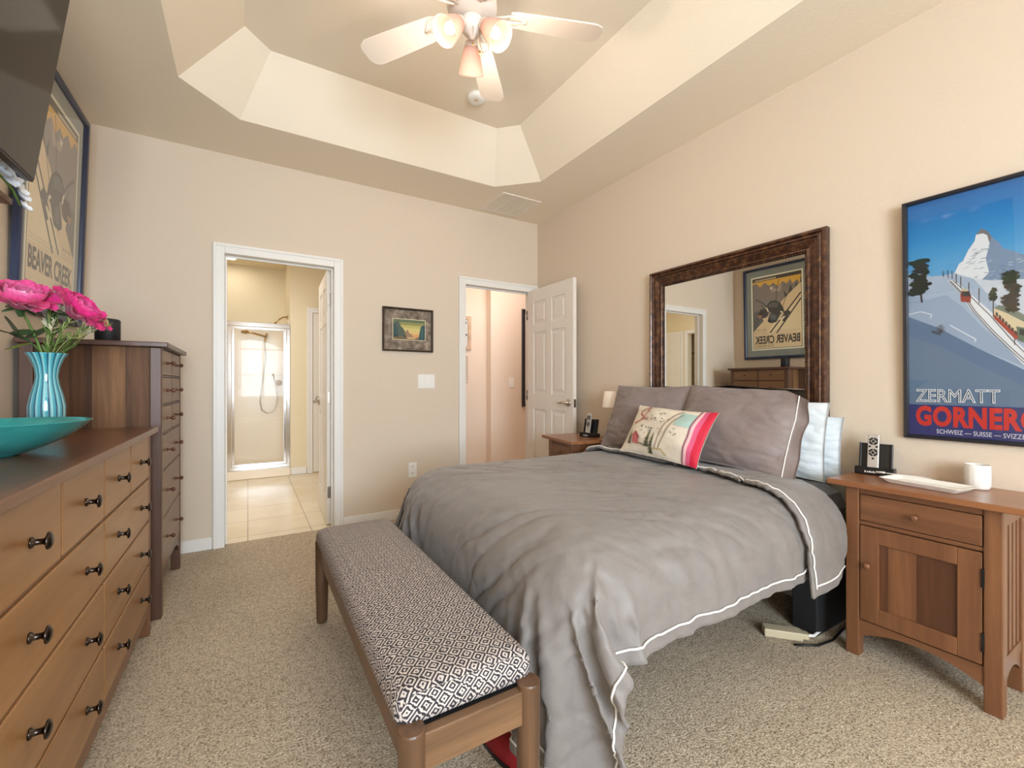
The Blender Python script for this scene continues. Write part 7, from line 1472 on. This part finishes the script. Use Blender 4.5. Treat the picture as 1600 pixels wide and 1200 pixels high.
for k, az in enumerate((66, 194, 298)):
    a = math.radians(az); out = Vector((math.cos(a), math.sin(a), 0)); ax = (out * .70 - Vector((0, 0, 1)) * .72).normalized(); p0 = Vector((FC.x, FC.y, lz - .035)) + out * .048
    b_ = ax.orthogonal().normalized(); c_ = ax.cross(b_); mt = Matrix(((b_.x, c_.x, ax.x, p0.x), (b_.y, c_.y, ax.y, p0.y), (b_.z, c_.z, ax.z, p0.z), (0, 0, 0, 1)))
    mb = MB(); mb.lathe([(.0, -.02), (.012, -.02), (.014, .012), (.026, .018), (.028, .040), (.024, .044), (0, .044)], (0, 0, 0), 'Z', 20, False, mt); ft = part('lamp_holder', mb, M['fanwhite'], t)
    mb = MB(); mb.lathe([(.027, .030), (.034, .045), (.042, .075), (.050, .11), (.056, .135), (.058, .142), (.0565, .142), (.0545, .135), (.048, .11), (.040, .075), (.032, .046), (.026, .034)], (0, 0, 0), 'Z', 32, False, mt); part('lamp_shade', mb, M['lampshade'], t)
    mb = MB(); mb.lathe([(0, .044), (.011, .046), (.013, .06), (.022, .085), (.024, .10), (.018, .118), (.008, .126), (0, .127)], (0, 0, 0), 'Z', 18, False, mt); part('bulb', mb, M['bulb'], t)
    q = p0 + ax * .25; point('fan_lamp', q, 4.2, (1.0, .84, .68), .04)
for (dx, l) in ((.020, .10), (-.012, .075)):
    mb = MB(); q = (FC.x + dx, FC.y - .035, lz - .05); mb.tube([q, (q[0], q[1], q[2] - l)], .0012, 5); mb.lathe([(0, 0), (.004, .004), (.005, .014), (.0, .022)], (q[0], q[1], q[2] - l - .02), 'Z', 8, False); part('pull_chain', mb, M['brass'], t)
mb = MB(); mb.lathe([(0, ZT), (.062, ZT), (.062, ZT - .014), (.056, ZT - .030), (.030, ZT - .036), (0, ZT - .036)], (1.283, 2.578, 0), 'Z', 32, False)
t = thing('smoke_detector', 'round white smoke detector on the raised ceiling beside a fan blade', 'smoke detector', (1.283, 2.578, ZT)); part('body', mb, M['white'], t)
mb = MB(); mb.lathe([(0, ZT - .036), (.012, ZT - .036), (.011, ZT - .040), (0, ZT - .040)], (1.272, 2.560, 0), 'Z', 12, False); part('test_button', mb, M['beige'], t)
vx0, vx1, vy0, vy1 = 1.80, 2.185, 3.135, 3.535; t = thing('ceiling_vent', 'square off-white ceiling vent near the far right corner of the ceiling', 'vent', ((vx0 + vx1) / 2, (vy0 + vy1) / 2, ZC))
mb = MB(); wv = .028
mb.box(vx0, vx1, vy0, vy0 + wv, ZC - .008, ZC); mb.box(vx0, vx1, vy1 - wv, vy1, ZC - .008, ZC); mb.box(vx0, vx0 + wv, vy0 + wv, vy1 - wv, ZC - .008, ZC); mb.box(vx1 - wv, vx1, vy0 + wv, vy1 - wv, ZC - .008, ZC)
for k in (1, 2): xq = vx0 + (vx1 - vx0) * k / 3; mb.box(xq - .006, xq + .006, vy0 + wv, vy1 - wv, ZC - .007, ZC)
part('frame', mb, M['fanwhite'], t, .002)
mb = MB(); k = 26
for i in range(k):
    y = vy0 + wv + (vy1 - vy0 - 2 * wv) * (i + .5) / k; mb.add([(vx0 + wv, y - .006, ZC - .001), (vx1 - wv, y - .006, ZC - .001), (vx1 - wv, y + .004, ZC - .0065), (vx0 + wv, y + .004, ZC - .0065)], [(0, 1, 2, 3)])
part('louvres', mb, plain('vent_louvre', (226, 216, 198), .5), t)
# ================================================================== BATHROOM THINGS
t = thing('shower_enclosure', 'chrome framed glass shower enclosure in the bathroom', 'shower', (-.2, BY, 0))
part('curb', boxes((SX0, SX1, BY - .05, BY + .09, 0, .105)), M['showerwall'], t, .01)
mb = boxes((SX0, SX1, BY - .01, BY + .03, .105, .145), (SX0, SX1, BY - .015, BY + .035, 1.80, 1.852), (SX1 - .035, SX1, BY - .01, BY + .03, .145, 1.80), (-.205, -.165, BY - .01, BY + .03, .145, 1.80), (SX0, SX0 + .03, BY - .01, BY + .03, .145, 1.80))
part('frame', mb, M['chrome'], t, .003)
dx0, dx1 = -.160, .405
mb = boxes((dx0, dx1, BY - .022, BY - .004, .15, .178), (dx0, dx1, BY - .022, BY - .004, 1.765, 1.795), (dx0, dx0 + .026, BY - .022, BY - .004, .178, 1.765), (dx1 - .03, dx1, BY - .022, BY - .004, .178, 1.765)); d = part('door', mb, M['chrome'], t, .002)
part('door_glass', boxes((dx0 + .026, dx1 - .03, BY - .015, BY - .010, .178, 1.765)), M['glass'], d)
part('fixed_glass', boxes((SX0 + .03, -.205, BY + .006, BY + .011, .145, 1.80)), M['glass'], t)
mb = MB(); mb.tube([(SX0 + .1, BY - .05, .985), (-.20, BY - .05, .985)], .008, 8); 
for x in (SX0 + .1, -.20): mb.tube([(x, BY - .05, .985), (x, BY - .01, .985)], .007, 8)
part('towel_bar', mb, M['chrome'], t)
sy = SY - .012
t = thing('hand_shower', 'brass-toned hand shower with a looped hose hanging in the shower', 'shower head', (.1, sy, 1.6))
def wy(u, v, y): 
    k = (u - 800) / 685.6; s, c = math.sin(math.radians(31.05)), math.cos(math.radians(31.05)); q = y / (c - k * s); return ((s + k * c) * q, y, 1.12 + (600 - v) / 685.6 * q)
mb = MB(); pA, pB, pC = wy(415, 526, sy - .10), wy(398, 521, sy - .13), wy(383, 518, sy - .15)
mb.tube([wy(417, 522, sy), pA], .014, 10); mb.tube([pA, pB, pC], [.012, .013, .014], 10); mb.lathe([(.012, -.02), (.045, .0), (.048, .012), (0, .014)], pC, 'Z', 18, True, Matrix.Rotation(math.radians(160), 4, 'X')); part('head', mb, M['brass'], t)
mb = MB(); hp = [(414, 535), (415, 560), (412, 585), (408, 610), (406.5, 628), (409, 641), (418, 646), (427, 643), (432, 632), (433.5, 617), (431, 600), (427, 586)]
hp = [wy(u, v, sy - .05) for u, v in hp]; mb.tube(hp, .0075, 8); part('hose', mb, M['nickel'], t)
mb = MB(); a = wy(427, 586, sy - .05); mb.tube([a, (a[0], sy, a[2] + .01)], .012, 10); mb.tube([wy(414, 535, sy - .05), wy(415, 526, sy - .02)], .012, 10); part('fittings', mb, M['brass'], t)
a = wy(440, 598, sy); t = thing('shower_valve', 'small shower valve handle on the shower back wall beside the hose', 'tap', a); mb = MB(); mb.lathe([(0, 0), (.04, 0), (.036, -.012), (.016, -.02), (.016, -.05), (0, -.052)], (a[0] - .03, a[1], a[2]), 'Y', 20, False); mb.tube([(a[0] - .03, a[1] - .045, a[2]), (a[0] - .07, a[1] - .05, a[2] - .05)], .008, 8); part('handle', mb, M['brass'], t)
ax_ = (SX1, 6.40, 1.99); t = thing('wall_shower', 'bent shower pipe and head above the shower frame', 'shower head', ax_)
mb = MB(); mb.tube([(SX1, 6.40, 1.99), (SX1 - .05, 6.39, 1.985), (SX1 - .10, 6.37, 1.95), (SX1 - .14, 6.35, 1.90)], .010, 8); mb.lathe([(0, 0), (.03, 0), (.028, -.008), (0, -.01)], (SX1, 6.40, 1.99), 'X', 16, False); part('arm', mb, M['brass'], t)
mb = MB(); mb.lathe([(0, .01), (.012, .01), (.018, -.012), (.036, -.035), (.036, -.042), (0, -.042)], (SX1 - .145, 6.345, 1.895), 'Z', 18, False, Matrix.Rotation(math.radians(30), 4, 'Y')); part('head', mb, M['brass'], t)
t = thing('recessed_light', 'round recessed ceiling light over the shower', 'ceiling light', (-.19, 6.55, ZC)); mb = MB(); mb.lathe([(.085, 0), (.084, -.006), (.062, -.008)], (-.19, 6.55, ZC), 'Z', 28, False); part('trim_ring', mb, M['white'], t)
mb = MB(); mb.lathe([(0, -.004), (.062, -.006)], (-.19, 6.55, ZC), 'Z', 28, False); part('lens', mb, M['recess'], t)
# clothes hanging in the closet that the mirror shows
t = thing('closet_rod', 'metal rod in the bathroom closet carrying dark clothes, seen in the mirror', 'rod', (-2.35, 4.8, 1.70)); mb = MB(); mb.tube([(-2.35, 4.001, 1.70), (-2.35, 5.599, 1.70)], .015, 10); part('rod', mb, M['nickel'], t)
labs = ['black coat on the closet rod, rightmost of the clothes the mirror shows', 'short green grey shirt on the closet rod, beside the black coat', 'long dark jacket on the closet rod, between the green grey shirt and dress', 'grey green dress on the closet rod, leftmost of the clothes the mirror shows']
for k in range(4):
    y = 4.62 + k * .13; t = thing('hanging_garment', labs[k], 'clothes', (-2.35, y, 1.70), 0, 'clothes on the closet rod')
    mb = MB(); mb.tube([(-2.35, y, 1.69), (-2.35, y, 1.66), (-2.14, y, 1.58)], .004, 6); mb.tube([(-2.35, y, 1.66), (-2.56, y, 1.58)], .004, 6); part('hanger', mb, M['nickel'], t)
    mb = MB(); P = []; nu, nv = 17, 12; bot = (.55, .75, .45, .60)[k]
    for i in range(nu):
        q = 2 * PI * i / (nu - 1)
        for j in range(nv):
            s = j / (nv - 1); hw = (.06 + .17 * min(1, s * 6)) * (1 + .1 * s); th = .018 + .03 * s
            P.append((-2.35 + hw * math.cos(q), y + th * math.sin(q) * (1 + .3 * math.sin(q * 3)), 1.65 - (1.65 - bot) * s - .07 * abs(math.cos(q)) * min(1, s * 6)))
    mb.grid(P, nu, nv); part('cloth', mb, M['garment'] if k % 2 == 0 else M['garment2'], t)
# ================================================================== ON THE FLOOR
t = thing('power_strip', 'beige power strip on the carpet under the near side of the bed', 'power strip', (2.10, 1.06, 0))
mt = Matrix.Translation((2.045, 1.03, .003)) @ Matrix.Rotation(math.radians(-48), 4, 'Z'); mb = MB(); mb.box(-.10, .05, -.028, .028, 0, .036); mb.xform(mt); part('body', mb, M['beige'], t, .005)
mb = MB(); mb.box(.0495, .075, -.016, .016, .006, .030); mb.xform(mt); part('plug', mb, M['beige'], t, .003)
mb = MB(); mb.tube([tuple(mt @ Vector(p)) for p in ((.07, 0, .018), (.10, .015, .014), (.15, .08, .012), (.20, .16, .010), (.26, .25, .009))], .006, 8); part('cord', mb, M['white'], t)
mb = MB(); mb.tube([(2.00, .985, .006), (2.08, .93, .006), (2.18, .915, .006), (2.30, .93, .006), (2.42, .935, .006)], .005, 8); solo('black_cord', mb, M['black'], 'black cord lying on the carpet beside the power strip', 'cord', origin=(2.2, 1.0, 0))
sh = thing('slipper', 'red and black slipper on the carpet under the bench, by its near leg', 'slipper', (.655, 1.14, 0))
def slip():
    mb = MB(); P = []; nu, nv = 14, 14
    mt = Matrix.Translation((.668, 1.16, .012)) @ Matrix.Rotation(math.radians(100), 4, 'Z')
    for i in range(nu):
        s = i / (nu - 1); wd = .038 * math.sin(PI * (.12 + .80 * s)) ** .6; ht = .075 * (1 - .45 * s)
        for j in range(nv):
            a = PI * j / (nv - 1); P.append(tuple(mt @ Vector((-.12 + .24 * s, wd * math.cos(a), ht * max(0, math.sin(a)) ** .8 * max(0, math.sin(PI * (.1 + .82 * s))) ** .5))))
    mb.grid(P, nu, nv)
    so = MB(); k = 28; top = []; bot = []
    for q in range(k):
        a = 2 * PI * q / k; x = .128 * math.cos(a); y = .040 * math.sin(a) * (1 - .15 * math.cos(a)); top.append(tuple(mt @ Vector((x, y, .002)))); bot.append(tuple(mt @ Vector((x, y, -.011))))
    so.add(top + bot, [tuple(range(k)), tuple(reversed(range(k, 2 * k)))] + [(i, k + i, k + (i + 1) % k, (i + 1) % k) for i in range(k)]); return mb, so
a, b = slip(); part('upper', a, M['red'], sh); part('sole', b, M['black'], sh)
